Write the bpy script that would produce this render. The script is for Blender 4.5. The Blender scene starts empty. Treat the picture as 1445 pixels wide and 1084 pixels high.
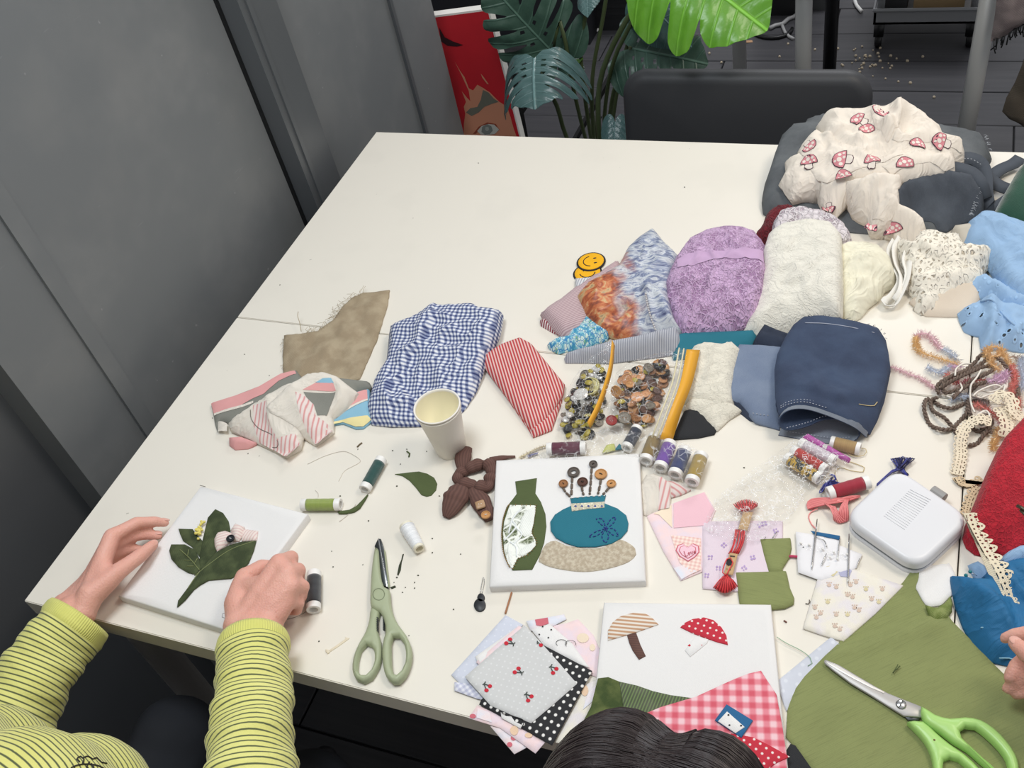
import bpy, bmesh, math, random
import numpy as np
from mathutils import Vector, Matrix, Euler
from mathutils.geometry import delaunay_2d_cdt

SC = bpy.context.scene
COL = SC.collection
random.seed(7)

# ------------------------------------------------------------------ camera, world, lights, exposure
TH = 0.74                                   # height of the table top
FPX = 1398.884
CAM = np.array([1.10605,-0.425716,1.80835])
CAM_EUL = Euler((0.782383,0.181170,0.342343), 'XYZ')
ROT = np.array(CAM_EUL.to_matrix())
cd = bpy.data.cameras.new('camera')
cam = bpy.data.objects.new('camera', cd)
cam.location = CAM
cam.rotation_euler = CAM_EUL
cd.sensor_fit = 'HORIZONTAL'
cd.sensor_width = 36.0
cd.lens = 36.0 * FPX / 1445.0
cd.clip_start = 0.02
COL.objects.link(cam)
SC.camera = cam

wd = bpy.data.worlds.new('room_light')
SC.world = wd
wd.use_nodes = True
wd.node_tree.nodes['Background'].inputs['Color'].default_value = (0.96,0.97,1.0,1)
wd.node_tree.nodes['Background'].inputs['Strength'].default_value = 0.46

def area(name, loc, size, power, col, rot=(0,0,0)):
    l = bpy.data.lights.new(name, 'AREA')
    l.shape = 'RECTANGLE'
    l.size, l.size_y = size
    l.energy = power
    l.color = col
    o = bpy.data.objects.new(name, l)
    o.location = loc
    o.rotation_euler = rot
    COL.objects.link(o)
    return o
area('ceiling_panel_cool', (0.45,0.20,2.75),(0.6,0.6),22,(0.89,0.955,1.0))
area('ceiling_panel_warm', (1.85,0.95,2.75),(0.6,0.6),19,(1.0,0.905,0.77))
area('back_fill_panel', (1.0,3.6,2.75),(1.2,0.6),40,(0.97,0.98,1.0))  # unseen fill panel added over the far end to brighten the background

VS = SC.view_settings
SC.display_settings.display_device = 'sRGB'
VS.view_transform = 'Standard'
VS.look = 'None'
VS.exposure = 0.0
VS.gamma = 1.0
VS.use_curve_mapping = False

# ------------------------------------------------------------------ geometry helpers
def P(x, y, h=0.0, z0=TH):
    """the point at height z0+h that stands where the photograph shows pixel (x, y)"""
    d = ROT @ np.array([(x - 722.5) / FPX, -(y - 542.0) / FPX, -1.0])
    return CAM + d * ((z0 + h - CAM[2]) / d[2])

def PY(x, y, Y):
    d = ROT @ np.array([(x - 722.5) / FPX, -(y - 542.0) / FPX, -1.0])
    return CAM + d * ((Y - CAM[1]) / d[1])

def PX(x, y, X):
    d = ROT @ np.array([(x - 722.5) / FPX, -(y - 542.0) / FPX, -1.0])
    return CAM + d * ((X - CAM[0]) / d[0])

def PL(pts, h=0.0):
    return [P(p[0], p[1], p[2] if len(p) > 2 else h) for p in pts]

def spline(pts, step, closed=False):
    """Catmull-Rom through pts, resampled at about `step`"""
    pts = [np.array(p, float) for p in pts]
    n = len(pts)
    out = []
    for i in range(n if closed else n - 1):
        if closed:
            a, b, c, d = pts[i - 1], pts[i], pts[(i + 1) % n], pts[(i + 2) % n]
        else:
            b, c = pts[i], pts[i + 1]
            a = pts[i - 1] if i else 2 * b - c
            d = pts[i + 2] if i + 2 < n else 2 * c - b
        k = max(1, int(np.linalg.norm(c - b) / step))
        for j in range(k):
            t = j / k
            out.append(.5 * ((2 * b) + (c - a) * t + (2 * a - 5 * b + 4 * c - d) * t * t + (-a + 3 * b - 3 * c + d) * t ** 3))
    if not closed:
        out.append(pts[-1])
    return out

def linres(pts, step, closed=True):
    pts = [np.array(p, float) for p in pts]
    out = []
    n = len(pts)
    for i in range(n if closed else n - 1):
        b, c = pts[i], pts[(i + 1) % n]
        k = max(1, int(round(np.linalg.norm((c - b)[:2]) / step)))
        for j in range(k):
            out.append(b + (c - b) * j / k)
    if not closed:
        out.append(pts[-1])
    return out

class MB:
    """collects verts/faces with a material slot per face"""
    def __init__(s):
        s.V, s.F, s.M, s.n = [],[],[],0
    def add(s, vf, m=0):
        V, F = vf
        V = np.asarray(V, float)
        s.V.append(V)
        s.F += [tuple(i + s.n for i in f) for f in F]
        s.M += [m] * len(F)
        s.n += len(V)
        return s
    def done(s):
        return np.concatenate(s.V), s.F, s.M

def wloc(o):
    l = np.zeros(3)
    while o is not None:
        l += np.array(o.location)
        o = o.parent
    return l

def tag(o, label=None, cat=None, group=None, kind=None):
    if label: o['label'] = label
    if cat: o['category'] = cat
    if group: o['group'] = group
    if kind: o['kind'] = kind
    return o

def mk(name, vf, mats, parent=None, smooth=True, local=False, uv=None, origin=None, attr=None):
    if isinstance(vf, MB): V, F, M = vf.done()
    else: V, F, M = np.asarray(vf[0], float), vf[1], None
    if not isinstance(mats, (list, tuple)): mats = [mats]
    loc = None
    if not local:
        if parent is not None:
            V = V - wloc(parent)
        else:
            loc = np.array(origin) if origin is not None else np.array([V[:, 0].mean(), V[:, 1].mean(), V[:, 2].min()])
            V = V - loc
    me = bpy.data.meshes.new(name)
    me.from_pydata(V.tolist(),[],[tuple(int(i) for i in f) for f in F])
    for m in mats: me.materials.append(m)
    if M is not None and len(mats) > 1:
        me.polygons.foreach_set('material_index', M)
    if smooth:
        me.polygons.foreach_set('use_smooth', [True] * len(me.polygons))
    if uv is not None:
        l = me.uv_layers.new(name='UVMap')
        idx = np.empty(len(me.loops), dtype=np.int32)
        me.loops.foreach_get('vertex_index', idx)
        l.data.foreach_set('uv', np.asarray(uv, float)[idx].ravel())
    if attr:
        for k, a in attr.items():
            at = me.attributes.new(k, 'FLOAT', 'POINT')
            at.data.foreach_set('value', np.asarray(a, float))
    me.update()
    o = bpy.data.objects.new(name, me)
    if loc is not None: o.location = loc
    if parent is not None: o.parent = parent
    COL.objects.link(o)
    return o

def sharp(o, deg=35):
    """smooth faces with hard edges above an angle"""
    me = o.data
    bm = bmesh.new(); bm.from_mesh(me)
    for e in bm.edges:
        e.smooth = not (len(e.link_faces) == 2 and e.calc_face_angle(0) > math.radians(deg))
    bm.to_mesh(me); bm.free()
    return o

def thing(name, label, cat, loc, group=None, rot=None):
    o = bpy.data.objects.new(name, None)
    o.empty_display_size = .02
    o.location = loc
    if rot is not None: o.rotation_euler = rot
    COL.objects.link(o)
    return tag(o, label, cat, group)

def copy_tree(o, parent=None):
    c = o.copy(); COL.objects.link(c)
    if parent is not None: c.parent = parent
    for ch in list(o.children): copy_tree(ch, c)
    return c

def frames(pts, closed=False):
    pts = np.array(pts, float)
    n = len(pts)
    T = np.empty_like(pts)
    for i in range(n):
        a = pts[i - 1] if (i or closed) else pts[i]
        b = pts[(i + 1) % n] if (i < n - 1 or closed) else pts[i]
        t = b - a
        T[i] = t / (np.linalg.norm(t) + 1e-12)
    up = np.array([0,0,1.0])
    if abs(T[0] @ up) > .95: up = np.array([0,1.0,0])
    N = np.empty_like(pts); B = np.empty_like(pts)
    nv = up - (up @ T[0]) * T[0]; nv /= np.linalg.norm(nv)
    for i in range(n):
        nv = nv - (nv @ T[i]) * T[i]
        nv /= np.linalg.norm(nv) + 1e-12
        N[i] = nv; B[i] = np.cross(T[i], nv)
    return T, N, B

def tube(pts, r, n=6, closed=False, cap=True, ry=None):
    """swept tube; r number or list; ry = radius along the normal (up) if flattened"""
    pts = np.array(pts, float); m = len(pts)
    T, N, B = frames(pts, closed)
    r = np.full(m, r) if np.isscalar(r) else np.asarray(r, float)
    ry = r if ry is None else (np.full(m, ry) if np.isscalar(ry) else np.asarray(ry, float))
    a = np.arange(n) * 2 * math.pi / n
    V = (pts[:, None, :] + r[:, None, None] * np.cos(a)[None, :, None] * B[:, None, :]
         + ry[:, None, None] * np.sin(a)[None, :, None] * N[:, None, :]).reshape(-1,3)
    F = []
    for i in range(m if closed else m - 1):
        j = (i + 1) % m
        for k in range(n):
            l = (k + 1) % n
            F.append((i * n + k, i * n + l, j * n + l, j * n + k))
    if cap and not closed:
        F.append(tuple(range(n - 1,-1,-1)))
        F.append(tuple((m - 1) * n + k for k in range(n)))
    return V, F

def ribbon(pts, w, t, normals=None):
    """flat band: half width w (number/list) sideways, thickness t upwards"""
    pts = np.array(pts, float); m = len(pts)
    T, N, B = frames(pts)
    if normals is not None:
        N = np.array(normals, float)
        B = np.cross(T, N); B /= np.linalg.norm(B, axis=1)[:, None]
    w = np.full(m, w) if np.isscalar(w) else np.asarray(w, float)
    V = np.empty((m, 4,3))
    V[:, 0] = pts - B * w[:, None]; V[:, 1] = pts + B * w[:, None]
    V[:, 2] = V[:, 1] + N * t; V[:, 3] = V[:, 0] + N * t
    F = [(0,1,2,3), tuple((m - 1) * 4 + k for k in (3,2,1,0))]
    for i in range(m - 1):
        for k in range(4):
            l = (k + 1) % 4
            F.append((i * 4 + k, (i + 1) * 4 + k, (i + 1) * 4 + l, i * 4 + l))
    return V.reshape(-1,3), F

def lathe(prof, n=24, cap=True):
    V, F = [],[]
    for r, z in prof:
        for k in range(n):
            a = 2 * math.pi * k / n
            V.append((r * math.cos(a), r * math.sin(a), z))
    m = len(prof)
    for i in range(m - 1):
        for k in range(n):
            l = (k + 1) % n
            F.append((i * n + k, i * n + l, (i + 1) * n + l, (i + 1) * n + k))
    if cap:
        if prof[0][0] > 1e-6: F.append(tuple(range(n - 1,-1,-1)))
        if prof[-1][0] > 1e-6: F.append(tuple((m - 1) * n + k for k in range(n)))
    return np.array(V, float), F

def box(a, b):
    (x0, y0, z0),(x1, y1, z1) = a, b
    V = [(x0, y0, z0),(x1, y0, z0),(x1, y1, z0),(x0, y1, z0),(x0, y0, z1),(x1, y0, z1),(x1, y1, z1),(x0, y1, z1)]
    F = [(0,3,2,1),(4,5,6,7),(0,1,5,4),(1,2,6,5),(2,3,7,6),(3,0,4,7)]
    return np.array(V, float), F

def ball(c, r, nu=12, nv=8):
    r = np.array([r] * 3 if np.isscalar(r) else r, float)
    V = [(0,0,-1)]; F = []
    for i in range(1, nv):
        p = math.pi * i / nv - math.pi / 2
        for k in range(nu):
            a = 2 * math.pi * k / nu
            V.append((math.cos(p) * math.cos(a), math.cos(p) * math.sin(a), math.sin(p)))
    V.append((0,0,1))
    for k in range(nu):
        F.append((0,1 + (k + 1) % nu, 1 + k))
        F.append((len(V) - 1,1 + (nv - 2) * nu + k, 1 + (nv - 2) * nu + (k + 1) % nu))
    for i in range(nv - 2):
        for k in range(nu):
            l = (k + 1) % nu
            F.append((1 + i * nu + k, 1 + i * nu + l, 1 + (i + 1) * nu + l, 1 + (i + 1) * nu + k))
    return np.array(V) * r + np.array(c), F

def xf(vf, M):
    V, F = vf
    M = np.array(M)
    return V @ M[:3, :3].T + M[:3,3], F

def inside(pts, poly):
    """point-in-polygon for arrays"""
    x, y = pts[:, 0], pts[:, 1]
    c = np.zeros(len(pts), bool)
    n = len(poly)
    for i in range(n):
        x0, y0 = poly[i][:2]; x1, y1 = poly[i - 1][:2]
        if y0 == y1: continue
        m = ((y0 > y) != (y1 > y)) & (x < (x1 - x0) * (y - y0) / (y1 - y0) + x0)
        c ^= m
    return c

def segdist(Q, A, B):
    """distances of Q (n,2) to segments A->B (m,2): (n,m) dist, side"""
    d = B - A
    L = (d ** 2).sum(1) + 1e-18
    q = Q[:, None, :] - A[None]
    t = np.clip((q * d[None]).sum(2) / L[None],0,1)
    v = q - t[..., None] * d[None]
    side = d[None, :, 0] * q[...,1] - d[None, :, 1] * q[...,0]
    return np.sqrt((v ** 2).sum(2)), side, t

def fill2d(outline, res, holes=(), jitter=.25, rng=None):
    """triangulate a 2D polygon with interior points: returns V2 (boundary first), tris, nb"""
    rng = rng or np.random.default_rng(1)
    bd = np.array([p[:2] for p in outline], float)
    hs = [np.array([p[:2] for p in h], float) for h in holes]
    allb = np.concatenate([bd] + hs) if hs else bd
    edges = [(i, (i + 1) % len(bd)) for i in range(len(bd))]
    o = len(bd)
    for h in hs:
        edges += [(o + i, o + (i + 1) % len(h)) for i in range(len(h))]
        o += len(h)
    lo, hi = bd.min(0), bd.max(0)
    gx = np.arange(lo[0], hi[0] + res, res); gy = np.arange(lo[1], hi[1] + res, res * .866)
    X, Y = np.meshgrid(gx, gy)
    X[1::2] += res / 2
    G = np.stack([X.ravel(), Y.ravel()],1)
    G += rng.uniform(-jitter, jitter, G.shape) * res
    G = G[inside(G, bd)]
    if len(G):
        E = np.array(edges)
        keep = np.ones(len(G), bool)
        for h in hs: keep &= ~inside(G, h)
        G = G[keep]
        if len(G):
            d = np.min(np.concatenate([segdist(G, allb[E[i:i + 64,0]], allb[E[i:i + 64,1]])[0] for i in range(0, len(E),64)],1),1)
            G = G[d > res * .55]
    pts = np.concatenate([allb, G]) if len(G) else allb
    r = delaunay_2d_cdt([Vector(p) for p in pts], edges, [],1 if not hs else 5,1e-7)
    V = np.array([tuple(v) for v in r[0]])
    T = [tuple(f) for f in r[2]]
    if len(T):
        A = np.array(T); c = V[A].mean(1)
        ok = inside(c, bd)
        for h in hs: ok &= ~inside(c, h)
        T = [t for t, k in zip(T, ok) if k]
    return V, T, len(allb)

def noise2(rng, n=7):
    """smooth random function made of a few waves"""
    a = rng.uniform(0,2 * math.pi, n); ph = rng.uniform(0,2 * math.pi, n); k = rng.uniform(.5,1.6, n)
    def f(Q, scale):
        s = np.zeros(len(Q))
        for i in range(n):
            s += np.sin((Q[:, 0] * math.cos(a[i]) + Q[:, 1] * math.sin(a[i])) * k[i] * 2 * math.pi / scale + ph[i])
        return s / n * 1.6
    return f

def sstep(x):
    x = np.clip(x, 0,1)
    return x * x * (3 - 2 * x)

class Drape:
    """a lying piece of cloth: outline as (px, py, height of that edge point over the table),
    folds as ('ridge', pts, amp, width) or ('step', pts, amp, width)"""
    def __init__(s, name, mat, outline, h=.002, bump=.004, edge=.012, folds=(), noise=(0,.05), base=0.0, res=.005,
                 rot=0.0, parent=None, under=(), smooth=False, seed=1, holes=(), skirt=True, warp=0.0, extra=(), gap=.0012, jag=0.0, thin=False):
        rng = np.random.default_rng(seed)
        s.rng = rng
        ol = [P(p[0], p[1], p[2] if len(p) > 2 else h) for p in outline]
        ol = spline(ol, res, True) if smooth else linres(ol, res)
        ol = np.array(ol)
        ar = .5 * np.sum(ol[:, 0] * np.roll(ol[:, 1],-1) - np.roll(ol[:, 0],-1) * ol[:, 1])
        if ar < 0: ol = ol[::-1]
        if jag:
            ol[:, :2] += rng.uniform(-jag, jag, (len(ol),2))
        s.ol = ol
        s.A = ol[:, :2]; s.B = np.roll(ol[:, :2],-1,0)
        s.hb = ol[:, 2] - TH
        s.bump, s.edge, s.noise = bump, edge, noise
        s.under = under; s.gap = gap; s.base = base
        hm = float(s.hb.mean()) + bump * .7
        s.folds = []
        for kind, pts, amp, wid in folds:
            q = np.array([P(p[0], p[1], p[2] if len(p) > 2 else hm)[:2] for p in pts])
            q = np.array(spline(q, .01)) if len(q) > 2 else q
            s.folds.append((kind, q, amp, wid))
        s.nf = noise2(rng); s.nf2 = noise2(rng); s.nf3 = noise2(rng, 6); s.nf4 = noise2(rng, 6)
        s.c = ol[:, :2].mean(0); s.rot = rot
        V2, T, nb = fill2d(ol, res, [], rng=rng)
        hz = s.height(V2)
        V = np.column_stack([V2, TH + hz])
        uv = s.uv(V2)
        if warp:
            uv = uv + warp * np.stack([hz * 1.5 + .004 * s.nf2(V2,.05), hz * .8 + .004 * s.nf(V2,.06)],1)
        F = list(T)
        if skirt:
            n = len(ol)
            low = s.low(V[:n, :2]) if (under and not thin) else np.full(n, base)
            mid = V[:n].copy(); bot = V[:n].copy()
            bot[:, 2] = (V[:n, 2] - .0009) if thin else np.minimum(TH + low, V[:n, 2] - .0004)
            mid[:, 2] = .5 * (bot[:, 2] + V[:n, 2])
            # slight outward belly so thick folds look soft
            nx = np.roll(V[:n, :2],-1,0) - np.roll(V[:n, :2],1,0)
            nx = np.stack([nx[:, 1],-nx[:, 0]],1); nx /= np.linalg.norm(nx, axis=1)[:, None] + 1e-9
            mid[:, :2] += nx * np.minimum(.25 * (V[:n, 2] - bot[:, 2]),.006)[:, None]
            k = len(V)
            V = np.concatenate([V, mid, bot])
            hm_ = (V[:n, 2] - bot[:, 2])[:, None]
            uv = np.concatenate([uv, uv[:n] + nx * hm_ * .5, uv[:n] + nx * hm_])
            for i in range(n):
                j = (i + 1) % n
                F.append((i, k + i, k + j, j)); F.append((k + i, k + n + i, k + n + j, k + j))
        s.obj = mk(name, (V, F),[mat] + list(extra), parent, uv=uv)
        s.V = V; s.nb = len(ol)

    def uv(s, Q):
        q = Q - s.c
        c, n = math.cos(s.rot), math.sin(s.rot)
        return np.stack([q[:, 0] * c + q[:, 1] * n, -q[:, 0] * n + q[:, 1] * c],1)

    def low(s, Q):
        z = np.full(len(Q), s.base)
        for u in s.under:
            z = np.maximum(z, u.surf(Q))
        return z

    def surf(s, Q):
        z = np.zeros(len(Q))
        m = inside(Q, s.A)
        if m.any(): z[m] = s.height(Q[m])
        return z

    def height(s, Q):
        n = len(Q); out = np.empty(n)
        for a in range(0, n, 1500):
            out[a:a + 1500] = s._h(Q[a:a + 1500])
        return out

    def _h(s, Q):
        D, side, t = segdist(Q, s.A, s.B)
        d = D.min(1)
        w = 1.0 / (D + 1e-4) ** 2.2
        hb2 = s.hb[None] * (1 - t) + np.roll(s.hb, -1)[None] * t
        h = (w * hb2).sum(1) / w.sum(1)
        e = np.clip(d / s.edge, 0,1)
        prof = np.sqrt(1 - (1 - e) ** 2)
        h = h + s.bump * prof
        for kind, q, amp, wid in s.folds:
            Df, sf, tf = segdist(Q, q[:-1], q[1:])
            i = Df.argmin(1); r = np.arange(len(Q))
            df = Df[r, i]
            if kind == 'ridge':
                h = h + amp * np.exp(-(df / wid) ** 2) * np.minimum(1,.25 + e)
            else:
                sd = df * np.sign(sf[r, i])
                h = h + amp * (sstep(sd / wid) * np.exp(-np.maximum(sd, 0) / (wid * 9))) * np.minimum(1,.2 + e)
        if s.noise[0]:
            na, ns = s.noise[:2]
            h = h + e * na * (s.nf(Q, ns) + .5 * s.nf2(Q, ns * .45))
            if len(s.noise) > 2:       # sharp creases
                W = Q + .22 * ns * np.stack([s.nf(Q, ns * 1.4), s.nf2(Q, ns * 1.4)],1)
                h = h + e * s.noise[2] * (np.maximum(0,1 - 1.7 * np.abs(s.nf3(W, ns * 1.5))) ** 1.6 + .5 * np.maximum(0,1 - 1.7 * np.abs(s.nf4(W, ns * .8))) ** 1.6)
        h = np.maximum(h, .0006)
        if s.under:
            h = np.maximum(h, s.low(Q) + s.gap)
        return h

    def at(s, px, py):
        """point of this cloth seen at pixel (px, py)"""
        h = float(s.hb.mean()) + s.bump
        for _ in range(6):
            p = P(px, py, h)
            h = float(s.height(p[None, :2])[0])
        return P(px, py, h)

    def decal(s, name, mat, polys, res=.004, lift=.0007, parent=None, world=False, thick=0.0):
        """thin print or patch following this cloth; polys in pixels"""
        mb = MB()
        mats = mat if isinstance(mat, (list, tuple)) else [mat]
        for item in polys:
            pl, mi = (item[0], item[1]) if isinstance(item, tuple) and isinstance(item[1], int) else (item, 0)
            lf = item[2] if isinstance(item, tuple) and len(item) > 2 else lift
            pts = np.array([(s.at(*p)[:2] if not world else p) for p in pl])
            pts = np.array(linres(pts, res))
            V2, T, nb = fill2d(pts, res)
            z = TH + s.height(V2) + lf
            mb.add((np.column_stack([V2, z]), T), mi)
        o = mk(name, mb, mats, parent or s.obj)
        me = o.data
        l = me.uv_layers.new(name='UVMap')
        off = wloc(o)[:2]
        co = np.empty(len(me.vertices) * 3); me.vertices.foreach_get('co', co); co = co.reshape(-1,3)[:, :2] + off
        idx = np.empty(len(me.loops), dtype=np.int32); me.loops.foreach_get('vertex_index', idx)
        l.data.foreach_set('uv', s.uv(co)[idx].ravel())
        return o

def slab(name, mat, outline, z0, z1, parent=None, bevel=.001, res=.01, holes=(), smooth_ol=False, world=False, rot=0.0, label=None):
    """flat plate with a small rounded rim; outline in pixels at the top height (or world xy)"""
    if not world:
        o3 = [P(p[0], p[1], z1) for p in outline]
        h3 = [[P(p[0], p[1], z1) for p in h] for h in holes]
    else:
        o3 = [np.array([p[0], p[1],0]) for p in outline]; h3 = [[np.array([p[0], p[1],0]) for p in h] for h in holes]
    if smooth_ol:
        o3 = spline(o3, res, True); h3 = [spline(h, res, True) for h in h3]
    ol = np.array(o3)[:, :2]
    hs = [np.array(h)[:, :2] for h in h3]
    def ccw(q):
        a = np.sum(q[:, 0] * np.roll(q[:, 1],-1) - np.roll(q[:, 0],-1) * q[:, 1])
        return q if a > 0 else q[::-1]
    ol = ccw(ol); hs = [ccw(h)[::-1] for h in hs]
    def inset(q, d):
        t = np.roll(q, -1,0) - q; t /= np.linalg.norm(t, axis=1)[:, None] + 1e-12
        nrm = np.stack([-t[:, 1], t[:, 0]],1)
        m = nrm + np.roll(nrm, 1,0)
        m /= np.maximum((m * nrm).sum(1),.4)[:, None]
        return q + m * d
    b = min(bevel, (z1 - z0) * .45)
    olI = inset(ol, b); hsI = [inset(h, b) for h in hs]
    loops = [ol] + hs; loopsI = [olI] + hsI
    V2, T, nb = fill2d(olI, res, hsI)
    V = [np.column_stack([V2, np.full(len(V2), TH + z1)])]
    F = list(T); k = len(V2); base = 0
    for q, qi in zip(loops, loopsI):
        n = len(q)
        V += [np.column_stack([q, np.full(n, TH + z1 - b)]), np.column_stack([q, np.full(n, TH + z0)])]
        for i in range(n):
            j = (i + 1) % n
            F.append((base + i, k + i, k + j, base + j)); F.append((k + i, k + n + i, k + n + j, k + j))
        base += n; k += 2 * n
    V = np.concatenate(V)
    c = ol.mean(0); q = V[:, :2] - c
    cs, sn = math.cos(rot), math.sin(rot)
    uv = np.stack([q[:, 0] * cs + q[:, 1] * sn, -q[:, 0] * sn + q[:, 1] * cs],1)
    o = mk(name, (V, F), mat, parent, uv=uv)
    sharp(o, 50)
    return o
# ------------------------------------------------------------------ materials
def lin(c):
    c = [x / 255.0 for x in c[:3]]
    return tuple(x / 12.92 if x <= .04045 else ((x + .055) / 1.055) ** 2.4 for x in c) + (1.0,)

class NT:
    def __init__(s, name):
        m = bpy.data.materials.new(name); m.use_nodes = True
        s.m = m; s.t = m.node_tree; s.b = s.t.nodes['Principled BSDF']; s.o = s.t.nodes['Material Output']
    def n(s, kind, **kw):
        x = s.t.nodes.new(kind)
        for k, v in kw.items(): setattr(x, k, v)
        return x
    def put(s, sock, v):
        if isinstance(v, bpy.types.NodeSocket): s.t.links.new(v, sock)
        elif v is not None: sock.default_value = v
    def math(s, op, a, b=None, c=None, clamp=False):
        x = s.n('ShaderNodeMath', operation=op, use_clamp=clamp)
        s.put(x.inputs[0], a)
        if b is not None: s.put(x.inputs[1], b)
        if c is not None: s.put(x.inputs[2], c)
        return x.outputs[0]
    def mix(s, f, a, b):
        x = s.n('ShaderNodeMix', data_type='RGBA')
        s.put(x.inputs[0], f); s.put(x.inputs[6], a); s.put(x.inputs[7], b)
        return x.outputs[2]
    def uv(s):
        return s.n('ShaderNodeTexCoord').outputs['UV']
    def obj(s):
        return s.n('ShaderNodeTexCoord').outputs['Object']
    def xyz(s, v):
        x = s.n('ShaderNodeSeparateXYZ'); s.put(x.inputs[0], v); return x.outputs
    def map(s, v, scale=(1,1,1), rot=(0,0,0), loc=(0,0,0)):
        x = s.n('ShaderNodeMapping'); s.put(x.inputs[0], v)
        x.inputs['Scale'].default_value = scale; x.inputs['Rotation'].default_value = rot; x.inputs['Location'].default_value = loc
        return x.outputs[0]
    def noise(s, v, scale, detail=3, rough=.5, dist=0, col=False):
        x = s.n('ShaderNodeTexNoise'); s.put(x.inputs['Vector'], v)
        x.inputs['Scale'].default_value = scale; x.inputs['Detail'].default_value = detail
        x.inputs['Roughness'].default_value = rough; x.inputs['Distortion'].default_value = dist
        return x.outputs['Color' if col else 'Fac']
    def vor(s, v, scale, feature='F1', rand=1.0, out='Distance'):
        x = s.n('ShaderNodeTexVoronoi', feature=feature); s.put(x.inputs['Vector'], v)
        x.inputs['Scale'].default_value = scale; x.inputs['Randomness'].default_value = rand
        return x.outputs[out]
    def ramp(s, f, stops, interp='LINEAR'):
        x = s.n('ShaderNodeValToRGB'); s.put(x.inputs[0], f)
        cr = x.color_ramp; cr.interpolation = interp
        while len(cr.elements) < len(stops): cr.elements.new(.5)
        for e, (p, c) in zip(cr.elements, stops):
            e.position = p; e.color = lin(c) if len(c) == 3 else c
        return x.outputs[0]
    def bump(s, h, strength=.5, dist=.001, normal=None):
        x = s.n('ShaderNodeBump'); s.put(x.inputs['Height'], h)
        x.inputs['Strength'].default_value = strength; x.inputs['Distance'].default_value = dist
        if normal is not None: s.put(x.inputs['Normal'], normal)
        return x.outputs[0]
    def step(s, a, t, soft=.02):
        x = s.n('ShaderNodeMapRange', interpolation_type='SMOOTHSTEP'); s.put(x.inputs[0], a)
        x.inputs[1].default_value = t - soft; x.inputs[2].default_value = t + soft
        return x.outputs[0]
    def stripe(s, c, period, duty=.5, soft=.06, off=0.0):
        f = s.math('FRACT', s.math('ADD', s.math('DIVIDE', c, period),100.0 + off))
        d = s.math('ABSOLUTE', s.math('SUBTRACT', f, .5))
        return s.math('SUBTRACT', 1.0, s.step(d, duty / 2, soft))
    def dots(s, uv, period, r, stagger=True):
        X, Y, _ = s.xyz(uv)
        x = s.math('DIVIDE', X, period); y = s.math('DIVIDE', Y, period)
        if stagger:
            x, y = s.math('ADD', x, y), s.math('SUBTRACT', x, y)
            r = r / period * 1.0
        else: r = r / period
        fx = s.math('SUBTRACT', s.math('FRACT', s.math('ADD', x, 100)),.5)
        fy = s.math('SUBTRACT', s.math('FRACT', s.math('ADD', y, 100)),.5)
        d = s.math('SQRT', s.math('ADD', s.math('MULTIPLY', fx, fx), s.math('MULTIPLY', fy, fy)))
        k = 1.414 if stagger else 1.0
        return s.math('SUBTRACT', 1.0, s.step(d, r * k, .06))
    def fin(s, color, rough=.85, normal=None, alpha=None, metal=0.0, spec=None, sheen=0.0, **kw):
        b = s.b
        s.put(b.inputs['Base Color'], color); s.put(b.inputs['Roughness'], rough); s.put(b.inputs['Metallic'], metal)
        if normal is not None: s.put(b.inputs['Normal'], normal)
        if alpha is not None: s.put(b.inputs['Alpha'], alpha)
        if spec is not None: b.inputs['Specular IOR Level'].default_value = spec
        if sheen: b.inputs['Sheen Weight'].default_value = sheen
        for k, v in kw.items(): s.put(b.inputs[k.replace('_', ' ')], v)
        return s.m

def plain(name, c, rough=.5, metal=0.0, spec=None, var=0.0, vscale=40, bump=0.0, bscale=200, **kw):
    s = NT(name)
    col = lin(c)
    ob = s.obj()
    if var:
        f = s.noise(ob, vscale, 4)
        col = s.mix(f, tuple(x * (1 - var) for x in col[:3]) + (1,), tuple(min(1, x * (1 + var)) for x in col[:3]) + (1,))
    nrm = s.bump(s.noise(ob, bscale, 3), bump, .001) if bump else None
    return s.fin(col, rough, nrm, metal=metal, spec=spec, **kw)

def weave(s, uv, f=900, amount=.35, wr=0):
    X, Y, _ = s.xyz(uv)
    a = s.math('SINE', s.math('MULTIPLY', X, f * 6.283)); b = s.math('SINE', s.math('MULTIPLY', Y, f * 6.283))
    w = s.math('MULTIPLY', a, b)
    n = s.noise(uv, 350,3)
    o = s.bump(s.math('ADD', s.math('MULTIPLY', w, .4), n), amount, .0006)
    if wr:
        c = s.math('ABSOLUTE', s.math('SUBTRACT', s.noise(uv, 17,3,.5,1.4),.5))
        o = s.bump(s.math('POWER', s.math('SUBTRACT', 1.0, c),6.0), wr, .006, o)
    return o

def cloth(name, c, var=.10, rough=.9, bump=.35, f=500, slub=0.0, sheen=.0, c2=None, vscale=25, wr=0):
    s = NT(name); uv = s.uv(); col = lin(c)
    n = s.noise(uv, vscale, 5)
    if c2 is not None: col = s.mix(s.ramp(n, [(.42,(0,0,0)),(.62,(255,255,255))]), col, lin(c2))
    else: col = s.mix(n, tuple(x * (1 - var) for x in col[:3]) + (1,), tuple(min(1, x * (1 + var)) for x in col[:3]) + (1,))
    if slub:
        m = s.noise(s.map(uv, (30,900,1)),1,2)
        col = s.mix(s.math('MULTIPLY', s.step(m, .58,.08), slub), col, tuple(x * .45 for x in lin(c)[:3]) + (1,))
    return s.fin(col, rough, weave(s, uv, f, bump, wr), sheen=sheen)

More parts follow.
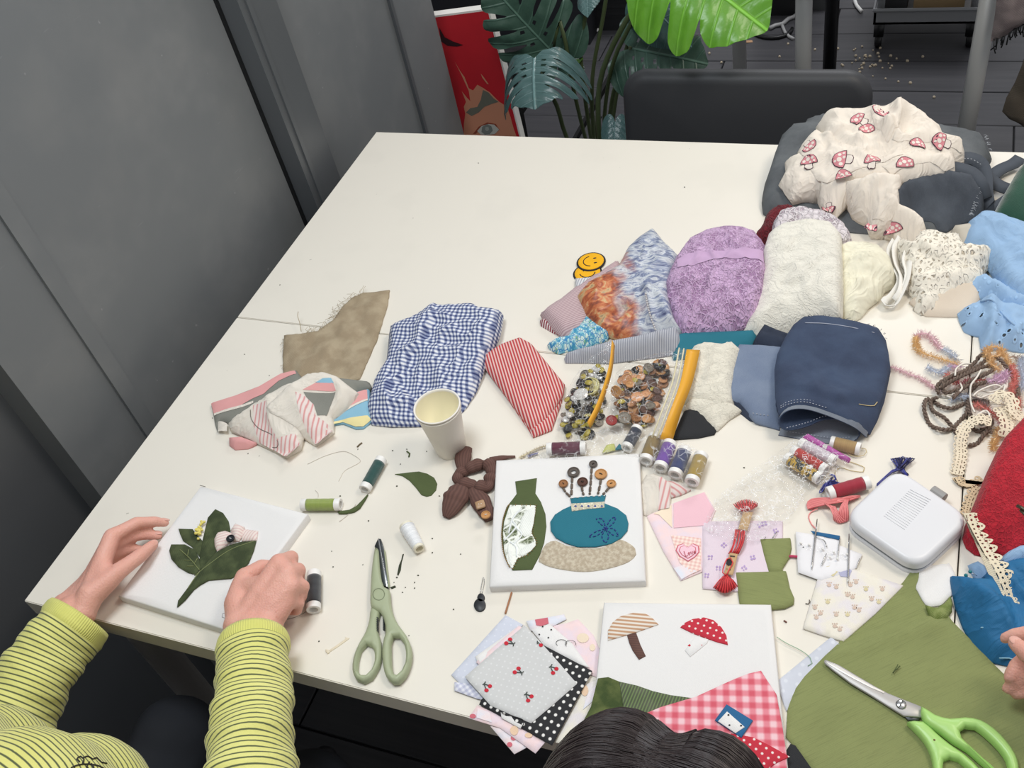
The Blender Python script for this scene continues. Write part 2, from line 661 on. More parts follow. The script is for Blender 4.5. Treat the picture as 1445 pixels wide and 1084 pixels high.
def striped(name, c1, c2, period, duty=.5, axis=0, soft=.08, rough=.9, var=.06):
    s = NT(name); uv = s.uv(); q = s.xyz(uv)
    col = s.mix(s.stripe(q[axis], period, duty, soft), lin(c1), lin(c2))
    col = s.mix(s.math('MULTIPLY', s.noise(uv, 60,3), var * 2), col, (.25,.22,.2,1))
    return s.fin(col, rough, weave(s, uv, 600,.25))

def gingham(name, cw, cm, cd, period, duty=.5, soft=.12, wr=0):
    s = NT(name); uv = s.uv(); q = s.xyz(uv)
    a = s.stripe(q[0], period, duty, soft); b = s.stripe(q[1], period, duty, soft)
    t = s.math('MULTIPLY', s.math('ADD', a, b),.5)
    col = s.ramp(t, [(0.0, cw),(.5, cm),(1.0, cd)])
    return s.fin(col, .9, weave(s, uv, 700,.25, wr))

def dotted(name, c1, c2, period, r, rough=.85):
    s = NT(name); uv = s.uv()
    col = s.mix(s.dots(uv, period, r), lin(c1), lin(c2))
    return s.fin(col, rough, weave(s, uv, 700,.2))

def denim(name, c1, c2, wear=.5, scale=14):
    s = NT(name); uv = s.uv()
    n = s.noise(s.map(uv, (1,1.6,1)), scale, 5,.6)
    g = s.noise(s.map(uv, (500,2200,1)),1,2)
    col = s.mix(s.ramp(n, [(.35,(0,0,0)),(.72,(255,255,255))]), lin(c1), lin(c2))
    col = s.mix(s.math('MULTIPLY', g, wear), col, tuple(min(1, x * 1.9 + .02) for x in lin(c2)[:3]) + (1,))
    X, Y, _ = s.xyz(uv)
    tw = s.math('SINE', s.math('MULTIPLY', s.math('ADD', X, Y),6000))
    return s.fin(col, .92, s.bump(s.math('ADD', s.math('MULTIPLY', tw, .3), s.noise(uv, 700,3)),.45,.0006))

def lace(name, c, scale=90, hole=.5, dark=.45, bumpd=.0025, rough=.85, alpha=True, c2=None, cw=.10):
    """raised cord pattern over a net ground; the open cells of the net let the layer below show"""
    s = NT(name); uv = s.uv()
    wob = s.n('ShaderNodeVectorMath', operation='ADD')
    nz = s.n('ShaderNodeVectorMath', operation='SCALE')
    s.put(nz.inputs[0], s.noise(uv, 35,2, col=True)); nz.inputs['Scale'].default_value = .012
    s.put(wob.inputs[0], uv); s.put(wob.inputs[1], nz.outputs[0])
    v = wob.outputs[0]
    big = s.vor(v, scale, 'DISTANCE_TO_EDGE')
    cord = s.math('SUBTRACT', 1.0, s.step(big, cw, .06))
    motif = s.step(s.noise(v, scale * .45,2),.5,.06)
    net = s.vor(v, scale * 3.2, 'DISTANCE_TO_EDGE')
    open_ = s.math('MULTIPLY', s.step(net, .12,.05), s.math('SUBTRACT', 1.0, s.math('MAXIMUM', cord, motif)))
    hgt = s.math('ADD', s.math('MULTIPLY', cord, 1.0), s.math('ADD', s.math('MULTIPLY', motif, .7), s.math('MULTIPLY', s.noise(uv, 500,2),.25)))
    col = s.mix(s.math('MAXIMUM', cord, motif), lin(c2 or tuple(int(x * dark + x * .35) for x in c)), lin(c))
    a = s.math('SUBTRACT', 1.0, s.math('MULTIPLY', open_, hole)) if alpha else None
    return s.fin(col, rough, s.bump(hgt, .8, bumpd), alpha=a, sheen=.1)

def clear_film(name, tint=(1,1,1), gloss=.16, crinkle=160, strength=.9, white=.5, haze=.03):
    s = NT(name); t = s.t
    ob = s.obj()
    h = s.math('ADD', s.vor(s.map(ob, (1,1,.4)), crinkle * .35, 'F1'), s.math('MULTIPLY', s.noise(ob, crinkle * .3,4,.6,2.0),1.6))
    nrm = s.bump(h, strength, .004)
    tr = s.n('ShaderNodeBsdfTransparent'); tr.inputs[0].default_value = tuple(tint) + (1,)
    gl = s.n('ShaderNodeBsdfGlossy'); gl.inputs['Roughness'].default_value = .06
    s.put(gl.inputs['Normal'], nrm)
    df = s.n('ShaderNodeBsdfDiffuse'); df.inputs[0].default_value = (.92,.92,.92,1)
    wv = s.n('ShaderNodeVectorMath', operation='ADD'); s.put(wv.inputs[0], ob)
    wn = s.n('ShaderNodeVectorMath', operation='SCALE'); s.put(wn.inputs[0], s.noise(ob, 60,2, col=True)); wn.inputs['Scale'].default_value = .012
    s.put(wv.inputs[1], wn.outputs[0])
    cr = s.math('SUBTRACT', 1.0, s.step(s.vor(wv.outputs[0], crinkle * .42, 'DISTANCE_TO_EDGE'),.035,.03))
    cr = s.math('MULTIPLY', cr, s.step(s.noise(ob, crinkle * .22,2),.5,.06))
    fr = s.n('ShaderNodeLayerWeight'); fr.inputs['Blend'].default_value = .25; s.put(fr.inputs['Normal'], nrm)
    k = s.math('ADD', s.math('MULTIPLY', s.math('POWER', fr.outputs['Facing'],3.0),.4), gloss, clamp=True)
    m1 = s.n('ShaderNodeMixShader'); s.put(m1.inputs[0], s.math('ADD', s.math('MULTIPLY', cr, white), haze, clamp=True))  # crease whitening and haze in diffuse white, also standing for the crinkle highlights
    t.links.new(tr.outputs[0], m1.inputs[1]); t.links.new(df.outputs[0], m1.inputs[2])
    m2 = s.n('ShaderNodeMixShader'); s.put(m2.inputs[0], k)
    t.links.new(m1.outputs[0], m2.inputs[1]); t.links.new(gl.outputs[0], m2.inputs[2])
    t.links.new(m2.outputs[0], s.o.inputs['Surface'])
    return s.m

def thread_mat(name, c, c2=None, freq=1500, rough=.45):
    """wound thread: fine rings round the spool axis (local z)"""
    s = NT(name); ob = s.obj(); q = s.xyz(ob)
    w = s.math('SINE', s.math('ADD', s.math('MULTIPLY', q[2], freq * 6.283), s.math('MULTIPLY', s.noise(ob, 120,2),9.0)))
    col = lin(c)
    n = s.noise(s.map(ob, (20,20,500)),1,2)
    col = s.mix(n, tuple(x * .8 for x in col[:3]) + (1,), tuple(min(1, x * 1.2) for x in col[:3]) + (1,))
    if c2:
        f = s.step(s.noise(s.map(ob, (1,1,2.0)),70,1,.5,1.5),.5,.02)
        col = s.mix(f, col, lin(c2))
    return s.fin(col, rough, s.bump(w, .5,.0004), spec=.5, sheen=.3)
# ------------------------------------------------------------------ the room
def m_table():
    s = NT('white_laminate'); ob = s.obj()
    sp = s.noise(ob, 95,2,.5)
    sp2 = s.noise(ob, 9,4)
    col = s.mix(s.math('MULTIPLY', s.step(sp, .80,.02),.5), lin((230,224,212)), lin((120,112,98)))
    col = s.mix(s.math('MULTIPLY', s.step(sp2,.62,.1),.10), col, lin((200,196,186)))
    return s.fin(col, s.math('ADD', s.math('MULTIPLY', sp2,.2),.28), s.bump(s.noise(ob, 400,2),.03,.001), spec=.35)
def m_wall():
    s = NT('grey_wall_paint'); ob = s.obj()
    n = s.noise(ob, 6,5)
    col = s.mix(s.step(n, .58,.12), lin((113,116,118)), lin((119,121,122)))
    scr = s.math('MULTIPLY', s.step(s.noise(s.map(ob, (40,16,120),(.6,0,.2)),1,2),.755,.02),.25)
    col = s.mix(scr, col, lin((138,140,142)))
    col = s.mix(s.math('MULTIPLY', s.math('MULTIPLY', s.step(s.noise(ob, 4.5,3),.56,.08), s.noise(s.map(ob, (1,30,30)),1,4)),.28), col, lin((148,148,147)))
    sp = s.step(s.noise(ob, 60,2),.78,.02)
    col = s.mix(s.math('MULTIPLY', sp, .5), col, lin((160,160,160)))
    return s.fin(col, .6, s.bump(s.noise(ob, 30,4),.10,.003), spec=.25)
def m_floor():
    s = NT('dark_plank'); ob = s.obj()
    g = s.noise(s.map(ob, (2.0,45,8)),1,5,.6,.6)
    col = s.mix(g, lin((50,51,56)), lin((88,87,90)))
    sp = s.step(s.noise(ob, 70,2),.80,.015)
    col = s.mix(s.math('MULTIPLY', sp, .5), col, lin((150,145,135)))
    return s.fin(col, .42, s.bump(g, .25,.001), spec=.45)
M_TABLE, M_WALL, M_FLOOR = m_table(), m_wall(), m_floor()
M_DARKWALL = plain('dark_grey_paint', (84,86,89),.5, var=.06, vscale=8)
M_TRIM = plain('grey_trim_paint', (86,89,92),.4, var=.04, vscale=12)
M_BLACK = plain('black_plastic', (26,27,29),.45)
M_BLACKM = plain('black_metal', (20,21,23),.4)
M_GREYMETAL = plain('light_grey_metal', (178,178,176),.4, metal=.1)
M_SILVER = plain('silver_tube', (186,182,176),.4)
M_STEEL = plain('steel', (190,190,190),.25, metal=1.0)
M_WHITEP = plain('white_plastic', (236,236,234),.4)
M_LEATHER = plain('black_leatherette', (58,59,62),.5, bump=.15, bscale=500, spec=.4)

# floor with real planks
fl = mk('floor', box((-2.6,-2.0,-.03),(4.2,5.4,-.006)), M_BLACKM, origin=(0,0,-.03)); tag(fl, 'dark wooden plank floor', kind='structure')
PLW, PLL = .19,1.29
pl_me = None
row = 0
y = -1.9
while y < 5.2:
    x = -2.5 - (row * .47) % PLL
    while x < 4.1:
        if pl_me is None:
            v, f = box((0,0,-.006),(PLL - .004, PLW - .004,0))
            bm = bmesh.new(); bv = [bm.verts.new(q) for q in v]
            for q in f: bm.faces.new([bv[i] for i in q])
            bmesh.ops.bevel(bm, geom=[e for e in bm.edges if all(abs(w.co.z) < 1e-6 for w in e.verts)], offset=.002, segments=1, affect='EDGES')
            pl_me = bpy.data.meshes.new('plank'); bm.to_mesh(pl_me); bm.free(); pl_me.materials.append(M_FLOOR)
        o = bpy.data.objects.new('plank', pl_me); COL.objects.link(o); o.parent = fl
        o.location = (x, y, .03 + .0003 * ((row * 7 + int(x * 9)) % 4))
        x += PLL
    y += PLW; row += 1

WX = -.10
def wallbox(name, y0, y1, x0, x1, m, z1=2.7, z0=0.0):
    o = mk(name, box((x0, y0, z0),(x1, y1, z1)), m, smooth=False)
    return tag(o, kind='structure')
w = wallbox('wall_left', .243,1.765, WX - .12, WX, M_WALL); w['label'] = 'scuffed dark grey painted wall along the left of the table'
wallbox('wall_left_recess', -2.0,.243, WX - .14, WX - .05, M_DARKWALL)['label'] = 'darker recessed wall panel at the left front'
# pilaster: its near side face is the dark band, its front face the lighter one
px0 = WX
for k in range(1,200):
    xx = WX + k * .001
    if PX(334,0, xx)[1] <= PX(304,0, WX)[1]: px0 = xx; break
ya = PX(304,0, WX)[1]; yb = PX(390,0, px0)[1]
wallbox('trim_1', ya, yb, WX - .01, px0, M_TRIM)['label'] = 'upright grey pilaster strip on the left wall'
wallbox('trim_2', ya - .006, ya, WX - .01, WX + .006, M_BLACKM)['label'] = 'dark joint beside the pilaster'
wallbox('trim_3', .377,.408, WX - .01, WX + .005, M_WALL)['label'] = 'flat raised seam strip on the left wall'
wallbox('trim_4', 1.556,1.568, WX - .01, WX + .008, M_TRIM)['label'] = 'thin vertical seam near the end of the left wall'
wallbox('trim_5', ya + .018, ya + .030, px0 - .02, px0 + .004, M_TRIM)['label'] = 'narrow bead on the edge of the pilaster'

# ------------------------------------------------------------------ the four work tables
def work_table(x0, y0, w, d, label, legs):
    t = thing('work_table', label, 'table', (x0 + w / 2, y0 + d / 2,0), 'white work tables pushed together')
    bm = bmesh.new()
    v, f = box((x0, y0, TH - .034),(x0 + w, y0 + d, TH))
    bv = [bm.verts.new(q) for q in v]
    for q in f: bm.faces.new([bv[i] for i in q])
    bmesh.ops.bevel(bm, geom=list(bm.edges), offset=.0012, segments=2, affect='EDGES')
    V = np.array([q.co[:] for q in bm.verts]); bm.verts.index_update()
    F = [tuple(q.index for q in g.verts) for g in bm.faces]; bm.free()
    sharp(mk('tabletop', (V, F), M_TABLE, t),30)
    for lx, ly in legs:
        px_, py_ = x0 + lx, y0 + ly
        mb = MB()
        mb.add(xf(lathe([(.0, TH - .034),(.045, TH - .034),(.045, TH - .040),(.025, TH - .042),(.025,.03),(.02,.012),(.02,0),(0,0)],16), Matrix.Translation((px_, py_, 0))))
        mk('leg', mb, M_SILVER, t)
    return t
TW, TD = 1.2025,.6015
LG = [(.07,.07),(TW - .07,.07),(.07, TD - .07),(TW - .07, TD - .07)]
work_table(0,0, TW - .001, TD - .0012, 'white table at the front left, under the leaf picture and the green scissors', LG)
work_table(0, TD, TW - .001, TD - .0005, 'white table at the back left, mostly bare, by the grey wall', LG)
work_table(TW + .001,0, TW, TD - .0012, 'white table at the front right, under the red lace cloth', LG)
work_table(TW + .001, TD, TW, TD - .0005, 'white table at the back right, under the blue eyelet cloth', LG)

# ------------------------------------------------------------------ behind the table
# office chair back
cy = 1.44
cl, cr = PY(879,160, cy), PY(1229,160, cy)
ct = PY(1050,107, cy)[2]
ch = thing('office_chair', 'black leatherette chair tucked against the far edge of the table', 'chair', ((cl[0] + cr[0]) / 2, cy - .1,0))
ccx, chw = (cl[0] + cr[0]) / 2,(cr[0] - cl[0]) / 2
def rrect(hw, hh, r, n=7):
    out = []
    for sx, sy, a0 in ((1,1,0),(-1,1,90),(-1,-1,180),(1,-1,270)):
        for k in range(n):
            a = math.radians(a0 + 90 * k / (n - 1))
            out.append((sx * (hw - r) + r * math.cos(a), sy * (hh - r) + r * math.sin(a)))
    return out
def padded(hw, hh, r, t, puff):
    """cushion: rounded rectangle in x/y with soft rim, thickness t in z"""
    rings = []
    for k in range(9):
        a = math.pi * k / 8 - math.pi / 2
        ins = (1 - math.cos(a)) * t * .5
        rings.append([(x, y, math.sin(a) * t / 2) for x, y in rrect(hw - ins, hh - ins, max(r - ins, .004))])
    V = [p for rg in rings for p in rg]; n = len(rings[0]); F = []
    for i in range(8):
        for k in range(n):
            l = (k + 1) % n
            F.append((i * n + k, i * n + l, (i + 1) * n + l, (i + 1) * n + k))
    for sgn, i in ((-1,0),(1,8)):
        base = i * n; c = len(V)
        q = np.array(V[base:base + n]) * np.array([.6,.6,1]) + np.array([0,0, sgn * puff])
        V += [tuple(p) for p in q]; cc = len(V); V.append((0,0, sgn * (t / 2 + puff * 1.2)))
        for k in range(n):
            l = (k + 1) % n
            if sgn > 0: F += [(base + k, base + l, c + l, c + k),(c + k, c + l, cc)]
            else: F += [(base + l, base + k, c + k, c + l),(c + l, c + k, cc)]
    return np.array(V), F
bh = .20
mk('backrest', xf(padded(chw, bh, .055,.05,.006), Matrix.Translation((ccx, cy, ct - bh)) @ Matrix.Rotation(math.radians(82),4, 'X')), M_LEATHER, ch)
mk('seat', xf(padded(.23,.22,.06,.07,.008), Matrix.Translation((ccx, cy - .25,.46))), M_LEATHER, ch)
for sx in (-1,1):
    mk('back_support', tube([(ccx + sx * .12, cy + .03, ct - .25),(ccx + sx * .12, cy + .03,.47),(ccx + sx * .12, cy - .10,.42)],.012,8), M_BLACKM, ch)
    for yy in (-.44,.0):
        mk('leg', tube([(ccx + sx * .2, cy - .25 + (yy + .22) * .8,.425),(ccx + sx * .23, cy + yy, 0)],.013,8), M_BLACKM, ch)

# trestle table legs of the next table, its top is above the picture
nt_ = thing('far_table', 'next white table whose grey tube legs stand behind the black chair', 'table', (.95,2.25,0))
mk('tabletop', box((.45,2.02,.74),(1.65,2.62,.775)), M_TABLE, nt_, smooth=False)
for (ax, ay),(bx, by), Y in (((1134.5,0),(1133,108),2.2),((1396,0),(1363,185),2.05)):
    a, b = PY(ax, ay, Y), PY(bx, by, Y)
    d = (b - a) / (b[2] - a[2])
    mk('leg', tube([a + d * (.742 - a[2]), a + d * (0 - a[2])],.0225,16), M_GREYMETAL, nt_)
for (lx, ly) in ((.52,2.55),(1.55,2.55)):
    mk('leg', tube([(lx, ly, .742),(lx, ly, 0)],.0225,12), M_GREYMETAL, nt_)
p_ = PY(1172,60,2.6)
mk('floor_pole', MB().add(tube([(p_[0],2.6,1.3),(p_[0],2.6,.012)],.021,14)).add(xf(lathe([(.0,0),(.11,0),(.11,.006),(.02,.014),(0,.014)],20), Matrix.Translation((p_[0],2.6,0)))), M_BLACKM)
tag(bpy.data.objects['floor_pole'], 'black upright pole standing beside the left grey table leg', 'pole')

# rolling tray trolley
ta, tb = P(1233,22,.12,0), P(1383,22,.12,0)
tx0, tx1, ty = ta[0], tb[0],(ta[1] + tb[1]) / 2
tr = thing('trolley', 'grey plastic rolling trolley with a cardboard box, behind the right table leg', 'trolley', ((tx0 + tx1) / 2, ty + .17,0))
def tray(z):
    mb = MB()
    mb.add(box((tx0, ty, z),(tx1, ty + .34, z + .008)))
    for a, b in (((tx0, ty, z),(tx1, ty + .008, z + .05)),((tx0, ty + .332, z),(tx1, ty + .34, z + .05)),((tx0, ty, z),(tx0 + .008, ty + .34, z + .05)),((tx1 - .008, ty, z),(tx1, ty + .34, z + .05))):
        mb.add(box(a, b))
    mb.add(tube([(tx0, ty, z + .05),(tx1, ty, z + .05),(tx1, ty + .34, z + .05),(tx0, ty + .34, z + .05)],.007,6, closed=True))
    return mb
M_TROL = plain('grey_trolley_plastic', (150,152,155),.45)
for z in (.09,.40): mk('tray', tray(z), M_TROL, tr, smooth=False)
for x_ in (tx0 + .02, tx1 - .02):
    for y_ in (ty + .02, ty + .32):
        mk('post', tube([(x_, y_, .09),(x_, y_, .42)],.012,8), M_TROL, tr)
        cw = mk('castor', MB().add(xf(lathe([(0,-.011),(.022,-.011),(.026,-.006),(.026,.006),(.022,.011),(0,.011)],14), Matrix.Translation((x_, y_, .026)) @ Matrix.Rotation(math.pi / 2,4, 'Y'))).add(box((x_ - .016, y_ - .02,.045),(x_ + .016, y_ + .02,.09))), M_BLACKM, tr)
bx_ = mk('cardboard_box', box((tx0 + .12, ty + .05,.098),(tx1 - .05, ty + .28,.19)), plain('cardboard', (176,150,112),.8, var=.1), smooth=False)
tag(bx_, 'brown cardboard box lying in the lower tray of the trolley', 'box')
pw = mk('mesh_basket', box((tx0 + .02, ty + .04,.098),(tx0 + .10, ty + .20,.16)), dotted('white_mesh', (60,60,62),(225,225,225),.012,.0035), smooth=False)
tag(pw, 'small white meshed basket in the trolley tray beside the cardboard box', 'basket')

# painting leaning behind the wall end
PYY = 1.86
def flatY(name, px, mat, lift, parent, res=.03):
    q = np.array([PY(x, y, PYY) for x, y in px])
    q2 = np.array(linres(np.column_stack([q[:, 0], q[:, 2], q[:, 1]]), res))
    V2, T, nb = fill2d(q2, res)
    ar = np.array(T)
    V = np.column_stack([V2[:, 0], np.full(len(V2), PYY - .0012 - lift), V2[:, 1]])
    return mk(name, (V, T), mat, parent)
a_, b_ = PY(690,12, PYY), PY(735,193, PYY)
dn = (b_ - a_) / np.linalg.norm(b_ - a_); lf = PY(613,22, PYY) - a_; lf /= np.linalg.norm(lf)
top_l, top_r = a_ + lf * .22, a_
hgt = (a_[2] - .004) / -dn[2]
ptg = thing('painting', 'tall red painting of an eye leaning behind the end of the grey wall', 'painting', (a_[0] - .1, PYY + .015,0))
def quadbox(c4, th):
    V = np.array([*c4, *[p + np.array([0, th, 0]) for p in c4]])
    return V, [(0,1,2,3),(7,6,5,4),(0,4,5,1),(1,5,6,2),(2,6,7,3),(3,7,4,0)]
mk('canvas', quadbox([top_l, top_l + dn * hgt, top_r + dn * hgt, top_r],.028), plain('canvas_edge_white', (235,232,226),.8), ptg, smooth=False)
def m_paint(name, c, c2, sc=14):
    return cloth(name, c, c2=c2, bump=.2, rough=.6, f=300, vscale=sc)
mp = MB()
q4 = [top_l + lf * -.004 + dn * .005, top_l + dn * hgt * .99, top_r + dn * hgt * .99 + lf * .004, top_r + dn * .005 + lf * .005]
V4 = np.array([p - np.array([0,.0008,0]) for p in q4])
mk('red_ground', (V4,[(0,1,2,3)]), plain('red_paint', (200,34,46),.55, var=.12, vscale=15), ptg, smooth=False)
flatY('painted_swoosh', [(620,38),(628,52),(640,58),(654,63),(645,65),(632,64),(623,58)], plain('maroon_paint', (50,12,20),.6),.0012, ptg)
flatY('painted_face', [(642,86),(650,100),(656,108),(662,124),(668,127),(674,119),(683,124),(692,130),(705,143),(716,150),(721,165),(725,180),(730,194),(655,192),(655,175),(657,160),(655,150),(658,143),(652,128),(660,138),(664,142),(662,128),(652,106)], m_paint('peach_paint', (220,156,126),(192,122,92),22),.0012, ptg)
flatY('painted_hair', [(682,126),(690,130),(697,138),(704,143),(694,146),(684,150),(676,158),(666,163),(658,158),(664,152),(674,150),(679,140)], plain('grey_green_paint', (112,112,100),.6, var=.1),.0018, ptg)
flatY('painted_lid', [(668,188),(676,178),(688,172),(700,174),(707,184),(702,178),(690,175.5),(678,181),(672,188)], plain('rust_paint', (150,72,52),.6),.0020, ptg)
flatY('painted_eye_white', [(674,184),(680,177),(690,174),(698,175),(705,182),(699,188),(688,190),(679,189)], plain('eye_white_paint', (196,196,188),.6),.0024, ptg)
flatY('painted_iris', [(681,178),(688,174),(694,177),(696,183),(692,188),(685,189),(680,185)], plain('iris_paint', (128,134,130),.6),.0028, ptg)
flatY('painted_iris_light', [(686,178),(690,178),(691,182),(688,184),(685,182)], plain('iris_light_paint', (165,170,164),.6),.0032, ptg)
flatY('painted_streak', [(679,103),(683,108),(690,118),(688,118),(681,109)], bpy.data.materials['peach_paint'],.0016, ptg)

# easel, and a black cabinet added for the darkness of the unlit corner
d0 = P(700,66,0,0)
cab = thing('cabinet', 'black cabinet standing in the dim corner behind the red painting', 'cabinet', (-.75, d0[1] + .2,0))
mk('body', box((-1.5, d0[1] + .012,.0),(-.13, d0[1] + .45,1.25)), plain('unlit_corner_board', (20,22,28),.6), cab, smooth=False)
for k in range(2):
    mk('door', box((-1.49 + k * .68, d0[1],.05),(-1.49 + k * .68 + .67, d0[1] + .012,1.24)), plain('unlit_corner_door', (22,24,31),.55) if k == 0 else bpy.data.materials['unlit_corner_door'], cab, smooth=False)
es = thing('easel', 'black metal easel frame standing behind the drooping plant leaf', 'easel', (.2,2.0,0))
for (x0, y0),(x1, y1), Y, ex in (((727,118),(741,194),1.97,.9),((818,34),(737,155),2.05,.0),((868,96),(812,196),2.2,.3)):
    a, b = PY(x0, y0, Y), PY(x1, y1, Y)
    d = (b - a)
    a = a - d * ex * .5; b = a + (b - a) * (a[2] - .004) / (a[2] - b[2])
    mk('bar', tube([a, b],.010,4), M_BLACKM, es, smooth=False)

# cables and box on the far floor
eq = thing('equipment_box', 'black box with trailing cables on the floor behind the plant', 'box', tuple(P(860,36,0,0)))
c0 = P(846,40,0,0); c1 = P(892,40,0,0); c0[1] -= .02
mk('body', box((c0[0], c0[1],0),(c1[0] + .04, c0[1] + .3,.30)), M_BLACK, eq, smooth=False)
for k in range(3): mk('vent_slot', box((c0[0] + .02, c0[1] - .003,.05 + k * .03),(c1[0], c0[1] + .001,.062 + k * .03)), M_BLACKM, eq, smooth=False)
def cable(name, px, Z, r, m, label, Y=None, step=.02, cat='cable'):
    pts = [P(p[0], p[1], Z + r if len(p) < 3 else p[2],0) for p in px]
    o = mk(name, tube(spline(pts, step), r, 6), m)
    return tag(o, label, cat)
cable('white_cable', [(828,42),(838,46),(846,38),(848,28),(840,16),(832,10),(829,22),(830,36)],0,.006, M_WHITEP, 'white cable looped on the dark floor behind the plant stems')
cable('grey_cable', [(1086,40),(1094,36),(1104,34),(1112,27),(1120,24),(1128,18),(1124,6)],0,.008, plain('grey_rubber', (170,170,170),.5), 'thick pale cable knotted beside the left grey table leg')
cable('grey_cable', [(1090,14),(1096,8),(1106,6),(1118,9)],0,.007, bpy.data.materials['grey_rubber'], 'short pale cable end arching above the knotted cable')
cable('grey_cable', [(1104,36),(1108,46),(1114,52),(1120,55)],0,.006, bpy.data.materials['grey_rubber'], 'pale cable tail dropping below the knotted cable')
cable('black_cable', [(1065,34),(1062,40),(1066,48),(1080,53),(1098,53),(1112,48),(1118,40)],0,.007, M_BLACKM, 'black cable curved on the floor by the bright green leaf')
cable('white_cable', [(1206,0),(1209,8),(1214,14),(1216,16)],0,.007, M_WHITEP, 'white cable end hanging down left of the trolley')
bx2 = thing('floor_speaker', 'black box unit with grey top on the floor behind the left grey leg', 'box', tuple(P(1110,20,0,0) + np.array([.05,.15,0])))
e0 = P(1060,30,0,0); e1 = P(1166,22,0,0)
mk('body', box((e0[0], e0[1] + .04,0),(e0[0] + .2, e0[1] + .4,.34)), M_BLACK, bx2, smooth=False)
mk('side_unit', box((e0[0] + .21, e0[1] + .08,.0),(e1[0], e0[1] + .34,.16)), plain('dim_grey_plastic', (86,88,90),.5), bx2, smooth=False)
# crumbs and a paper scrap on the far floor
M_CRUMB = plain('pale_crumb', (205,190,165),.8)
crm = mk('paper_scrap', box((-.012,-.008,0),(.012,.008,.002)), plain('tan_paper', (190,150,115),.8), local=True, smooth=False)
crm.location = P(1057,59,.001,0); crm.rotation_euler = (0,.1,.3); tag(crm, 'tan paper scrap on the dark floor under the bright green leaf', 'scrap')
rg = np.random.default_rng(4)
mbc = MB()
for k in range(46):
    cx, cyy = (1235,85) if k < 30 else (1205,75)
    p = P(cx + rg.normal() * 22, cyy + abs(rg.normal()) * 22 - 10,.003,0)
    mbc.add(ball(p, rg.uniform(.0025,.006),5,4))
for px_ in ((1030,51),(1001,75),(1018,88),(1100,80),(1150,70),(1163,70),(1112,62),(1302,80),(1318,137),(1240,150)):
    mbc.add(ball(P(*px_, .003,0),.005,5,4))
cr_ = mk('floor_crumbs', mbc, M_CRUMB); tag(cr_, 'pale crumbs scattered over the dark floor beyond the chair', 'crumbs', kind='stuff')

# garments at the upper right
def hanging(name, px, Y, mat, label, cat, th=.03, amp=.012, seed=0, fringe=None):
    q = np.array([PY(x, y, Y) for x, y in px]); q2 = np.array(linres(np.column_stack([q[:, 0], q[:, 2], q[:, 1]]),.015))
    V2, T, nb = fill2d(q2,.015); f = noise2(np.random.default_rng(seed)); d = segdist(V2, q2[:, :2], np.roll(q2[:, :2],-1,0))[0].min(1)
    b = th * .5 * np.sqrt(1 - (1 - np.clip(d / .03,0,1)) ** 2); w = amp * f(V2 * np.array([1.6,.5]),.12)
    V = np.concatenate([np.column_stack([V2[:, 0], Y - b + w, V2[:, 1]]), np.column_stack([V2[:, 0], Y + b + w + .001, V2[:, 1]])]); n = len(V2)
    F = [tuple(reversed(t)) for t in T] + [tuple(i + n for i in t) for t in T]
    o = mk(name, (V, F), mat, uv=np.concatenate([V2, V2])); tag(o, label, cat)
    if fringe:
        rg = np.random.default_rng(seed); mb = MB(); e = spline([PY(x, y, Y - .004) for x, y in fringe],.004)
        for p in e:
            a = p + np.array([rg.normal() * .004, rg.normal() * .004,-rg.uniform(.012,.03)]); mb.add(tube([p + np.array([0,0,.006]),(p + a) / 2 + rg.normal(size=3) * .002, a],.0016,4))
        mk('fringe', mb, M_BLACK, o)
    return o
hanging('scarf', [(1398,58),(1404,20),(1410,-40),(1500,-60),(1510,20),(1470,30),(1447,36),(1434,40),(1420,50),(1408,56)],2.0, cloth('mauve_grey_wool', (140,128,126), c2=(118,106,106), bump=1.0, f=200), 'greyish pink woolly scarf with a dark fringe hanging at the top right', 'scarf', seed=3, fringe=[(1402,58),(1412,54),(1424,48),(1436,40),(1450,35),(1480,28)])
stl = thing('stool', 'stool with white tube legs under the brown coat at the right edge', 'stool', (1.62,1.80,0))
mk('seat', xf(padded(.18,.18,.08,.04,.005), Matrix.Translation((1.62,1.80,.47))), M_LEATHER, stl)
for sx in (-1,1):
    for sy in (-1,1): mk('leg', tube([(1.62 + sx * .12,1.8 + sy * .12,.455),(1.62 + sx * .17,1.8 + sy * .17,0)],.013,10), M_GREYMETAL, stl)
hanging('coat', [(1414,160),(1420,140),(1432,118),(1442,92),(1452,60),(1540,50),(1540,190),(1470,188),(1440,176),(1424,170)],1.60, cloth('brown_coat_cloth', (92,82,70), var=.2, bump=.9, f=250), 'brown coat hem hanging at the right edge below the scarf', 'coat', th=.06, seed=5)
# ------------------------------------------------------------------ potted monstera behind the table
def m_leaf(name, c1, c2, rough=.38):
    s = NT(name); uv = s.uv(); q = s.xyz(uv)
    v = s.math('ABSOLUTE', q[1])
    mid = s.math('SUBTRACT', 1.0, s.step(v, .010,.006))
    side = s.stripe(s.math('SUBTRACT', q[0], s.math('MULTIPLY', v, .55)),.155,.10,.05)
    vein = s.math('MAXIMUM', mid, s.math('MULTIPLY', side, .45))
    col = s.mix(s.noise(uv, 5,4), lin(c1), lin(c2))
    col = s.mix(s.math('MULTIPLY', vein, .55), col, tuple(min(1, x * 2.0 + .03) for x in lin(c2)[:3]) + (1,))
    return s.fin(col, rough, s.bump(s.math('ADD', s.math('MULTIPLY', vein, 1.0), s.math('MULTIPLY', s.noise(uv, 9,3),.6)),.5,.006), spec=.5)
M_LEAFD = m_leaf('dark_leaf', (52,78,66),(74,104,90),.36)
M_LEAFB = m_leaf('bluish_leaf', (58,88,86),(92,122,122),.30)
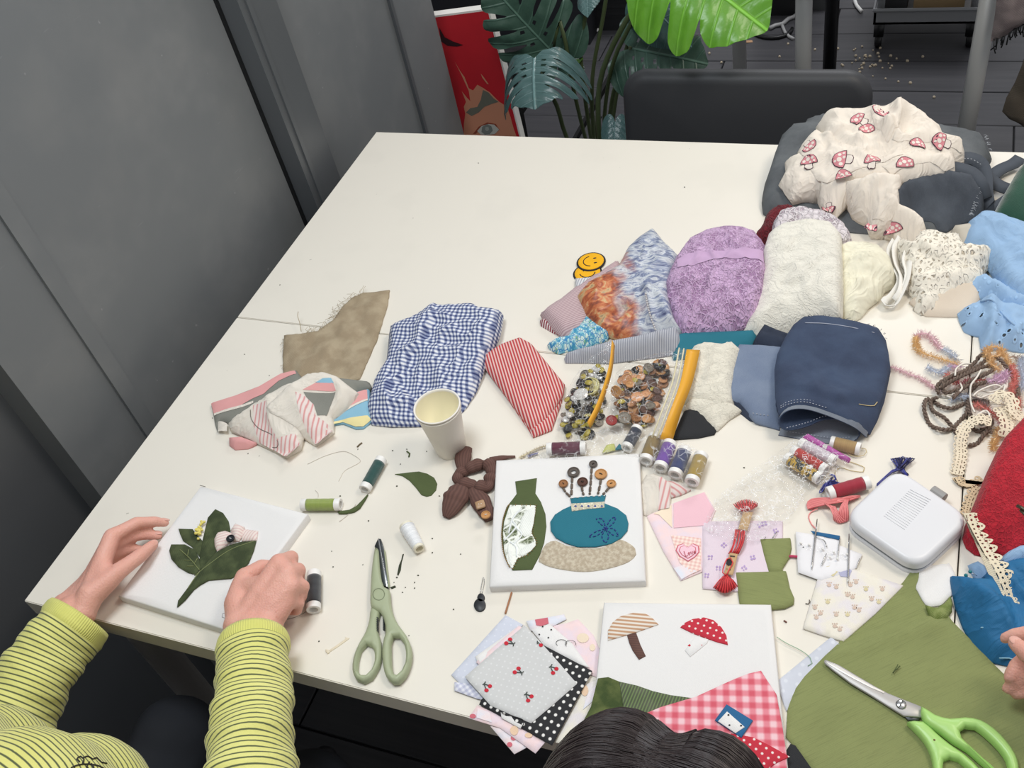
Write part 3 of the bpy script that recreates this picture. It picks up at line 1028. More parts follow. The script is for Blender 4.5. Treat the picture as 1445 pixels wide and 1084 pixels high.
M_LEAFG = m_leaf('bright_leaf', (70,130,26),(112,172,52),.32)
M_STEM = plain('plant_stem', (74,86,54),.5, var=.15, vscale=30)
HALF = [(-.10,.05),(-.19,.16),(-.17,.30),(-.06,.43),(.06,.49),(.13,.47),(.115,.34),(.10,.17),(.15,.26),(.20,.44),(.26,.50),(.345,.48),(.31,.34),(.26,.13),(.32,.22),(.40,.42),(.47,.465),(.545,.42),(.50,.28),(.43,.11),(.50,.18),(.58,.34),(.65,.37),(.71,.31),(.66,.20),(.60,.09),(.70,.15),(.80,.235),(.88,.17),(.95,.08)]
HOLES = [[(.205,.07),(.235,.06),(.25,.10),(.225,.12)],[(.36,.065),(.39,.055),(.41,.09),(.385,.11)],[(.08,.07),(.105,.06),(.12,.1),(.095,.11)]]
HFEW = [(-.10,.05),(-.19,.16),(-.17,.30),(-.06,.43),(.08,.50),(.22,.505),(.27,.45),(.235,.32),(.20,.21),(.28,.30),(.38,.43),(.48,.46),(.56,.40),(.53,.28),(.50,.19),(.58,.26),(.70,.29),(.82,.22),(.93,.10)]
def leaf(parent, base, tip, width, mat, face=(0,-.6,.8), droopv=.35, droopu=.15, cuts=True, seed=0):
    base, tip = np.array(base), np.array(tip)
    ax = tip - base; L = np.linalg.norm(ax); ax /= L
    nr = np.array(face, float); nr -= (nr @ ax) * ax; nr /= np.linalg.norm(nr)
    sd = np.cross(nr, ax)
    half = HFEW if cuts == 2 else HALF if cuts else [(-.10,.05),(-.19,.16),(-.17,.30),(-.06,.43),(.1,.49),(.3,.5),(.5,.44),(.7,.31),(.85,.19),(.95,.08)]
    ol = [(0,0)] + half + [(1.0,0)] + [(u, -v) for u, v in reversed(half)]
    ol = spline([np.array([u, v, 0]) for u, v in ol],.03, True)
    hs = ([h for h in HOLES] + [[(u, -v) for u, v in h] for h in HOLES]) if cuts == 1 else []
    V2, T, nb = fill2d(ol, .05, hs, rng=np.random.default_rng(seed + 3))
    u, v = V2[:, 0], V2[:, 1]
    w = width
    off = -droopv * w * (2 * np.abs(v)) ** 2 * .5 - droopu * L * np.clip(u, 0,1) ** 2 + .018 * w * np.cos((u - np.abs(v) * .55) / .155 * 2 * math.pi) * np.minimum(np.abs(v) * 4,1) + .05 * w * np.minimum(np.abs(v) * 5,1)
    V = base + np.outer(u * L, ax) + np.outer(v * w * (1 - .25 * droopv * (2 * np.abs(v)) ** 2), sd) + np.outer(off, nr)
    V = np.concatenate([V, V - nr * .0012])
    n = len(V2)
    F = [t for t in T] + [tuple(i + n for i in reversed(t)) for t in T]
    uv = np.concatenate([V2, V2])
    return mk('leaf', (V, F), mat, parent, uv=uv)
pc = PY(848,196,1.78)
pl = thing('potted_plant', 'large potted plant with split leaves behind the table, left of the black chair', 'plant', (pc[0],1.78,0))
pm = MB().add(xf(lathe([(0,0),(.10,0),(.135,.26),(.14,.27),(.128,.27),(.122,.24),(0,.24)],28), Matrix.Translation((pc[0],1.78,0))))
mk('pot', pm, plain('white_pot', (214,212,206),.45), pl)
mk('soil', xf(lathe([(0,.245),(.121,.245)],20), Matrix.Translation((pc[0],1.78,0))), plain('dark_soil', (38,32,26),.95, var=.3, vscale=80, bump=.5), pl)
def stem(px, Y=1.78, r=.0055, y0=None):
    pts = []
    for p in px:
        pts.append(PY(p[0], p[1], p[2] if len(p) > 2 else Y))
    b = np.array([pc[0] + (pts[0][0] - pc[0]) * .55,1.78 + (pts[0][1] - 1.78) * .4,.24])
    return mk('stem', tube(spline([b] + pts, .03), r, 6), M_STEM, pl)
# leaf, stem: leaf attach point is the end of its stem
stem([(800,195),(786,150),(766,110),(755,92)],1.68)
leaf(pl, PY(754,82,1.68), PY(749,140,1.55),.30, M_LEAFB, (0,-.55,.85),.95,.25, seed=1)
stem([(826,195),(808,120),(798,60),(790,30),(782,66)],1.80)
leaf(pl, PY(782,76,1.80), PY(684,-24,1.74),.25, M_LEAFD, (-.1,-.8,.55),.25,.1, seed=2)
stem([(834,195),(822,110),(820,60),(829,10)],1.84)
leaf(pl, PY(829,-16,1.86), PY(826,17,1.78),.07, M_LEAFB, (0,-.8,.6),.5,.2, False, seed=3)
stem([(858,195),(866,130),(880,95),(891,66)],1.74)
leaf(pl, PY(888,68,1.74), PY(992,86,1.68),.25, M_LEAFD, (.0,-.75,.65),.3,.15, seed=4)
stem([(862,195),(872,120),(884,70),(900,20),(918,-4)],1.79)
leaf(pl, PY(912,0,1.72), PY(972,64,1.66),.16, M_LEAFB, (-.1,-.75,.65),.45,.2, False, seed=5)
stem([(846,195),(846,120),(866,62),(900,4),(930,-30)],1.66,.0065)
leaf(pl, PY(950,-56,1.50), PY(1082,36,1.42),.32, M_LEAFG, (-.15,-.55,.8),.35,.12,2, seed=6)
stem([(838,195),(836,110),(850,30),(858,-20)],1.82)
leaf(pl, PY(893,-40,1.56), PY(924,38,1.52),.085, M_LEAFG, (-.1,-.7,.6),.3,.1, False, seed=7)
stem([(868,195),(866,182),(868,172)],1.64,.004)
leaf(pl, PY(868,172,1.62), PY(866,228,1.55),.075, M_LEAFB, (.2,-.6,.7),.4,.1, False, seed=8)
leaf(pl, PY(800,88,1.86), PY(824,112,1.84),.07, M_LEAFD, (.2,-.6,.7),.3,.1, False, seed=9)
leaf(pl, PY(808,92,1.84), PY(821,82,1.83),.018, M_LEAFG, (0,-.6,.8),.2,.1, False, seed=10)
stem([(842,195),(830,130),(812,100),(803,90)],1.86,.0045)
stem([(852,195),(858,120),(872,70),(892,30),(893,0)],1.70,.005)
# ------------------------------------------------------------------ canvases, patches and tools lying on the table
def crop(ox, oy, s):
    return lambda pts: [(ox + p[0] / s, oy + p[1] / s) + tuple(p[2:]) for p in pts]
def circ(x, y, r, ry=None, n=14, a0=0.0):
    ry = ry or r
    return [(x + r * math.cos(a0 + 2 * math.pi * k / n), y + ry * math.sin(a0 + 2 * math.pi * k / n)) for k in range(n)]
def wcirc(p, r, n=14):
    return [(p[0] + r * math.cos(2 * math.pi * k / n), p[1] + r * math.sin(2 * math.pi * k / n)) for k in range(n)]
def thread(name, px, h, r, mat, parent=None, step=.004, label=None, cat=None, n=5, group=None):
    pts = PL(px, h)
    o = mk(name, tube(spline(pts, step), r, n), mat, parent)
    if label: tag(o, label, cat, group)
    return o

M_CANVAS = cloth('primed_canvas', (231,229,227), var=.015, bump=.35, f=700)
M_OLIVE = cloth('olive_linen', (135,142,90), var=.10, slub=.22, bump=.4, f=600)
M_OLIVE_D = cloth('deep_olive_linen', (82,94,56), var=.2, bump=.4, f=600, slub=.15)
M_LEAFCLOTH = cloth('dark_green_cloth', (54,64,38), c2=(76,86,54), bump=.5, f=500, vscale=45)
M_TEAL = cloth('teal_cotton', (36,112,130), var=.06, bump=.3)
M_LINEN = cloth('beige_linen', (180,165,143), c2=(204,193,172), bump=.7, f=420, vscale=190)
M_BROWNRIB = striped('brown_rib_knit', (84,54,47),(102,69,60),.0030,.5,0,.25)
M_CREAMLACE = lace('cream_trim', (232,224,200),260,.55,.6,.001)
M_WHITELACE_FLAT = lace('white_flower_lace', (238,240,232),60,.92,.75,.0010, c2=(150,158,132))
M_STITCHB = plain('blue_stitch', (44,62,140),.7)
M_STITCHW = plain('white_stitch', (232,236,236),.7)
M_STITCHT = plain('tan_stitch', (146,118,70),.7)
M_STITCHG = plain('grey_brown_stitch', (104,90,78),.7)
M_BUTBROWN = plain('brown_wood_button', (150,102,62),.45, var=.2, vscale=120)
M_BUTTAN = plain('tan_wood_button', (192,140,86),.45, var=.15, vscale=120)
M_BUTDARK = plain('dark_wood_button', (84,54,42),.4, var=.25, vscale=140)
M_BUTGREY = plain('grey_shell_button', (92,84,78),.35, var=.3, vscale=160)
M_DARKDOT = plain('dark_print', (40,38,40),.8)
M_RED = plain('red_print', (196,34,52),.8)

def button_vf(r, t=.0022, rim=.25, holes=2, n=22, hole_r=.10):
    """real sewing button: raised rim, dished middle, through holes"""
    hp = [(.22 * r * math.cos(a),.22 * r * math.sin(a)) for a in ([0, math.pi] if holes == 2 else [math.pi / 4 + k * math.pi / 2 for k in range(4)])] if holes else []
    hs = [[(x + hole_r * r * math.cos(2 * math.pi * k / 7), y + hole_r * r * math.sin(2 * math.pi * k / 7)) for k in range(7)] for x, y in hp]
    if holes == 1: hs = [[(.42 * r * math.cos(2 * math.pi * k / 14),.42 * r * math.sin(2 * math.pi * k / 14)) for k in range(14)]]
    ri = r * (1 - rim)
    ring = [(ri * math.cos(2 * math.pi * k / n), ri * math.sin(2 * math.pi * k / n)) for k in range(n)]
    V2, T, nb = fill2d(ring, r * .5, hs)
    V = [(x, y, t * .62) for x, y in V2]; F = list(T)
    prev = list(range(n))
    for rr, z in ((r * (1 - rim * .7), t),(r * (1 - rim * .25), t),(r, t * .6),(r, t * .25),(r * .93,0)):
        b = len(V)
        V += [(rr * math.cos(2 * math.pi * k / n), rr * math.sin(2 * math.pi * k / n), z) for k in range(n)]
        for k in range(n):
            l = (k + 1) % n
            F.append((prev[k], b + k, b + l, prev[l]))
        prev = list(range(b, b + n))
    off = n
    for h in hs:
        m = len(h); b = len(V)
        V += [(x, y, 0) for x, y in h]
        for k in range(m):
            l = (k + 1) % m
            F.append((off + k, off + l, b + l, b + k))
        off += m
    return np.array(V, float), F
def sewn_button(parent, px, h, r, mat, holes=2, thread_m=None, rot=0.0, name='button', label=None):
    p = P(px[0], px[1], h + .002)
    M = Matrix.Translation((p[0], p[1], TH + h)) @ Matrix.Rotation(rot, 4, 'Z')
    o = mk(name, xf(button_vf(r, .0028,.25, holes), M), mat, parent)
    sharp(o, 40)
    if thread_m and holes in (2,4):
        a = .22 * r
        mk('thread_stitch', xf(tube([(-a, 0,.0012),(-a * .8,0,.0024),(a * .8,0,.0024),(a, 0,.0012)], r * .09,5), M), thread_m, o)
    if label: o['label'] = label
    return o
def dash(parent, name, px, h, r, mat, on=.62, n=None, seg=.006):
    """running stitch: separate raised stitches along a pixel path"""
    pts = spline(PL(px, h),.0008)
    L = max(2, int(seg / .0008)); mb = MB(); i = 0
    while i < len(pts) - 2:
        q = pts[i:i + max(2, int(L * on))]
        q = [p + np.array([0,0, r * .6 * math.sin(math.pi * k / max(1, len(q) - 1))]) for k, p in enumerate(q)]
        if len(q) >= 2: mb.add(tube(q, r, 4))
        i += L
    return mk(name, mb, mat, parent)

# ---- vase canvas
c = crop(620,620,4.817)
vc = slab('stretched_canvas', M_CANVAS, c([(385,140),(1360,92),(1402,962),(338,1002)]),0,.013, bevel=.0018)
tag(vc, 'white canvas with a green vase and a teal pot of button flowers', 'canvas')
H = .013
slab('linen_patch', M_LINEN, c([(725,710),(790,688),(860,720),(1000,740),(1120,730),(1210,680),(1280,700),(1330,740),(1338,780),(1290,830),(1180,870),(1050,895),(940,898),(800,878),(720,855),(675,830),(690,770)]), H, H + .0012, vc, .0005,.006, smooth_ol=True)
slab('vase_patch', M_OLIVE_D, c([(515,285),(662,262),(652,365),(690,425),(720,505),(727,590),(712,700),(680,790),(630,885),(497,890),(440,780),(420,640),(430,540),(455,460),(495,410),(525,370)]), H, H + .0014, vc, .0005,.006)
lp = c([(478,445),(655,448),(652,500),(632,560),(628,640),(655,690),(655,720),(590,785),(530,810),(495,880),(465,840),(440,760),(432,640),(440,560)])
slab('lace_patch', M_WHITELACE_FLAT, lp, H + .0014, H + .0022, vc, .0004,.005)
for q, w in (([(470,640),(500,540),(560,470)],.0013),([(440,690),(520,600),(500,560)],.0012),([(520,600),(560,650),(500,720)],.0011),([(480,700),(520,730),(525,800)],.0011)):
    thread('lace_cord', c(q), H + .0024, w, M_STITCHW, vc, .003)
slab('lace_leaf', cloth('white_lace_leaf', (236,238,232), bump=.8, f=300), c([(650,455),(585,490),(552,550),(545,620),(575,662),(620,650),(640,570),(650,500)]), H + .0022, H + .0030, vc, .0005,.004)
slab('lace_leaf', bpy.data.materials['white_lace_leaf'], c([(650,700),(600,715),(555,745),(535,785),(570,790),(620,760),(655,720)]), H + .0022, H + .0030, vc, .0005,.004)
slab('lace_leaf', bpy.data.materials['white_lace_leaf'], c([(545,655),(515,680),(500,700),(520,702),(540,685)]), H + .0022, H + .0030, vc, .0005,.004)
slab('lace_leaf', bpy.data.materials['white_lace_leaf'], c([(465,750),(490,760),(497,820),(490,855),(470,820)]), H + .0022, H + .0030, vc, .0005,.004)
dash(vc, 'blanket_stitch', c([(470,447),(440,520),(425,620),(428,720),(445,800),(478,872)]), H + .0022,.0009, M_STITCHT, .8, seg=.0032)
mb = MB()
q = spline(PL(c([(655,448),(640,560),(632,640),(660,705),(600,785),(540,808),(500,878)]), H + .0024),.0035)
q += spline(PL(c([(478,445),(560,447),(650,450)]), H + .0024),.006)
for i in range(0, len(q) - 1):
    d = q[i + 1] - q[i]; n_ = np.array([-d[1], d[0],0]); n_ /= np.linalg.norm(n_) + 1e-9
    mb.add(tube([q[i] - n_ * .0014, q[i] + n_ * .0016],.0005,4))
mk('whip_stitch', mb, M_STITCHT, vc)
slab('pot_patch', M_TEAL, c([(888,398),(1010,385),(1132,377),(1118,432),(1210,468),(1270,515),(1285,570),(1278,620),(1235,670),(1170,708),(1060,730),(940,730),(860,705),(790,668),(757,620),(753,560),(785,510),(840,475),(900,448)]), H + .0012, H + .0026, vc, .0006,.006)
slab('lace_band', M_CREAMLACE, c([(893,436),(1010,430),(1122,422),(1122,462),(1010,472),(900,488)]), H + .0026, H + .0036, vc, .0004,.004)
dash(vc, 'white_running_stitch', c([(895,400),(1010,390),(1125,384)]), H + .0030,.0008, M_STITCHW, .65, seg=.0075)
for x in (925,968,1012,1058,1103):
    slab('lace_eyelet', M_STITCHB, c([(x - 9,455),(x, 446),(x + 9,452),(x + 6,460)]), H + .0034, H + .0040, vc, .0002,.004)
for pet in ([(1130,605),(1080,560),(1070,540),(1110,545),(1130,600)],[(1130,605),(1160,550),(1192,530),(1190,560),(1140,608)],[(1130,605),(1185,610),(1215,655),(1180,650),(1135,612)],[(1128,610),(1105,660),(1130,702),(1150,660),(1132,612)],[(1125,608),(1060,630),(1020,662),(1070,655),(1122,614)]):
    dash(vc, 'flower_stitch', c(pet), H + .0030,.00075, M_STITCHB, .75, seg=.006)
for (bx, by, r, m, hl), st in zip([(842,299,.0066, M_BUTBROWN, 2),(911,221,.0088, M_BUTGREY, 1),(972,287,.0075, M_BUTDARK, 4),(1045,166,.0060, M_BUTGREY, 4),(1097,234,.0088, M_BUTTAN, 2),(1168,299,.0066, M_BUTTAN, 2)],
                                  [[(838,330),(860,362),(888,390)],[(903,262),(900,320),(897,388)],[(968,320),(972,350),(980,378)],[(1035,200),(1029,290),(1022,374)],[(1098,275),(1090,320),(1078,372)],[(1155,328),(1135,352),(1112,376)]]):
    dash(vc, 'stem_stitch', c(st), H + .0012,.0016, M_STITCHG, .88, seg=.011)
    sewn_button(vc, c([(bx, by)])[0], H + .0016, r, m, hl, plain('button_thread', (60,50,44),.7) if 'button_thread' not in bpy.data.materials else bpy.data.materials['button_thread'], rot=bx * .1, label='dark ring-shaped button' if hl == 1 else None)
thread('loose_thread', [(722,836),(719,846),(716,856),(713,866)],.002,.0012, plain('tan_yarn', (170,118,84),.8), label='tan thread sticking out from under the vase canvas', cat='thread')

# ---- leaf canvas
c = crop(60,680,3.6125)
lc = slab('stretched_canvas', M_CANVAS, c([(806,20),(1352,162),(922,752),(384,582)]),0,.015, bevel=.0018)
tag(lc, 'white canvas with dark green fabric leaves, held between two hands', 'canvas')
H = .015
lfs = [([(880,138),(842,182),(828,240),(812,310),(800,370),(800,450),(830,425),(880,360),(905,330),(957,290),(957,245),(948,200),(920,158)], 'center'),
       ([(692,238),(765,240),(785,268),(815,300),(806,350),(797,380),(760,330),(715,300),(700,265)], 'a'),
       ([(655,318),(725,318),(775,345),(798,390),(803,440),(780,472),(740,462),(690,432),(655,392),(645,350)], 'b'),
       ([(1088,300),(1075,350),(1050,410),(1010,460),(960,490),(845,500),(800,525),(770,548),(725,602),(685,638),(690,605),(735,545),(765,500),(790,465),(830,420),(880,360),(950,322),(1010,305)], 'd')]
for i, (pl_, _) in enumerate(lfs):
    slab('fabric_leaf', M_LEAFCLOTH, c(pl_), H + .0004 * i, H + .0014 + .0006 * i, lc, .0005,.006)
M_VEIN = plain('leaf_vein_stitch', (122,130,84),.8)
for q in ([(700,345),(750,390),(800,450)],[(740,375),(745,345)],[(760,400),(725,400)],[(775,415),(790,390)],[(770,430),(735,430)],[(775,480),(850,420),(960,345),(1080,302)],[(740,545),(770,500),(800,460)]):
    thread('vein_stitch', c(q), H + .0030,.0006, M_VEIN, lc)
mb = MB(); rg = np.random.default_rng(3)
for k in range(26):
    p = P(*c([(803 + rg.normal() * 11,243 + rg.normal() * 14)])[0], H + .005)
    mb.add(ball(p + np.array([0,0, rg.uniform(-.002,.002)]), rg.uniform(.0016,.0028),6,5))
mk('yellow_pompom', mb, plain('yellow_wool', (228,214,120),.9), lc)
M_PINKSTR = striped('pale_pink_stripe', (236,222,214),(222,190,186),.0042,.35,1,.15)
Drape('ribbon_loop', M_PINKSTR, c([(895,258,.019),(930,250,.021),(965,262,.019),(970,285,.018),(935,318,.019),(890,352,.018),(878,325,.019),(876,290,.019)]), bump=.005, edge=.008, base=H, parent=lc, res=.0035, rot=.6)
Drape('ribbon_loop', M_PINKSTR, c([(960,245,.019),(985,214,.021),(1022,228,.021),(1020,262,.019),(1000,300,.018),(975,300,.018)]), bump=.006, edge=.007, base=H, parent=lc, res=.0035, rot=.2)
Drape('ribbon_tail', M_PINKSTR, c([(1015,240),(1096,250),(1090,296),(1015,300)]), h=.0175, bump=.002, edge=.006, base=H, parent=lc, res=.0035, rot=1.5)
sewn_button(lc, c([(957,288)])[0], H + .008,.0062, plain('black_glass_button', (40,42,46),.2),2, M_STITCHW, label='small black button on the pink ribbon')
for q in ([(282,685),(290,687)],):
    thread('pencil_mark', q, H + .0008,.0004, M_DARKDOT, lc)
thread('pencil_mark', c([(935,668),(918,672),(915,690),(935,697)]), H + .0003,.0004, plain('pencil', (150,150,152),.8), lc)

# ---- mushroom canvas
c = crop(820,840,4.443)
mc = slab('stretched_canvas', M_CANVAS, [(852,849.5),(1088,852.5),(1113,1092),(828,1088)],0,.013, bevel=.0018)
tag(mc, 'white canvas with two cloth mushrooms over a pink gingham hill', 'canvas')
H = .013
M_TANSTR = striped('tan_stripe', (232,224,212),(194,150,116),.0050,.5,1,.1)
M_REDDOT = dotted('red_polka', (194,44,62),(236,226,222),.0108,.0013)
M_GRASS = striped('painted_grass_cloth', (44,64,28),(104,134,70),.0034,.38,0,.25, var=.25)
M_GRASSD = cloth('dark_grass_cloth', (58,74,34), c2=(96,106,58), bump=.5, vscale=40)
M_PINKGING = gingham('pink_gingham', (240,200,206),(228,138,150),(212,92,108),.0140)
slab('mushroom_cap', M_TANSTR, c([(168,283),(168,220),(200,165),(250,130),(330,108),(400,112),(440,135),(485,182),(350,230)]), H, H + .0016, mc, .0005,.006, rot=.13)
slab('mushroom_stem', M_BROWNRIB, c([(287,248),(345,235),(372,310),(405,380),(362,403),(322,345),(302,300)]), H, H + .0014, mc, .0005,.006, rot=1.75)
slab('mushroom_cap', M_REDDOT, c([(622,200),(650,172),(700,148),(770,138),(830,155),(880,200),(910,250),(920,310),(850,292),(780,268),(700,238)]), H, H + .0016, mc, .0005,.006, rot=.6)
ws = slab('mushroom_stem', cloth('white_cotton', (232,230,228), var=.02), c([(650,345),(715,255),(798,276),(792,298),(685,385)]), H, H + .0012, mc, .0004,.006)
slab('red_dot', M_RED, c([(668,318),(678,306),(688,312),(682,322)]), H + .0012, H + .0015, mc, .0001)
slab('red_dot', M_RED, c([(752,316),(757,309),(762,314)]), H + .0012, H + .0015, mc, .0001)
slab('grass_patch', M_GRASSD, c([(105,520),(170,512),(238,540),(255,640),(272,760),(210,800),(150,832),(5,842),(2,810),(60,700)]), H, H + .0022, mc, .0006,.006)
slab('grass_patch', M_GRASS, c([(238,540),(350,565),(450,600),(560,625),(670,640),(720,648),(520,730),(380,790),(272,765),(255,640)]), H, H + .0020, mc, .0006,.006, rot=-.12)
slab('gingham_hill', M_PINKGING, c([(1128,472),(1165,530),(1225,620),(1262,820),(1287,980),(1292,1110),(900,1110),(700,900),(350,762),(500,700),(720,635),(850,575),(960,525),(1050,490)]), H + .0020, H + .0036, mc, .0006,.008, rot=.22)
slab('red_patch', M_REDDOT, c([(940,865),(1080,890),(1180,940),(1310,1012),(1230,1048),(1180,1084),(1100,1110),(1000,1110),(912,915)]), H + .0036, H + .0050, mc, .0005,.008, rot=.35)
slab('blue_patch', cloth('house_blue', (42,100,146), var=.04), c([(912,683),(1078,785),(1005,893),(838,783)]), H + .0050, H + .0062, mc, .0005,.006)
slab('window_patch', bpy.data.materials['white_cotton'], c([(915,728),(1026,826),(968,865),(858,790)]), H + .0062, H + .0072, mc, .0004,.006)
for x, y in ((924,751),(930,815),(1003,818)):
    slab('dark_dot', M_DARKDOT, c(circ(x, y, 7,6,8)), H + .0072, H + .0075, mc, .0001)

# ---- stack of printed squares
c = crop(620,840,4.443)
M_LAV = dotted('lavender_pin_dot', (206,210,223),(219,222,232),.012,.0010)
M_LAVCHK = gingham('lavender_check', (232,232,240),(208,210,226),(188,190,212),.006)
M_PINKFLO = cloth('pink_print_cotton', (240,214,214), c2=(232,214,222), bump=.2, vscale=60)
M_BLUEFLO = cloth('pale_blue_print', (224,226,236), c2=(240,222,222), bump=.2, vscale=40)
M_WHITEC = bpy.data.materials['white_cotton']
M_IVORY = cloth('ivory_print_cotton', (232,226,212), c2=(226,220,222), bump=.2, vscale=45)
M_BLACKDOT = dotted('black_polka', (38,38,41),(236,234,230),.0128,.0018)
M_GREYDOT = dotted('grey_pin_dot', (206,206,205),(219,219,219),.0105,.0011)
G_ST = 'printed cotton squares in the fanned stack'
def sq(name, m, pts, h, label, rot=0.0, cat='fabric square', group=G_ST, **kw):
    d = Drape(name, m, c(pts), h=h, bump=.0006, edge=.004, noise=kw.pop('noise', (.0003,.03)), base=h - .001, thin=True, rot=rot, res=.006, **kw)
    tag(d.obj, label, cat, group)
    return d
z = .0015
sq('fabric_square', M_LAV, [(415,125),(525,185),(175,602),(75,500)], z, 'lavender pin-dotted fabric square at the upper left of the fanned stack', .9)
sq('fabric_square', M_LAVCHK, [(95,545),(210,560),(300,660),(240,650),(95,598)], z + .001, 'lavender checked fabric square peeking out at the left of the fanned stack', .9)
d = sq('fabric_square', M_PINKFLO, [(690,195),(800,175),(868,150),(965,250),(1008,350),(1000,520),(930,490)], z, 'pale pink fabric square with frayed edge at the right of the fanned stack')
d.decal('print', cloth('peach_print', (238,220,196)),[c(circ(900,270,38,30)), c(circ(960,330,18,22))])
d = sq('fabric_square', M_BLUEFLO, [(545,162),(700,135),(782,120),(796,150),(690,205),(575,225)], z + .001, 'pale blue fabric square with a red block at the top of the fanned stack')
d.decal('print', cloth('rose_print', (206,108,120)),[c([(600,155),(680,142),(686,180),(640,196),(608,190)])])
d = sq('fabric_square', M_WHITEC, [(575,215),(690,180),(830,300),(940,455),(860,425),(660,320)], z + .0025, 'white fabric square with black doodles in the fanned stack')
d.decal('print', [M_DARKDOT],[c(circ(x, y, 6,5,7)) for x, y in ((648,198),(627,248),(684,268),(702,218))])
for cx_, cy_ in ((765,300),(822,305)):
    thread('print_outline', c([(cx_ + 34 * math.cos(a), cy_ + 22 * math.sin(a)) for a in np.linspace(2.4,6.8,9)]), z + .004,.0003, M_DARKDOT, d.obj)
d = sq('fabric_square', M_IVORY, [(1000,520),(985,640),(900,830),(832,942),(722,922),(850,690),(920,560)], z + .001, 'ivory and blue print fabric square at the lower right of the fanned stack')
d.decal('print', [cloth('peach_print2', (232,200,170)), bpy.data.materials['pale_blue_print']],[(c(circ(912,600,22,34)),0),(c([(985,560),(970,660),(900,720),(930,620)]),1)])
d = sq('fabric_square', M_BLUEFLO, [(320,822),(400,792),(560,948),(470,996)], z + .0012, 'pale blue cherry-print fabric square hanging lowest over the table edge')
d.decal('print', bpy.data.materials['rose_print'],[c(circ(465,897,17,16)), c(circ(441,938,17,16))])
d = sq('fabric_square', M_PINKFLO, [(183,770),(238,690),(400,762),(662,922),(602,992),(380,832)], z + .003, 'pink floral fabric square hanging over the table edge at the front of the fanned stack')
d.decal('print', [bpy.data.materials['rose_print'], bpy.data.materials['peach_print2'], bpy.data.materials['pale_blue_print']],[(c(circ(210,760,20,14)),0),(c(circ(470,850,26,30)),1),(c([(240,710),(320,740),(330,800),(235,770)]),2),(c(circ(560,880,24,16)),1)])
sq('fabric_square', M_PINKFLO, [(330,330),(500,190),(640,300),(420,560),(230,420)], z + .0035, 'pink fabric square tucked directly under the top left of the grey cherry square')
sq('fabric_square', M_WHITEC, [(225,385),(480,205),(520,260),(250,440)], z + .003, 'white fabric square sticking out at the left of the fanned stack')
sq('fabric_square', M_BLACKDOT, [(655,315),(958,475),(706,942),(345,735),(250,685),(262,656)], z + .0048, 'black fabric square with white polka dots under the cherry square', .55)
sq('fabric_square', M_WHITEC, [(385,735),(528,782),(512,838),(390,770)], z + .0052, 'white fabric square with a dark outline at the front of the fanned stack')
thread('sewing_thread', c([(390,740),(525,782),(511,836)]), z + .0068,.0004, M_DARKDOT, label='thin dark thread across the front of the fanned stack', cat='thread')
ch_ = sq('fabric_square', M_GREYDOT, [(535,188),(700,368),(862,555),(720,680),(575,802),(440,745),(320,690),(160,512),(350,345)], z + .0062, 'grey pin-dotted fabric square with red cherries on top of the stack', .75, noise=(.0005,.05))
cher = []
stems_ = []
for x, y, a in ((485,474,0),(722,475,1),(305,584,1),(566,648,1),(432,292,0),(637,315,2)):
    if a == 0:
        cher += [circ(x - 12, y + 11,14,12), circ(x + 12, y - 13,14,12)]; stems_ += [[(x + 2, y + 12),(x + 34, y + 16),(x + 32, y + 30)],[(x + 14, y - 4),(x + 34, y + 16),(x + 44, y + 6)]]
    elif a == 1:
        cher += [circ(x - 9, y + 14,14,12), circ(x + 12, y - 12,14,12)]; stems_ += [[(x - 12, y + 4),(x - 24, y - 26),(x - 14, y - 40)],[(x + 4, y - 16),(x - 24, y - 26),(x - 34, y - 20)]]
    else:
        cher += [circ(x, y, 13,11)]; stems_ += [[(x - 8, y - 6),(x - 24, y - 26),(x - 22, y - 8)]]
ch_.decal('cherry_print', M_RED, [c(q) for q in cher], res=.003)
for q in stems_:
    pts = [ch_.at(*p) + np.array([0,0,.0007]) for p in c(q)]
    mk('cherry_stem_print', ribbon(spline(pts, .003),.0006,.0003), plain('stem_print', (70,78,74),.8) if 'stem_print' not in bpy.data.materials else bpy.data.materials['stem_print'], ch_.obj)

# ---- sage green scissors
c = crop(420,740,4.517)
sp_ = P(530,850)
sg = thing('scissors', 'sage green kitchen scissors lying closed on the table', 'scissors', tuple(sp_))
M_SAGE = plain('sage_plastic', (166,174,143),.42, spec=.4)
M_SAGED = plain('sage_plastic_shadow_line', (128,136,108),.5)
M_BLADE = plain('dark_steel', (84,88,90),.3, metal=.8)
M_EDGE = plain('bright_steel', (206,208,210),.2, metal=.9)
slab('blade', M_BLADE, c([(490,138),(512,90),(530,92),(547,150),(577,402),(545,388),(528,345),(516,250)]),.003,.0075, sg, .0004)
slab('blade_edge', M_EDGE, c([(510,92),(519,93),(573,398),(561,394)]),.0075,.0082, sg, .0003)
slab('back_blade_cover', M_SAGE, c([(541,148),(556,165),(583,385),(577,405),(566,330)]),.001,.006, sg, .0012)
slab('handle', M_SAGE, c([(465,522),(518,548),(503,600),(506,680),(522,735),(527,820),(510,895),(465,972),(415,998),(368,978),(345,920),(352,840),(385,755),(430,675),(453,600)]),.001,.0115, sg, .0032,.006,
     [c([(432,752),(462,762),(484,795),(487,860),(465,918),(430,952),(397,952),(377,925),(378,862),(397,790)])], smooth_ol=True)
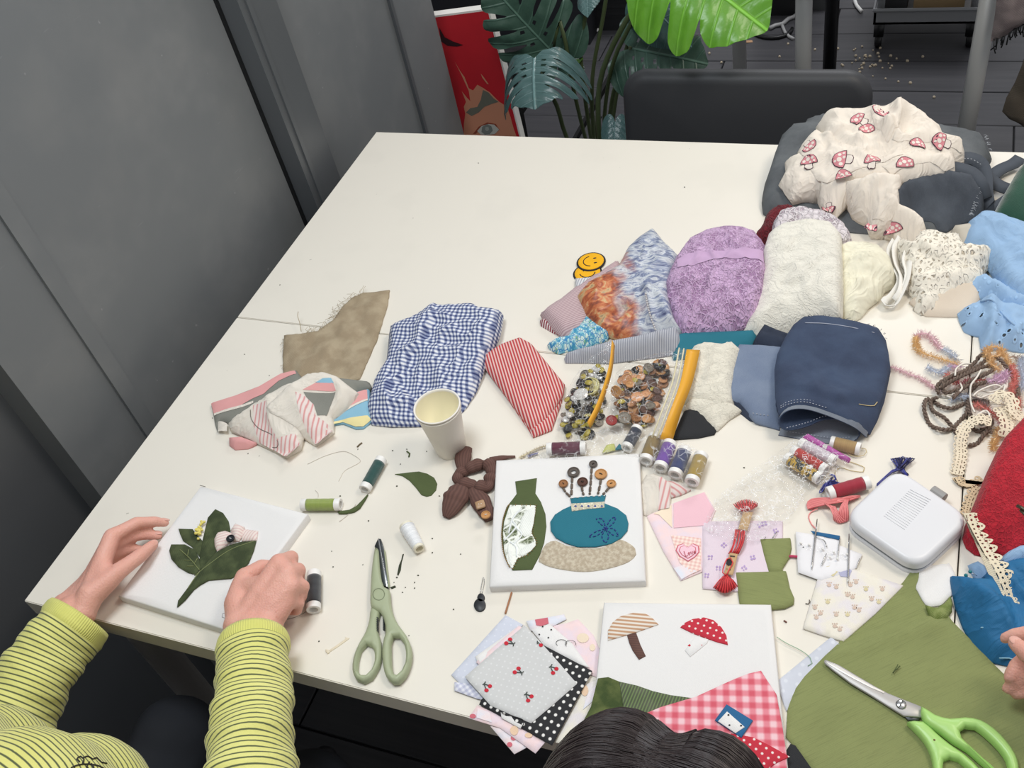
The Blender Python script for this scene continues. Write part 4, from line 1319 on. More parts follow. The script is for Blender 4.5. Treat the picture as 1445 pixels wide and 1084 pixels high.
slab('handle', M_SAGE, c([(491,135),(508,150),(517,262),(530,350),(546,392),(578,408),(584,480),(601,560),(640,636),(690,705),(719,790),(713,875),(680,955),(640,998),(600,1000),(562,965),(542,900),(535,800),(545,722),(557,685),(555,640),(541,585),(520,548),(464,518),(461,400),(471,255)]),.003,.0135, sg, .0032,.006,
     [c([(600,702),(640,702),(669,740),(686,800),(683,870),(660,922),(627,952),(604,945),(592,900),(588,820),(587,745)])], smooth_ol=True)
thread('rivet_ring', c(circ(517,446,37,37,24) + [(554,446)]),.0136,.0006, M_SAGED, sg)
mb = MB()
for k in range(8):
    mb.add(ball(P(*c([(509 + (k % 2) * 1,600 + k * 12)])[0],.007),(.0018,.0012,.003),6,5)); mb.add(ball(P(*c([(551,596 + k * 11)])[0],.007),(.0018,.0012,.003),6,5))
mk('gripping_teeth', mb, M_BLADE, sg)

# ---- needle threader, leaf, scraps
c = crop(420,740,4.517)
nt2 = thing('needle_threader', 'black needle threader with a thin wire loop beside the vase canvas', 'needle threader', tuple(P(677,850)))
slab('grip', plain('threader_black', (40,42,46),.45), c(circ(1160,513,38,42,20)),0,.0022, nt2,.0006)
slab('grip_neck', bpy.data.materials['threader_black'], c(circ(1168,466,24,28,16)),0,.0022, nt2,.0006)
thread('wire_loop', c([(1163,440),(1172,390),(1184,335),(1190,370),(1175,440)]),.0015,.0004, M_EDGE, nt2)
c = crop(400,620,6.02)
lf_ = slab('fabric_leaf', M_OLIVE_D, c([(945,295),(1000,288),(1080,278),(1150,272),(1220,290),(1280,325),(1305,375),(1295,430),(1255,475),(1215,485),(1170,470),(1120,405),(1070,350),(1010,310)]),0,.0016, None, .0005,.006)
tag(lf_, 'single olive green fabric leaf lying right of the dark green spool', 'fabric leaf')
st_ = Drape('fabric_strip', M_OLIVE_D, c([(460,612),(560,598),(620,565),(665,520),(715,465),(690,510),(645,580),(600,610),(530,625),(470,626)]), h=.0035, bump=.002, edge=.004, res=.003); tag(st_.obj, 'thin curled olive fabric offcut beside the light green spool', 'fabric scrap')
c = crop(420,740,4.517)
M_TWIG = cloth('dark_scrap', (52,58,40), bump=.4)
for pts, nm, lb in (([(668,190),(676,187),(662,240),(656,290),(640,325),(634,318),(645,260),(660,225)], 'fabric_scrap', 'dark green sliver of cloth right of the sage scissors'),
                    ([(590,400),(620,388),(626,398),(598,410)], 'fabric_scrap', 'small dark crumb of cloth touching the sage scissors'),
                    ([(178,795),(200,800),(205,815),(190,825),(176,808)], 'fabric_scrap', 'small cream tag of cloth left of the scissors handle')):
    s_ = slab(nm, M_TWIG if 'dark' in lb else cloth('cream_scrap', (226,214,190)), c(pts),0,.0016, None, .0004,.004); tag(s_, lb, 'scrap')
s_ = slab('fabric_scrap', bpy.data.materials['cream_scrap'], c([(203,800),(255,765),(305,728),(302,718),(330,725),(320,735),(260,778),(208,812)]),0,.0010, None, .0003,.004); tag(s_, 'pale cream paper sliver left of the sage scissors', 'scrap')
rg = np.random.default_rng(12)
spots = [(585,822),(556,822),(572,829),(568,836),(560,815),(512,797),(468,778),(650,782),(610,780),(577,897),(520,735),(560,686),(505,634),(578,642),(602,637),(554,636),(574,634),(565,655),(430,560),(380,530),(300,590),(350,640),(480,700),(610,760),(470,800),(620,700),(585,830),(590,812),(966,264),(675,230),(1050,660),(450,905),(640,860),(545,880),(345,500),(395,402)]
mb = MB()
for x, y in spots:
    p = P(x, y, .0006); mb.add(ball(p, (rg.uniform(.0006,.0016), rg.uniform(.0006,.0014),.0006),5,4))
tag(mk('table_crumbs', mb, M_TWIG), 'tiny dark lint crumbs sprinkled over the white table', 'crumbs', kind='stuff')
M_THREADW = plain('fine_white_thread', (214,206,194),.8)
M_THREADG = plain('fine_grey_thread', (120,112,104),.8)
thread('loose_thread', [(434,655),(460,643),(485,637),(502,644),(509,651),(500,657),(486,665),(478,679)],.0006,.0004, M_THREADW, label='fine pale thread curling above the light green spool', cat='thread')
thread('loose_thread', [(445,692),(449,696),(449,702)],.0006,.0004, M_THREADW, label='short pale thread end above the light green spool', cat='thread')
thread('loose_thread', [(502,712),(495,722),(487,730),(479,736)],.0008,.0005, M_THREADW, label='pale thread below the green offcut strip', cat='thread')
thread('fabric_scrap', [(504,631),(508,627),(511,625)],.001,.0012, plain('brown_lint', (110,94,70),.9), label='brown lint speck above the dark green spool', cat='scrap')
thread('fabric_scrap', [(574,637),(578,640),(577,645)],.001,.0012, M_OLIVE_D, label='green lint speck between the cup and the gingham cloth', cat='scrap')
thread('sewing_thread', [(434,862),(424,868),(414,872),(405,874)],.004,.0004, M_THREADG, label='thread running from the black spool to the right hand', cat='thread')

# ---- lime green scissors are placed on the olive cloth (see the fabrics)
# ------------------------------------------------------------------ heaps of cloth
def D(name, mat, ol, label, cat='cloth', group=None, **kw):
    cv = kw.pop('cv', None)
    if cv: kw['folds'] = [(k, cv(p), a, w) for k, p, a, w in kw.get('folds', ())]; ol = cv(ol)
    d = Drape(name, mat, ol, **kw)
    if label: tag(d.obj, label, cat, group)
    return d
def frays(parent, d, px, n, L, mat, seed=0, rad=.00035, spread=.5):
    """loose threads sticking out of a cut edge"""
    rg = np.random.default_rng(seed); mb = MB()
    q = spline([d.at(*p) for p in px],.002)
    ctr = d.c
    for k in range(n):
        i = rg.integers(0, len(q) - 1); p = q[i]
        t = q[min(i + 1, len(q) - 1)] - q[max(i - 1,0)]
        out = np.array([-t[1], t[0],0]); out /= np.linalg.norm(out) + 1e-9
        if out[:2] @ (p[:2] - ctr) < 0: out = -out
        tt = t / (np.linalg.norm(t) + 1e-9)
        l = L * rg.uniform(.3,1.0); a = rg.normal() * spread
        e = p + (out + tt * a) * l; m = (p + e) / 2 + tt * rg.normal() * l * .25
        z0 = max(p[2] - .001, TH + .0008)
        mb.add(tube([(p[0], p[1], z0),(m[0], m[1], z0 + l * .1),(e[0], e[1], max(TH + .0006, z0 - .001))], rad, 4))
    return mk('loose_threads', mb, mat, parent)

M_NAT = cloth('natural_linen', (154,137,112), c2=(174,158,132), bump=.7, f=380, vscale=30)
M_CREAM = cloth('cream_cotton', (224,216,204), var=.03, wr=.4)
M_PINKG = cloth('dusty_pink', (222,160,158), var=.06)
M_GREYC = cloth('heather_grey', (132,132,124), var=.10, bump=.5)
M_SKYC = cloth('sky_blue_cotton', (138,184,206), var=.05)
M_PSTR = striped('pink_pinstripe', (232,218,212),(216,152,150),.0070,.34,0,.12)
M_GING = gingham('blue_gingham', (228,229,233),(130,140,172),(46,57,104),.0074,.47,.14,.25)
M_REDSTR = striped('red_stripe', (228,196,190),(186,50,54),.0046,.56,0,.14)
M_MAUVE = striped('mauve_pinstripe', (206,184,186),(170,140,146),.0032,.5,1,.2)
M_REDWHT = striped('red_white_stripe', (228,218,216),(140,40,58),.0050,.55,0,.1)
M_GREYSTR = striped('grey_pinstripe', (186,188,196),(136,140,152),.0034,.42,0,.2)
M_VELVET = cloth('green_velvet', (20,70,52), var=.3, bump=.5, sheen=.6)

# -- natural linen offcut
lin_ = D('linen_offcut', M_NAT, [(401,473,.006),(430,470,.006),(448,467,.006),(470,452,.006),(484,432,.008),(497,420,.010),(512,413,.010),(530,412,.007),(549,409,.004),(546,432,.003),(531,480,.003),(507,534,.003),(470,545,.003),(400,540,.003),(399,505,.003)], 'natural beige linen offcut with a torn frayed edge', bump=.003, noise=(.0022,.07), res=.005, jag=.0006,
         folds=[('ridge', [(470,455),(500,440),(540,425)],.003,.012),('ridge', [(430,520),(480,480),(530,440)],.0025,.02)], base=0)
frays(lin_.obj, lin_, [(430,471),(450,467),(470,453),(486,431),(500,419),(515,413)],46,.022, cloth('linen_thread', (176,160,132)),2)
frays(lin_.obj, lin_, [(401,475),(400,500),(400,530)],8,.008, bpy.data.materials['linen_thread'],3)
thread('loose_threads', [(425,468,.008),(423,456,.016),(420,446,.020),(421,440,.02)],.006,.0006, bpy.data.materials['linen_thread'], lin_.obj)

# -- striped soft cloth with pink, grey and blue bands (several folds, one cloth)
c = crop(280,380,3.8714)
sc_ = thing('striped_cloth', 'crumpled cream cloth with pink, grey and blue stripe bands', 'cloth', tuple(P(410,590)))
k1 = dict(parent=sc_, res=.005, seed=5)
f_ = Drape('fold', M_GREYC, c([(70,735,.004),(200,690,.008),(330,640,.012),(450,570,.014),(530,552,.012),(560,600,.016),(470,700,.014),(330,800,.01),(180,860,.006),(165,840,.004),(140,830,.003),(110,830,.003),(105,890,.002),(92,850,.002),(82,790,.003)]), bump=.004, noise=(.001,.05), rot=.5, **k1)
f_.decal('pink_band', [M_PINKG, M_SKYC, M_CREAM],[(c([(70,737),(200,692),(330,642),(450,572),(528,556),(535,572),(440,610),(360,680),(230,745),(85,792)]),0),(c([(85,790),(230,744),(300,720),(300,732),(230,757),(87,802)]),2),(c([(108,834),(135,834),(158,845),(158,886),(106,888)]),2)])
Drape('fold', M_GREYC, c([(720,590,.02),(780,596,.022),(920,612,.014),(935,640,.012),(860,665,.012),(880,700,.012),(800,760,.01),(700,760,.012),(690,640,.018)]), bump=.006, noise=(.001,.04), **k1)
f2 = Drape('fold', M_SKYC, c([(855,672,.014),(925,655,.012),(930,720,.01),(940,810,.006),(955,815,.006),(900,868,.003),(860,870,.003),(790,840,.004),(715,850,.004),(700,800,.006),(780,740,.01)]), bump=.004, noise=(.001,.04), **k1)
f2.decal('pink_band', [M_PINKG, M_CREAM, cloth('pale_yellow_band', (232,218,160))],[(c([(858,676),(922,660),(925,708),(800,765),(790,750)]),0),(c([(925,708),(926,718),(800,778),(795,768)]),1),(c([(720,838),(800,820),(925,800),(945,822),(900,860),(860,862),(790,838),(722,850)]),2)])
f3 = D('fold', M_CREAM, ([(165,840,.012),(210,800,.018),(300,740,.026),(390,690,.030),(470,640,.034),(520,620,.036),(560,680,.034),(600,760,.03),(640,850,.018),(560,900,.014),(550,970,.010),(480,1026,.004),(400,985,.005),(320,945,.006),(250,910,.006),(180,880,.007)]), None, cv=c, bump=.008, edge=.016, noise=(.0015,.06), rot=.2, folds=[('ridge', [(390,690),(380,780),(440,900)],.004,.01),('step', [(370,700),(375,770),(380,800)],.004,.008)], **k1)
f3.decal('stripe_band', [M_PSTR],[c([(300,745),(375,715),(372,780),(395,860),(430,925),(440,985),(400,985),(335,950),(300,850)]), c([(430,930),(530,900),(555,960),(480,1024),(400,982)])])
f4 = D('fold', M_CREAM, ([(375,760,.034),(420,715,.036),(505,630,.042),(600,575,.040),(690,565,.038),(760,590,.034),(810,630,.03),(858,668,.024),(800,740,.020),(720,800,.016),(735,890,.006),(640,962,.004),(560,905,.008),(480,850,.016),(400,800,.028)]), None, cv=c, bump=.008, edge=.016, noise=(.0018,.06), rot=.2, folds=[('ridge', [(510,640),(530,700),(620,850)],.004,.012),('ridge', [(520,625),(600,600),(730,590)],.003,.012),('step', [(740,620),(740,700),(700,800)],.004,.01)], under=[f3], **k1)
f4.decal('stripe_band', [M_PSTR, M_PINKG, M_SKYC, M_GREYC, M_CREAM],[(c([(530,670),(575,690),(630,740),(640,800),(700,840),(735,885),(640,958),(580,860),(545,760)]),0),
    (c([(570,660),(640,622),(735,620),(752,664),(640,664)]),1),(c([(640,620),(680,598),(725,595),(740,622)]),2),(c([(575,672),(750,672),(730,730),(700,800),(650,800),(632,742),(590,700)]),3)])
Drape('fold', M_PINKG, c([(168,920,.008),(230,915,.010),(310,945,.008),(270,980,.002),(200,985,.002),(170,960,.003)]), bump=.006, edge=.008, **k1)
mk('embroidery_thread', tube(spline([f3.at(*p) + np.array([0,0,.001]) for p in c([(285,770),(290,820),(330,870),(400,905),(435,945),(430,975),(400,975)])],.004),.0006,5), M_THREADG, sc_)

# -- blue gingham
c = crop(500,420,4.518)
g_ = D('gingham_cloth', M_GING, ([(232,178,.026),(380,120,.030),(440,85,.032),(500,42,.034),(640,42,.034),(755,36,.036),(795,60,.036),(920,76,.030),(900,200,.028),(850,320,.022),(825,345,.022),(800,470,.016),(770,590,.008),(705,705,.004),(640,770,.003),(440,815,.004),(330,812,.006),(235,812,.006),(110,805,.004),(85,690,.010),(130,520,.016),(210,390,.022),(225,270,.024)]), 'blue and white gingham cloth folded in a loose heap behind the cup', bump=.012, edge=.03, noise=(.0016,.05,.005), res=.0045, rot=.10, warp=.45, seed=8, cv=c,
       folds=[('step', [(500,130),(430,260),(300,400),(255,520),(330,640)],-.008,.012),('ridge', [(500,60),(470,180),(380,320),(270,460)],.004,.012),('ridge', [(820,240),(780,420),(700,620)],.005,.014),('step', [(205,400),(205,600),(215,800)],-.006,.008),('ridge', [(440,290),(500,430),(560,570)],.005,.012),('ridge', [(510,150),(650,170),(830,220)],.003,.010),('ridge', [(480,210),(640,240),(800,270)],.003,.008),('ridge', [(120,620),(230,640),(380,650)],.003,.01),('ridge', [(420,330),(560,340),(700,350)],.0025,.01)])

# -- folded red stripe
r_ = thing('striped_cloth', 'folded red and white pinstripe cloth right of the paper cup', 'cloth', tuple(P(740,550)))
D('lower_layer', M_REDSTR, [(682,512),(735,478),(746,486),(794,546),(792,566),(778,606),(752,616),(748,608)], None, h=.004, bump=.004, edge=.008, parent=r_, rot=.55, res=.006)
D('upper_layer', M_REDSTR, [(677,508,.010),(690,496,.014),(708,485,.016),(733,476,.012),(748,484,.014),(795,541,.012),(794,556,.010),(772,590,.008),(750,606,.008)], None, bump=.006, edge=.014, parent=r_, rot=.55, res=.006, base=.004, noise=(.0006,.08))

# -- smiley patches and a striped scrap
def smiley(px, h, rr, label, ang):
    p = P(px[0], px[1], h)
    s_ = thing('smiley_patch', label, 'patch', tuple(p - np.array([0,0, h])), 'yellow smiley face patches', rot=None)
    slab('dark_border', plain('patch_black', (34,34,38),.85, bump=.3) if 'patch_black' not in bpy.data.materials else bpy.data.materials['patch_black'], wcirc(p, rr, 28), h - .0014, h, s_, .0005,.006, world=True)
    slab('yellow_face', cloth('patch_yellow', (240,178,20), bump=.4) if 'patch_yellow' not in bpy.data.materials else bpy.data.materials['patch_yellow'], wcirc(p, rr * .88,28), h, h + .0008, s_, .0003,.006, world=True)
    M = Matrix.Rotation(ang, 3, 'Z'); z_ = TH + h + .0008
    w = lambda x, y: np.array([*(p[:2] + rr * np.array(M @ Vector((x, y, 0)))[:2]), z_])
    for ex in (-.25,.25):
        slab('eye', bpy.data.materials['patch_black'],[w(ex + .06 * math.cos(a),.28 + .12 * math.sin(a)) for a in np.linspace(0,6.283,10, False)], h + .0008, h + .0012, s_, .0001, world=True)
    mk('smile', tube(spline([w(.52 * math.cos(a),.0 + .52 * math.sin(a)) for a in np.linspace(math.pi * 1.05, math.pi * 1.95,9)],.002),.0009,5), bpy.data.materials['patch_black'], s_)
smiley((829,385),.0016,.0250, 'yellow smiley patch half hidden under the striped scrap', .35)
smiley((834,369),.0036,.0252, 'yellow smiley patch lying on top, farthest of the two', -1.2)
D('striped_scrap', striped('white_grey_stripe', (222,222,224),(160,162,172),.0045,.35,0,.12),[(812,393),(834,391),(850,392),(846,402),(826,412),(813,408)], 'small white and grey striped scrap covering the lower smiley patch', h=.006, bump=.003, edge=.006, base=.003, res=.004)

# -- mauve pinstripe roll
mv = thing('striped_cloth', 'rolled mauve pinstripe cloth with a red and white striped inner end', 'cloth', tuple(P(800,440)))
D('inner_layer', M_REDWHT, [(762,452,.004),(768,449,.010),(790,466,.010),(792,474,.003),(780,470,.001),(763,460,.001)], None, bump=.004, edge=.006, parent=mv, rot=-.2, res=.004)
D('outer_layer', M_MAUVE, [(764,441,.014),(790,424,.018),(815,405,.022),(845,386,.024),(872,368,.02),(885,395,.02),(845,440,.014),(820,470,.006),(800,475,.005),(792,474,.006),(778,458,.012)], None, bump=.012, edge=.02, parent=mv, rot=.62, res=.005, noise=(.001,.06))

# -- turquoise print
def m_turq():
    s = NT('turquoise_print'); uv = s.uv()
    a = s.vor(uv, 240, 'DISTANCE_TO_EDGE'); b = s.noise(uv, 95,3)
    col = s.ramp(b, [(.36,(60,148,176)),(.47,(150,206,214)),(.55,(222,234,226)),(.66,(120,176,130)),(.75,(54,140,158))])
    col = s.mix(s.math('SUBTRACT', 1.0, s.step(a, .07,.04)), col, lin((56,132,186)))
    return s.fin(col, .8, weave(s, uv, 600,.3))
M_TURQ = m_turq()
tq = thing('print_cloth', 'turquoise and white batik print cloth under the mauve roll', 'cloth', tuple(P(815,465)))
D('flat_fold', M_TURQ, [(806,425,.014),(820,424,.016),(832,440,.016),(850,458,.014),(858,470,.008),(820,486,.004),(802,478,.006)], None, bump=.006, edge=.012, parent=tq, res=.004)
D('rolled_fold', M_TURQ, [(773,486,.006),(784,478,.010),(806,474,.012),(838,460,.016),(858,466,.014),(856,478,.006),(825,490,.004),(805,494,.003),(788,500,.001),(776,494,.001)], None, bump=.008, edge=.010, parent=tq, res=.004, folds=[('ridge', [(780,488),(815,478),(850,466)],.004,.006)])

# -- grey pinstripe cloth
D('striped_cloth', M_GREYSTR, [(797,505,.006),(800,498,.012),(818,492,.020),(838,488,.022),(868,480,.024),(900,474,.026),(930,466,.028),(953,461,.026),(958,478,.016),(957,499,.004),(925,504,.003),(900,507,.003),(860,513,.002),(830,512,.002),(798,512,.002)], 'grey pinstripe cloth lying behind the two bags of buttons', bump=.006, edge=.014, rot=.15, res=.005,
  folds=[('step', [(835,488),(836,500),(832,512)],.004,.006),('ridge', [(800,506),(870,498),(955,478)],.003,.008),('step', [(925,468),(928,485),(925,504)],-.003,.006)])

# -- silky shirt with an orange and blue painted print
def m_silk():
    s = NT('painted_print_silk'); uv = s.uv(); q = s.xyz(uv)
    st = s.noise(s.map(uv, (22,60,1),(0,0,.5)),1,5,.65,1.5)
    cold = s.ramp(st, [(.32,(58,64,104)),(.45,(128,138,166)),(.54,(206,210,214)),(.62,(142,148,168)),(.75,(78,84,116))])
    wn = s.noise(s.map(uv, (40,70,1),(0,0,.4)),1,5,.6,1.0)
    warm = s.ramp(wn, [(.34,(112,66,54)),(.45,(174,92,60)),(.54,(206,130,86)),(.62,(206,178,130)),(.72,(120,96,86))])
    gx = s.math('ADD', s.math('MULTIPLY', q[0],9.0), s.math('MULTIPLY', s.noise(uv, 18,3),1.6))
    k = s.step(gx, .55,.22)
    col = s.mix(k, warm, cold)
    return s.fin(col, .42, s.bump(s.noise(uv, 260,3),.15,.001), spec=.45)
sh = D('silky_shirt', m_silk(),[(815,418,.030),(830,400,.036),(850,390,.038),(872,378,.038),(885,352,.030),(900,338,.026),(922,323,.022),(936,341,.024),(957,361,.026),(948,390,.034),(941,410,.04),(945,440,.04),(957,462,.022),(950,467,.018),(922,479,.010),(892,481,.008),(862,471,.012),(842,456,.020),(826,438,.026)], 'silky shirt with an orange and blue brushstroke print, folded in a bundle', bump=.014, edge=.03, res=.004, rot=.35, noise=(.0015,.05,.004), base=0,
       folds=[('step', [(945,385),(905,412),(870,430),(840,440)],-.012,.010),('ridge', [(912,412),(918,440),(925,465)],.006,.006),('ridge', [(912,412),(935,425),(955,455)],.007,.006),('ridge', [(870,380),(850,410),(840,435)],.004,.014),('step', [(912,412),(880,432),(858,452)],.008,.008)])
dash(sh.obj, 'seam_stitching', [(911,414),(914,432),(919,450),(925,466)],.052,.0014, plain('pale_seam', (200,196,196),.8),.8, seg=.006)

# -- teal cloth under the lilac lace
D('plain_cloth', M_TEAL, [(948,474,.010),(965,470,.012),(1062,466,.012),(1068,476,.008),(1062,489,.003),(1010,500,.003),(965,506,.003),(950,508,.003)], 'teal cotton cloth showing under the lilac lace', bump=.005, res=.006)

# -- lilac lace
M_LIL = lace('lilac_lace', (204,170,206),175,.35,.55,.0022, c2=(172,134,174))
M_LILP = cloth('lilac_jersey', (196,164,198), var=.05)
li = D('lace_cloth', M_LIL, [(946,382,.050),(955,362,.055),(972,340,.060),(998,327,.060),(1022,323,.058),(1045,323,.055),(1066,330,.05),(1079,346,.05),(1079,378,.05),(1074,410,.04),(1065,442,.022),(1050,458,.012),(1035,468,.006),(1020,474,.004),(1000,474,.004),(985,474,.003),(972,479,.003),(960,474,.004),(958,460,.012),(948,446,.02),(941,425,.03),(940,400,.04)], 'bundle of lilac stretch lace between the silky shirt and the white lace', bump=.020, edge=.04, res=.0045, noise=(.0018,.045,.005), jag=.0006,
       folds=[('ridge', [(945,395),(990,400),(1070,388)],.005,.012),('step', [(960,455),(1000,448),(1060,445)],.008,.008),('ridge', [(955,430),(1000,425),(1060,420)],.004,.01),('ridge', [(1000,460),(1030,455),(1060,440)],.006,.01),('step', [(1000,448),(996,460),(985,474)],.006,.008)])
li.decal('jersey_panel', M_LILP, [[(966,360),(1000,354),(1040,352),(1077,356),(1078,372),(1040,366),(1000,368),(975,376),(956,378),(955,368)]], lift=.0014)

# -- dark red lace, white openwork lace, textured white lace, cream silk
M_WINE = lace('wine_lace', (108,22,34),170,.3,.5,.002)
wn = D('lace_cloth', M_WINE, [(1063,334,.030),(1076,318,.040),(1082,302,.048),(1097,291,.052),(1115,290,.056),(1130,300,.05),(1110,330,.03),(1085,345,.02)], 'dark wine red lace peeking out behind the white lace', bump=.012, edge=.02, res=.005, noise=(.002,.03), jag=.001)
M_OPEN = lace('white_openwork', (226,218,222),130,.45,.8,.003, c2=(188,172,182))
op = D('lace_cloth', M_OPEN, [(1092,312,.056),(1103,296,.06),(1130,292,.062),(1165,299,.06),(1188,312,.055),(1200,330,.045),(1200,350,.03),(1150,352,.03),(1095,335,.04)], 'white openwork lace with scalloped edge on top of the white lace bundle', bump=.012, edge=.025, res=.005, noise=(.0015,.04), jag=.0008)
def m_emboss(name, c1, sc, d, rough=.85):
    s = NT(name); uv = s.uv()
    wv = s.noise(s.map(uv, (1,1.5,1)), sc, 3,.6,2.2)
    e = s.vor(s.map(uv, (1,1.2,1)), sc * 1.1, 'SMOOTH_F1')
    h = s.math('ADD', s.math('ABSOLUTE', s.math('SUBTRACT', wv, .5)), s.math('MULTIPLY', e, .25))
    n = s.noise(uv, 30,4)
    L = lin(c1)
    col = s.mix(n, tuple(x * .93 for x in L[:3]) + (1,), L)
    return s.fin(col, rough, s.bump(h, .9, d, weave(s, uv, 500,.3)), sheen=.2)
M_WTEX = m_emboss('white_textured_lace', (236,232,220),42,.006)
wt = D('lace_cloth', M_WTEX, [(1078,352,.058),(1085,330,.06),(1105,318,.062),(1140,312,.062),(1172,316,.062),(1186,330,.060),(1187,360,.056),(1186,400,.046),(1184,440,.030),(1160,452,.016),(1135,460,.012),(1115,466,.008),(1098,470,.005),(1070,476,.003),(1048,470,.003),(1062,440,.014),(1072,405,.030),(1078,378,.046)], 'large bundle of textured white lace right of the lilac lace', bump=.018, edge=.035, res=.005, noise=(.0022,.06,.004), under=[op],
       folds=[('ridge', [(1065,462),(1110,458),(1170,442)],.004,.01),('step', [(1080,440),(1120,450),(1180,430)],.004,.010)])
M_SILKC = cloth('cream_silk', (234,229,206), var=.03, rough=.55, bump=.1, sheen=.2, wr=.6)
cs_ = D('silk_cloth', M_SILKC, [(1184,350,.040),(1195,343,.044),(1215,342,.046),(1240,347,.042),(1255,362,.034),(1262,385,.020),(1258,400,.014),(1246,405,.016),(1240,418,.012),(1225,430,.010),(1215,448,.003),(1205,454,.002),(1188,448,.003),(1184,420,.012),(1185,385,.028)], 'crumpled cream silk cloth beside the white textured lace', bump=.014, edge=.03, res=.0045, noise=(.003,.05,.007), seed=5,
        folds=[('ridge', [(1190,385),(1215,375),(1250,380)],.008,.012),('ridge', [(1188,415),(1210,400),(1245,398)],.008,.010),('ridge', [(1195,440),(1210,425),(1230,410)],.006,.008),('step', [(1235,395),(1215,418),(1200,440)],.006,.008)])

# -- white elastic straps
M_ELAS = cloth('white_elastic', (232,229,222), var=.02, bump=.5, f=900)
el = thing('elastic_band', 'white elastic straps looped between the cream silk and the crochet lace', 'elastic', tuple(P(1262,400)))
for pts in ([(1256,372,.020),(1266,388,.016),(1268,402,.012),(1256,420,.008),(1246,426,.010),(1250,432,.008),(1262,432,.008),(1270,420,.014),(1280,395,.024),(1284,365,.03)],
            [(1270,336,.03),(1262,352,.026),(1264,372,.022),(1272,392,.02),(1270,412,.018),(1262,424,.012)],
            [(1284,345,.03),(1276,368,.026),(1280,388,.022),(1276,408,.014)],[(1262,340,.028),(1254,356,.022),(1258,376,.014)]):
    q = spline(PL(pts),.005)
    nn = []
    for i in range(len(q)):
        t = q[min(i + 1, len(q) - 1)] - q[max(i - 1,0)]; s_ = np.array([-t[1], t[0],0]); s_ /= np.linalg.norm(s_) + 1e-9
        v = s_ * .75 + np.array([0,0,.66]); nn.append(v / np.linalg.norm(v))
    mk('strap', ribbon(q, .0062,.0013, nn), M_ELAS, el)

# -- grey jeans heap with the mushroom print cloth on top
M_JG = denim('washed_black_denim', (72,76,80),(106,110,113),.25)
M_JGD = denim('dark_grey_denim', (50,55,63),(84,90,99),.25)
M_FRAY = cloth('pale_denim_fray', (176,180,186), bump=.3)
jn = thing('jeans', 'heap of washed grey black jeans with cut frayed edges under the mushroom print cloth', 'jeans', tuple(P(1240,270)))
ja = D('back_leg', M_JG, [(1128,188,.062),(1140,168,.066),(1160,162,.066),(1200,158,.064),(1260,168,.060),(1320,176,.056),(1382,187,.050),(1390,200,.044),(1397,214,.030),(1380,240,.03),(1300,260,.03),(1160,250,.03)], None, bump=.012, edge=.03, parent=jn, res=.007, jag=.0008, seed=4)
jb = D('front_leg', M_JG, [(1078,300,.006),(1079,280,.020),(1084,248,.036),(1094,215,.050),(1104,190,.058),(1118,178,.062),(1150,176,.064),(1200,186,.064),(1280,210,.06),(1330,240,.05),(1330,290,.026),(1320,330,.003),(1260,332,.003),(1200,327,.003),(1150,322,.003),(1105,314,.003)], None, bump=.018, edge=.035, parent=jn, res=.006, noise=(.002,.08,.004), under=[ja], seed=6,
       folds=[('step', [(1330,312),(1240,300),(1150,290),(1085,284)],-.010,.010),('ridge', [(1082,270),(1120,278),(1200,300)],.006,.014),('step', [(1090,262),(1130,272),(1165,282)],-.006,.008)])
jc = D('torn_panel', M_JGD, [(1262,275,.066),(1275,258,.07),(1300,250,.07),(1340,244,.066),(1372,250,.058),(1386,272,.044),(1384,290,.030),(1372,305,.016),(1345,318,.008),(1336,326,.004),(1300,318,.012),(1290,300,.028),(1272,290,.05)], None, bump=.010, edge=.02, parent=jn, res=.005, noise=(.0015,.06,.004), under=[jb], seed=7, folds=[('step', [(1318,250),(1338,270),(1336,320)],.010,.006),('step', [(1372,255),(1352,285),(1340,322)],-.005,.006),('ridge', [(1290,262),(1280,275),(1266,280)],.006,.008)])
frays(jn, jc, [(1380,262),(1372,290),(1366,305)],30,.008, M_FRAY, 5)
frays(jn, ja, [(1388,190),(1394,205),(1396,214)],14,.007, M_FRAY, 6)
def strap(pts, w, mat, parent, lean=.3, t=.003, name='waistband'):
    q = spline(PL(pts),.006); nn = []
    for i in range(len(q)):
        tt = q[min(i + 1, len(q) - 1)] - q[max(i - 1,0)]; s_ = np.array([-tt[1], tt[0],0]); s_ /= np.linalg.norm(s_) + 1e-9
        v = -s_ * lean + np.array([0,0,1.0]); nn.append(v / np.linalg.norm(v))
    return mk(name, ribbon(q, w, t, nn), mat, parent)
for pts, ln in (([(1345,226,.055),(1368,224,.052),(1384,232,.044),(1391,250,.034),(1392,275,.020),(1396,292,.008),(1408,292,.006),(1424,282,.008),(1445,270,.012)],.5),
                ([(1320,236,.07),(1350,238,.062),(1372,246,.054),(1384,262,.044),(1390,282,.02)],.4),
                ([(1394,252,.02),(1408,262,.014),(1424,268,.008),(1440,270,.004)],.3),([(1396,252,.014),(1412,240,.012),(1430,232,.012),(1440,224,.014)],.1)):
    strap(pts, .011, M_JGD, jn, ln)
dash(jn, 'topstitching', [(1345,226,.061),(1368,224,.058),(1384,232,.050)],.05,.0007, M_FRAY, .6, seg=.006)

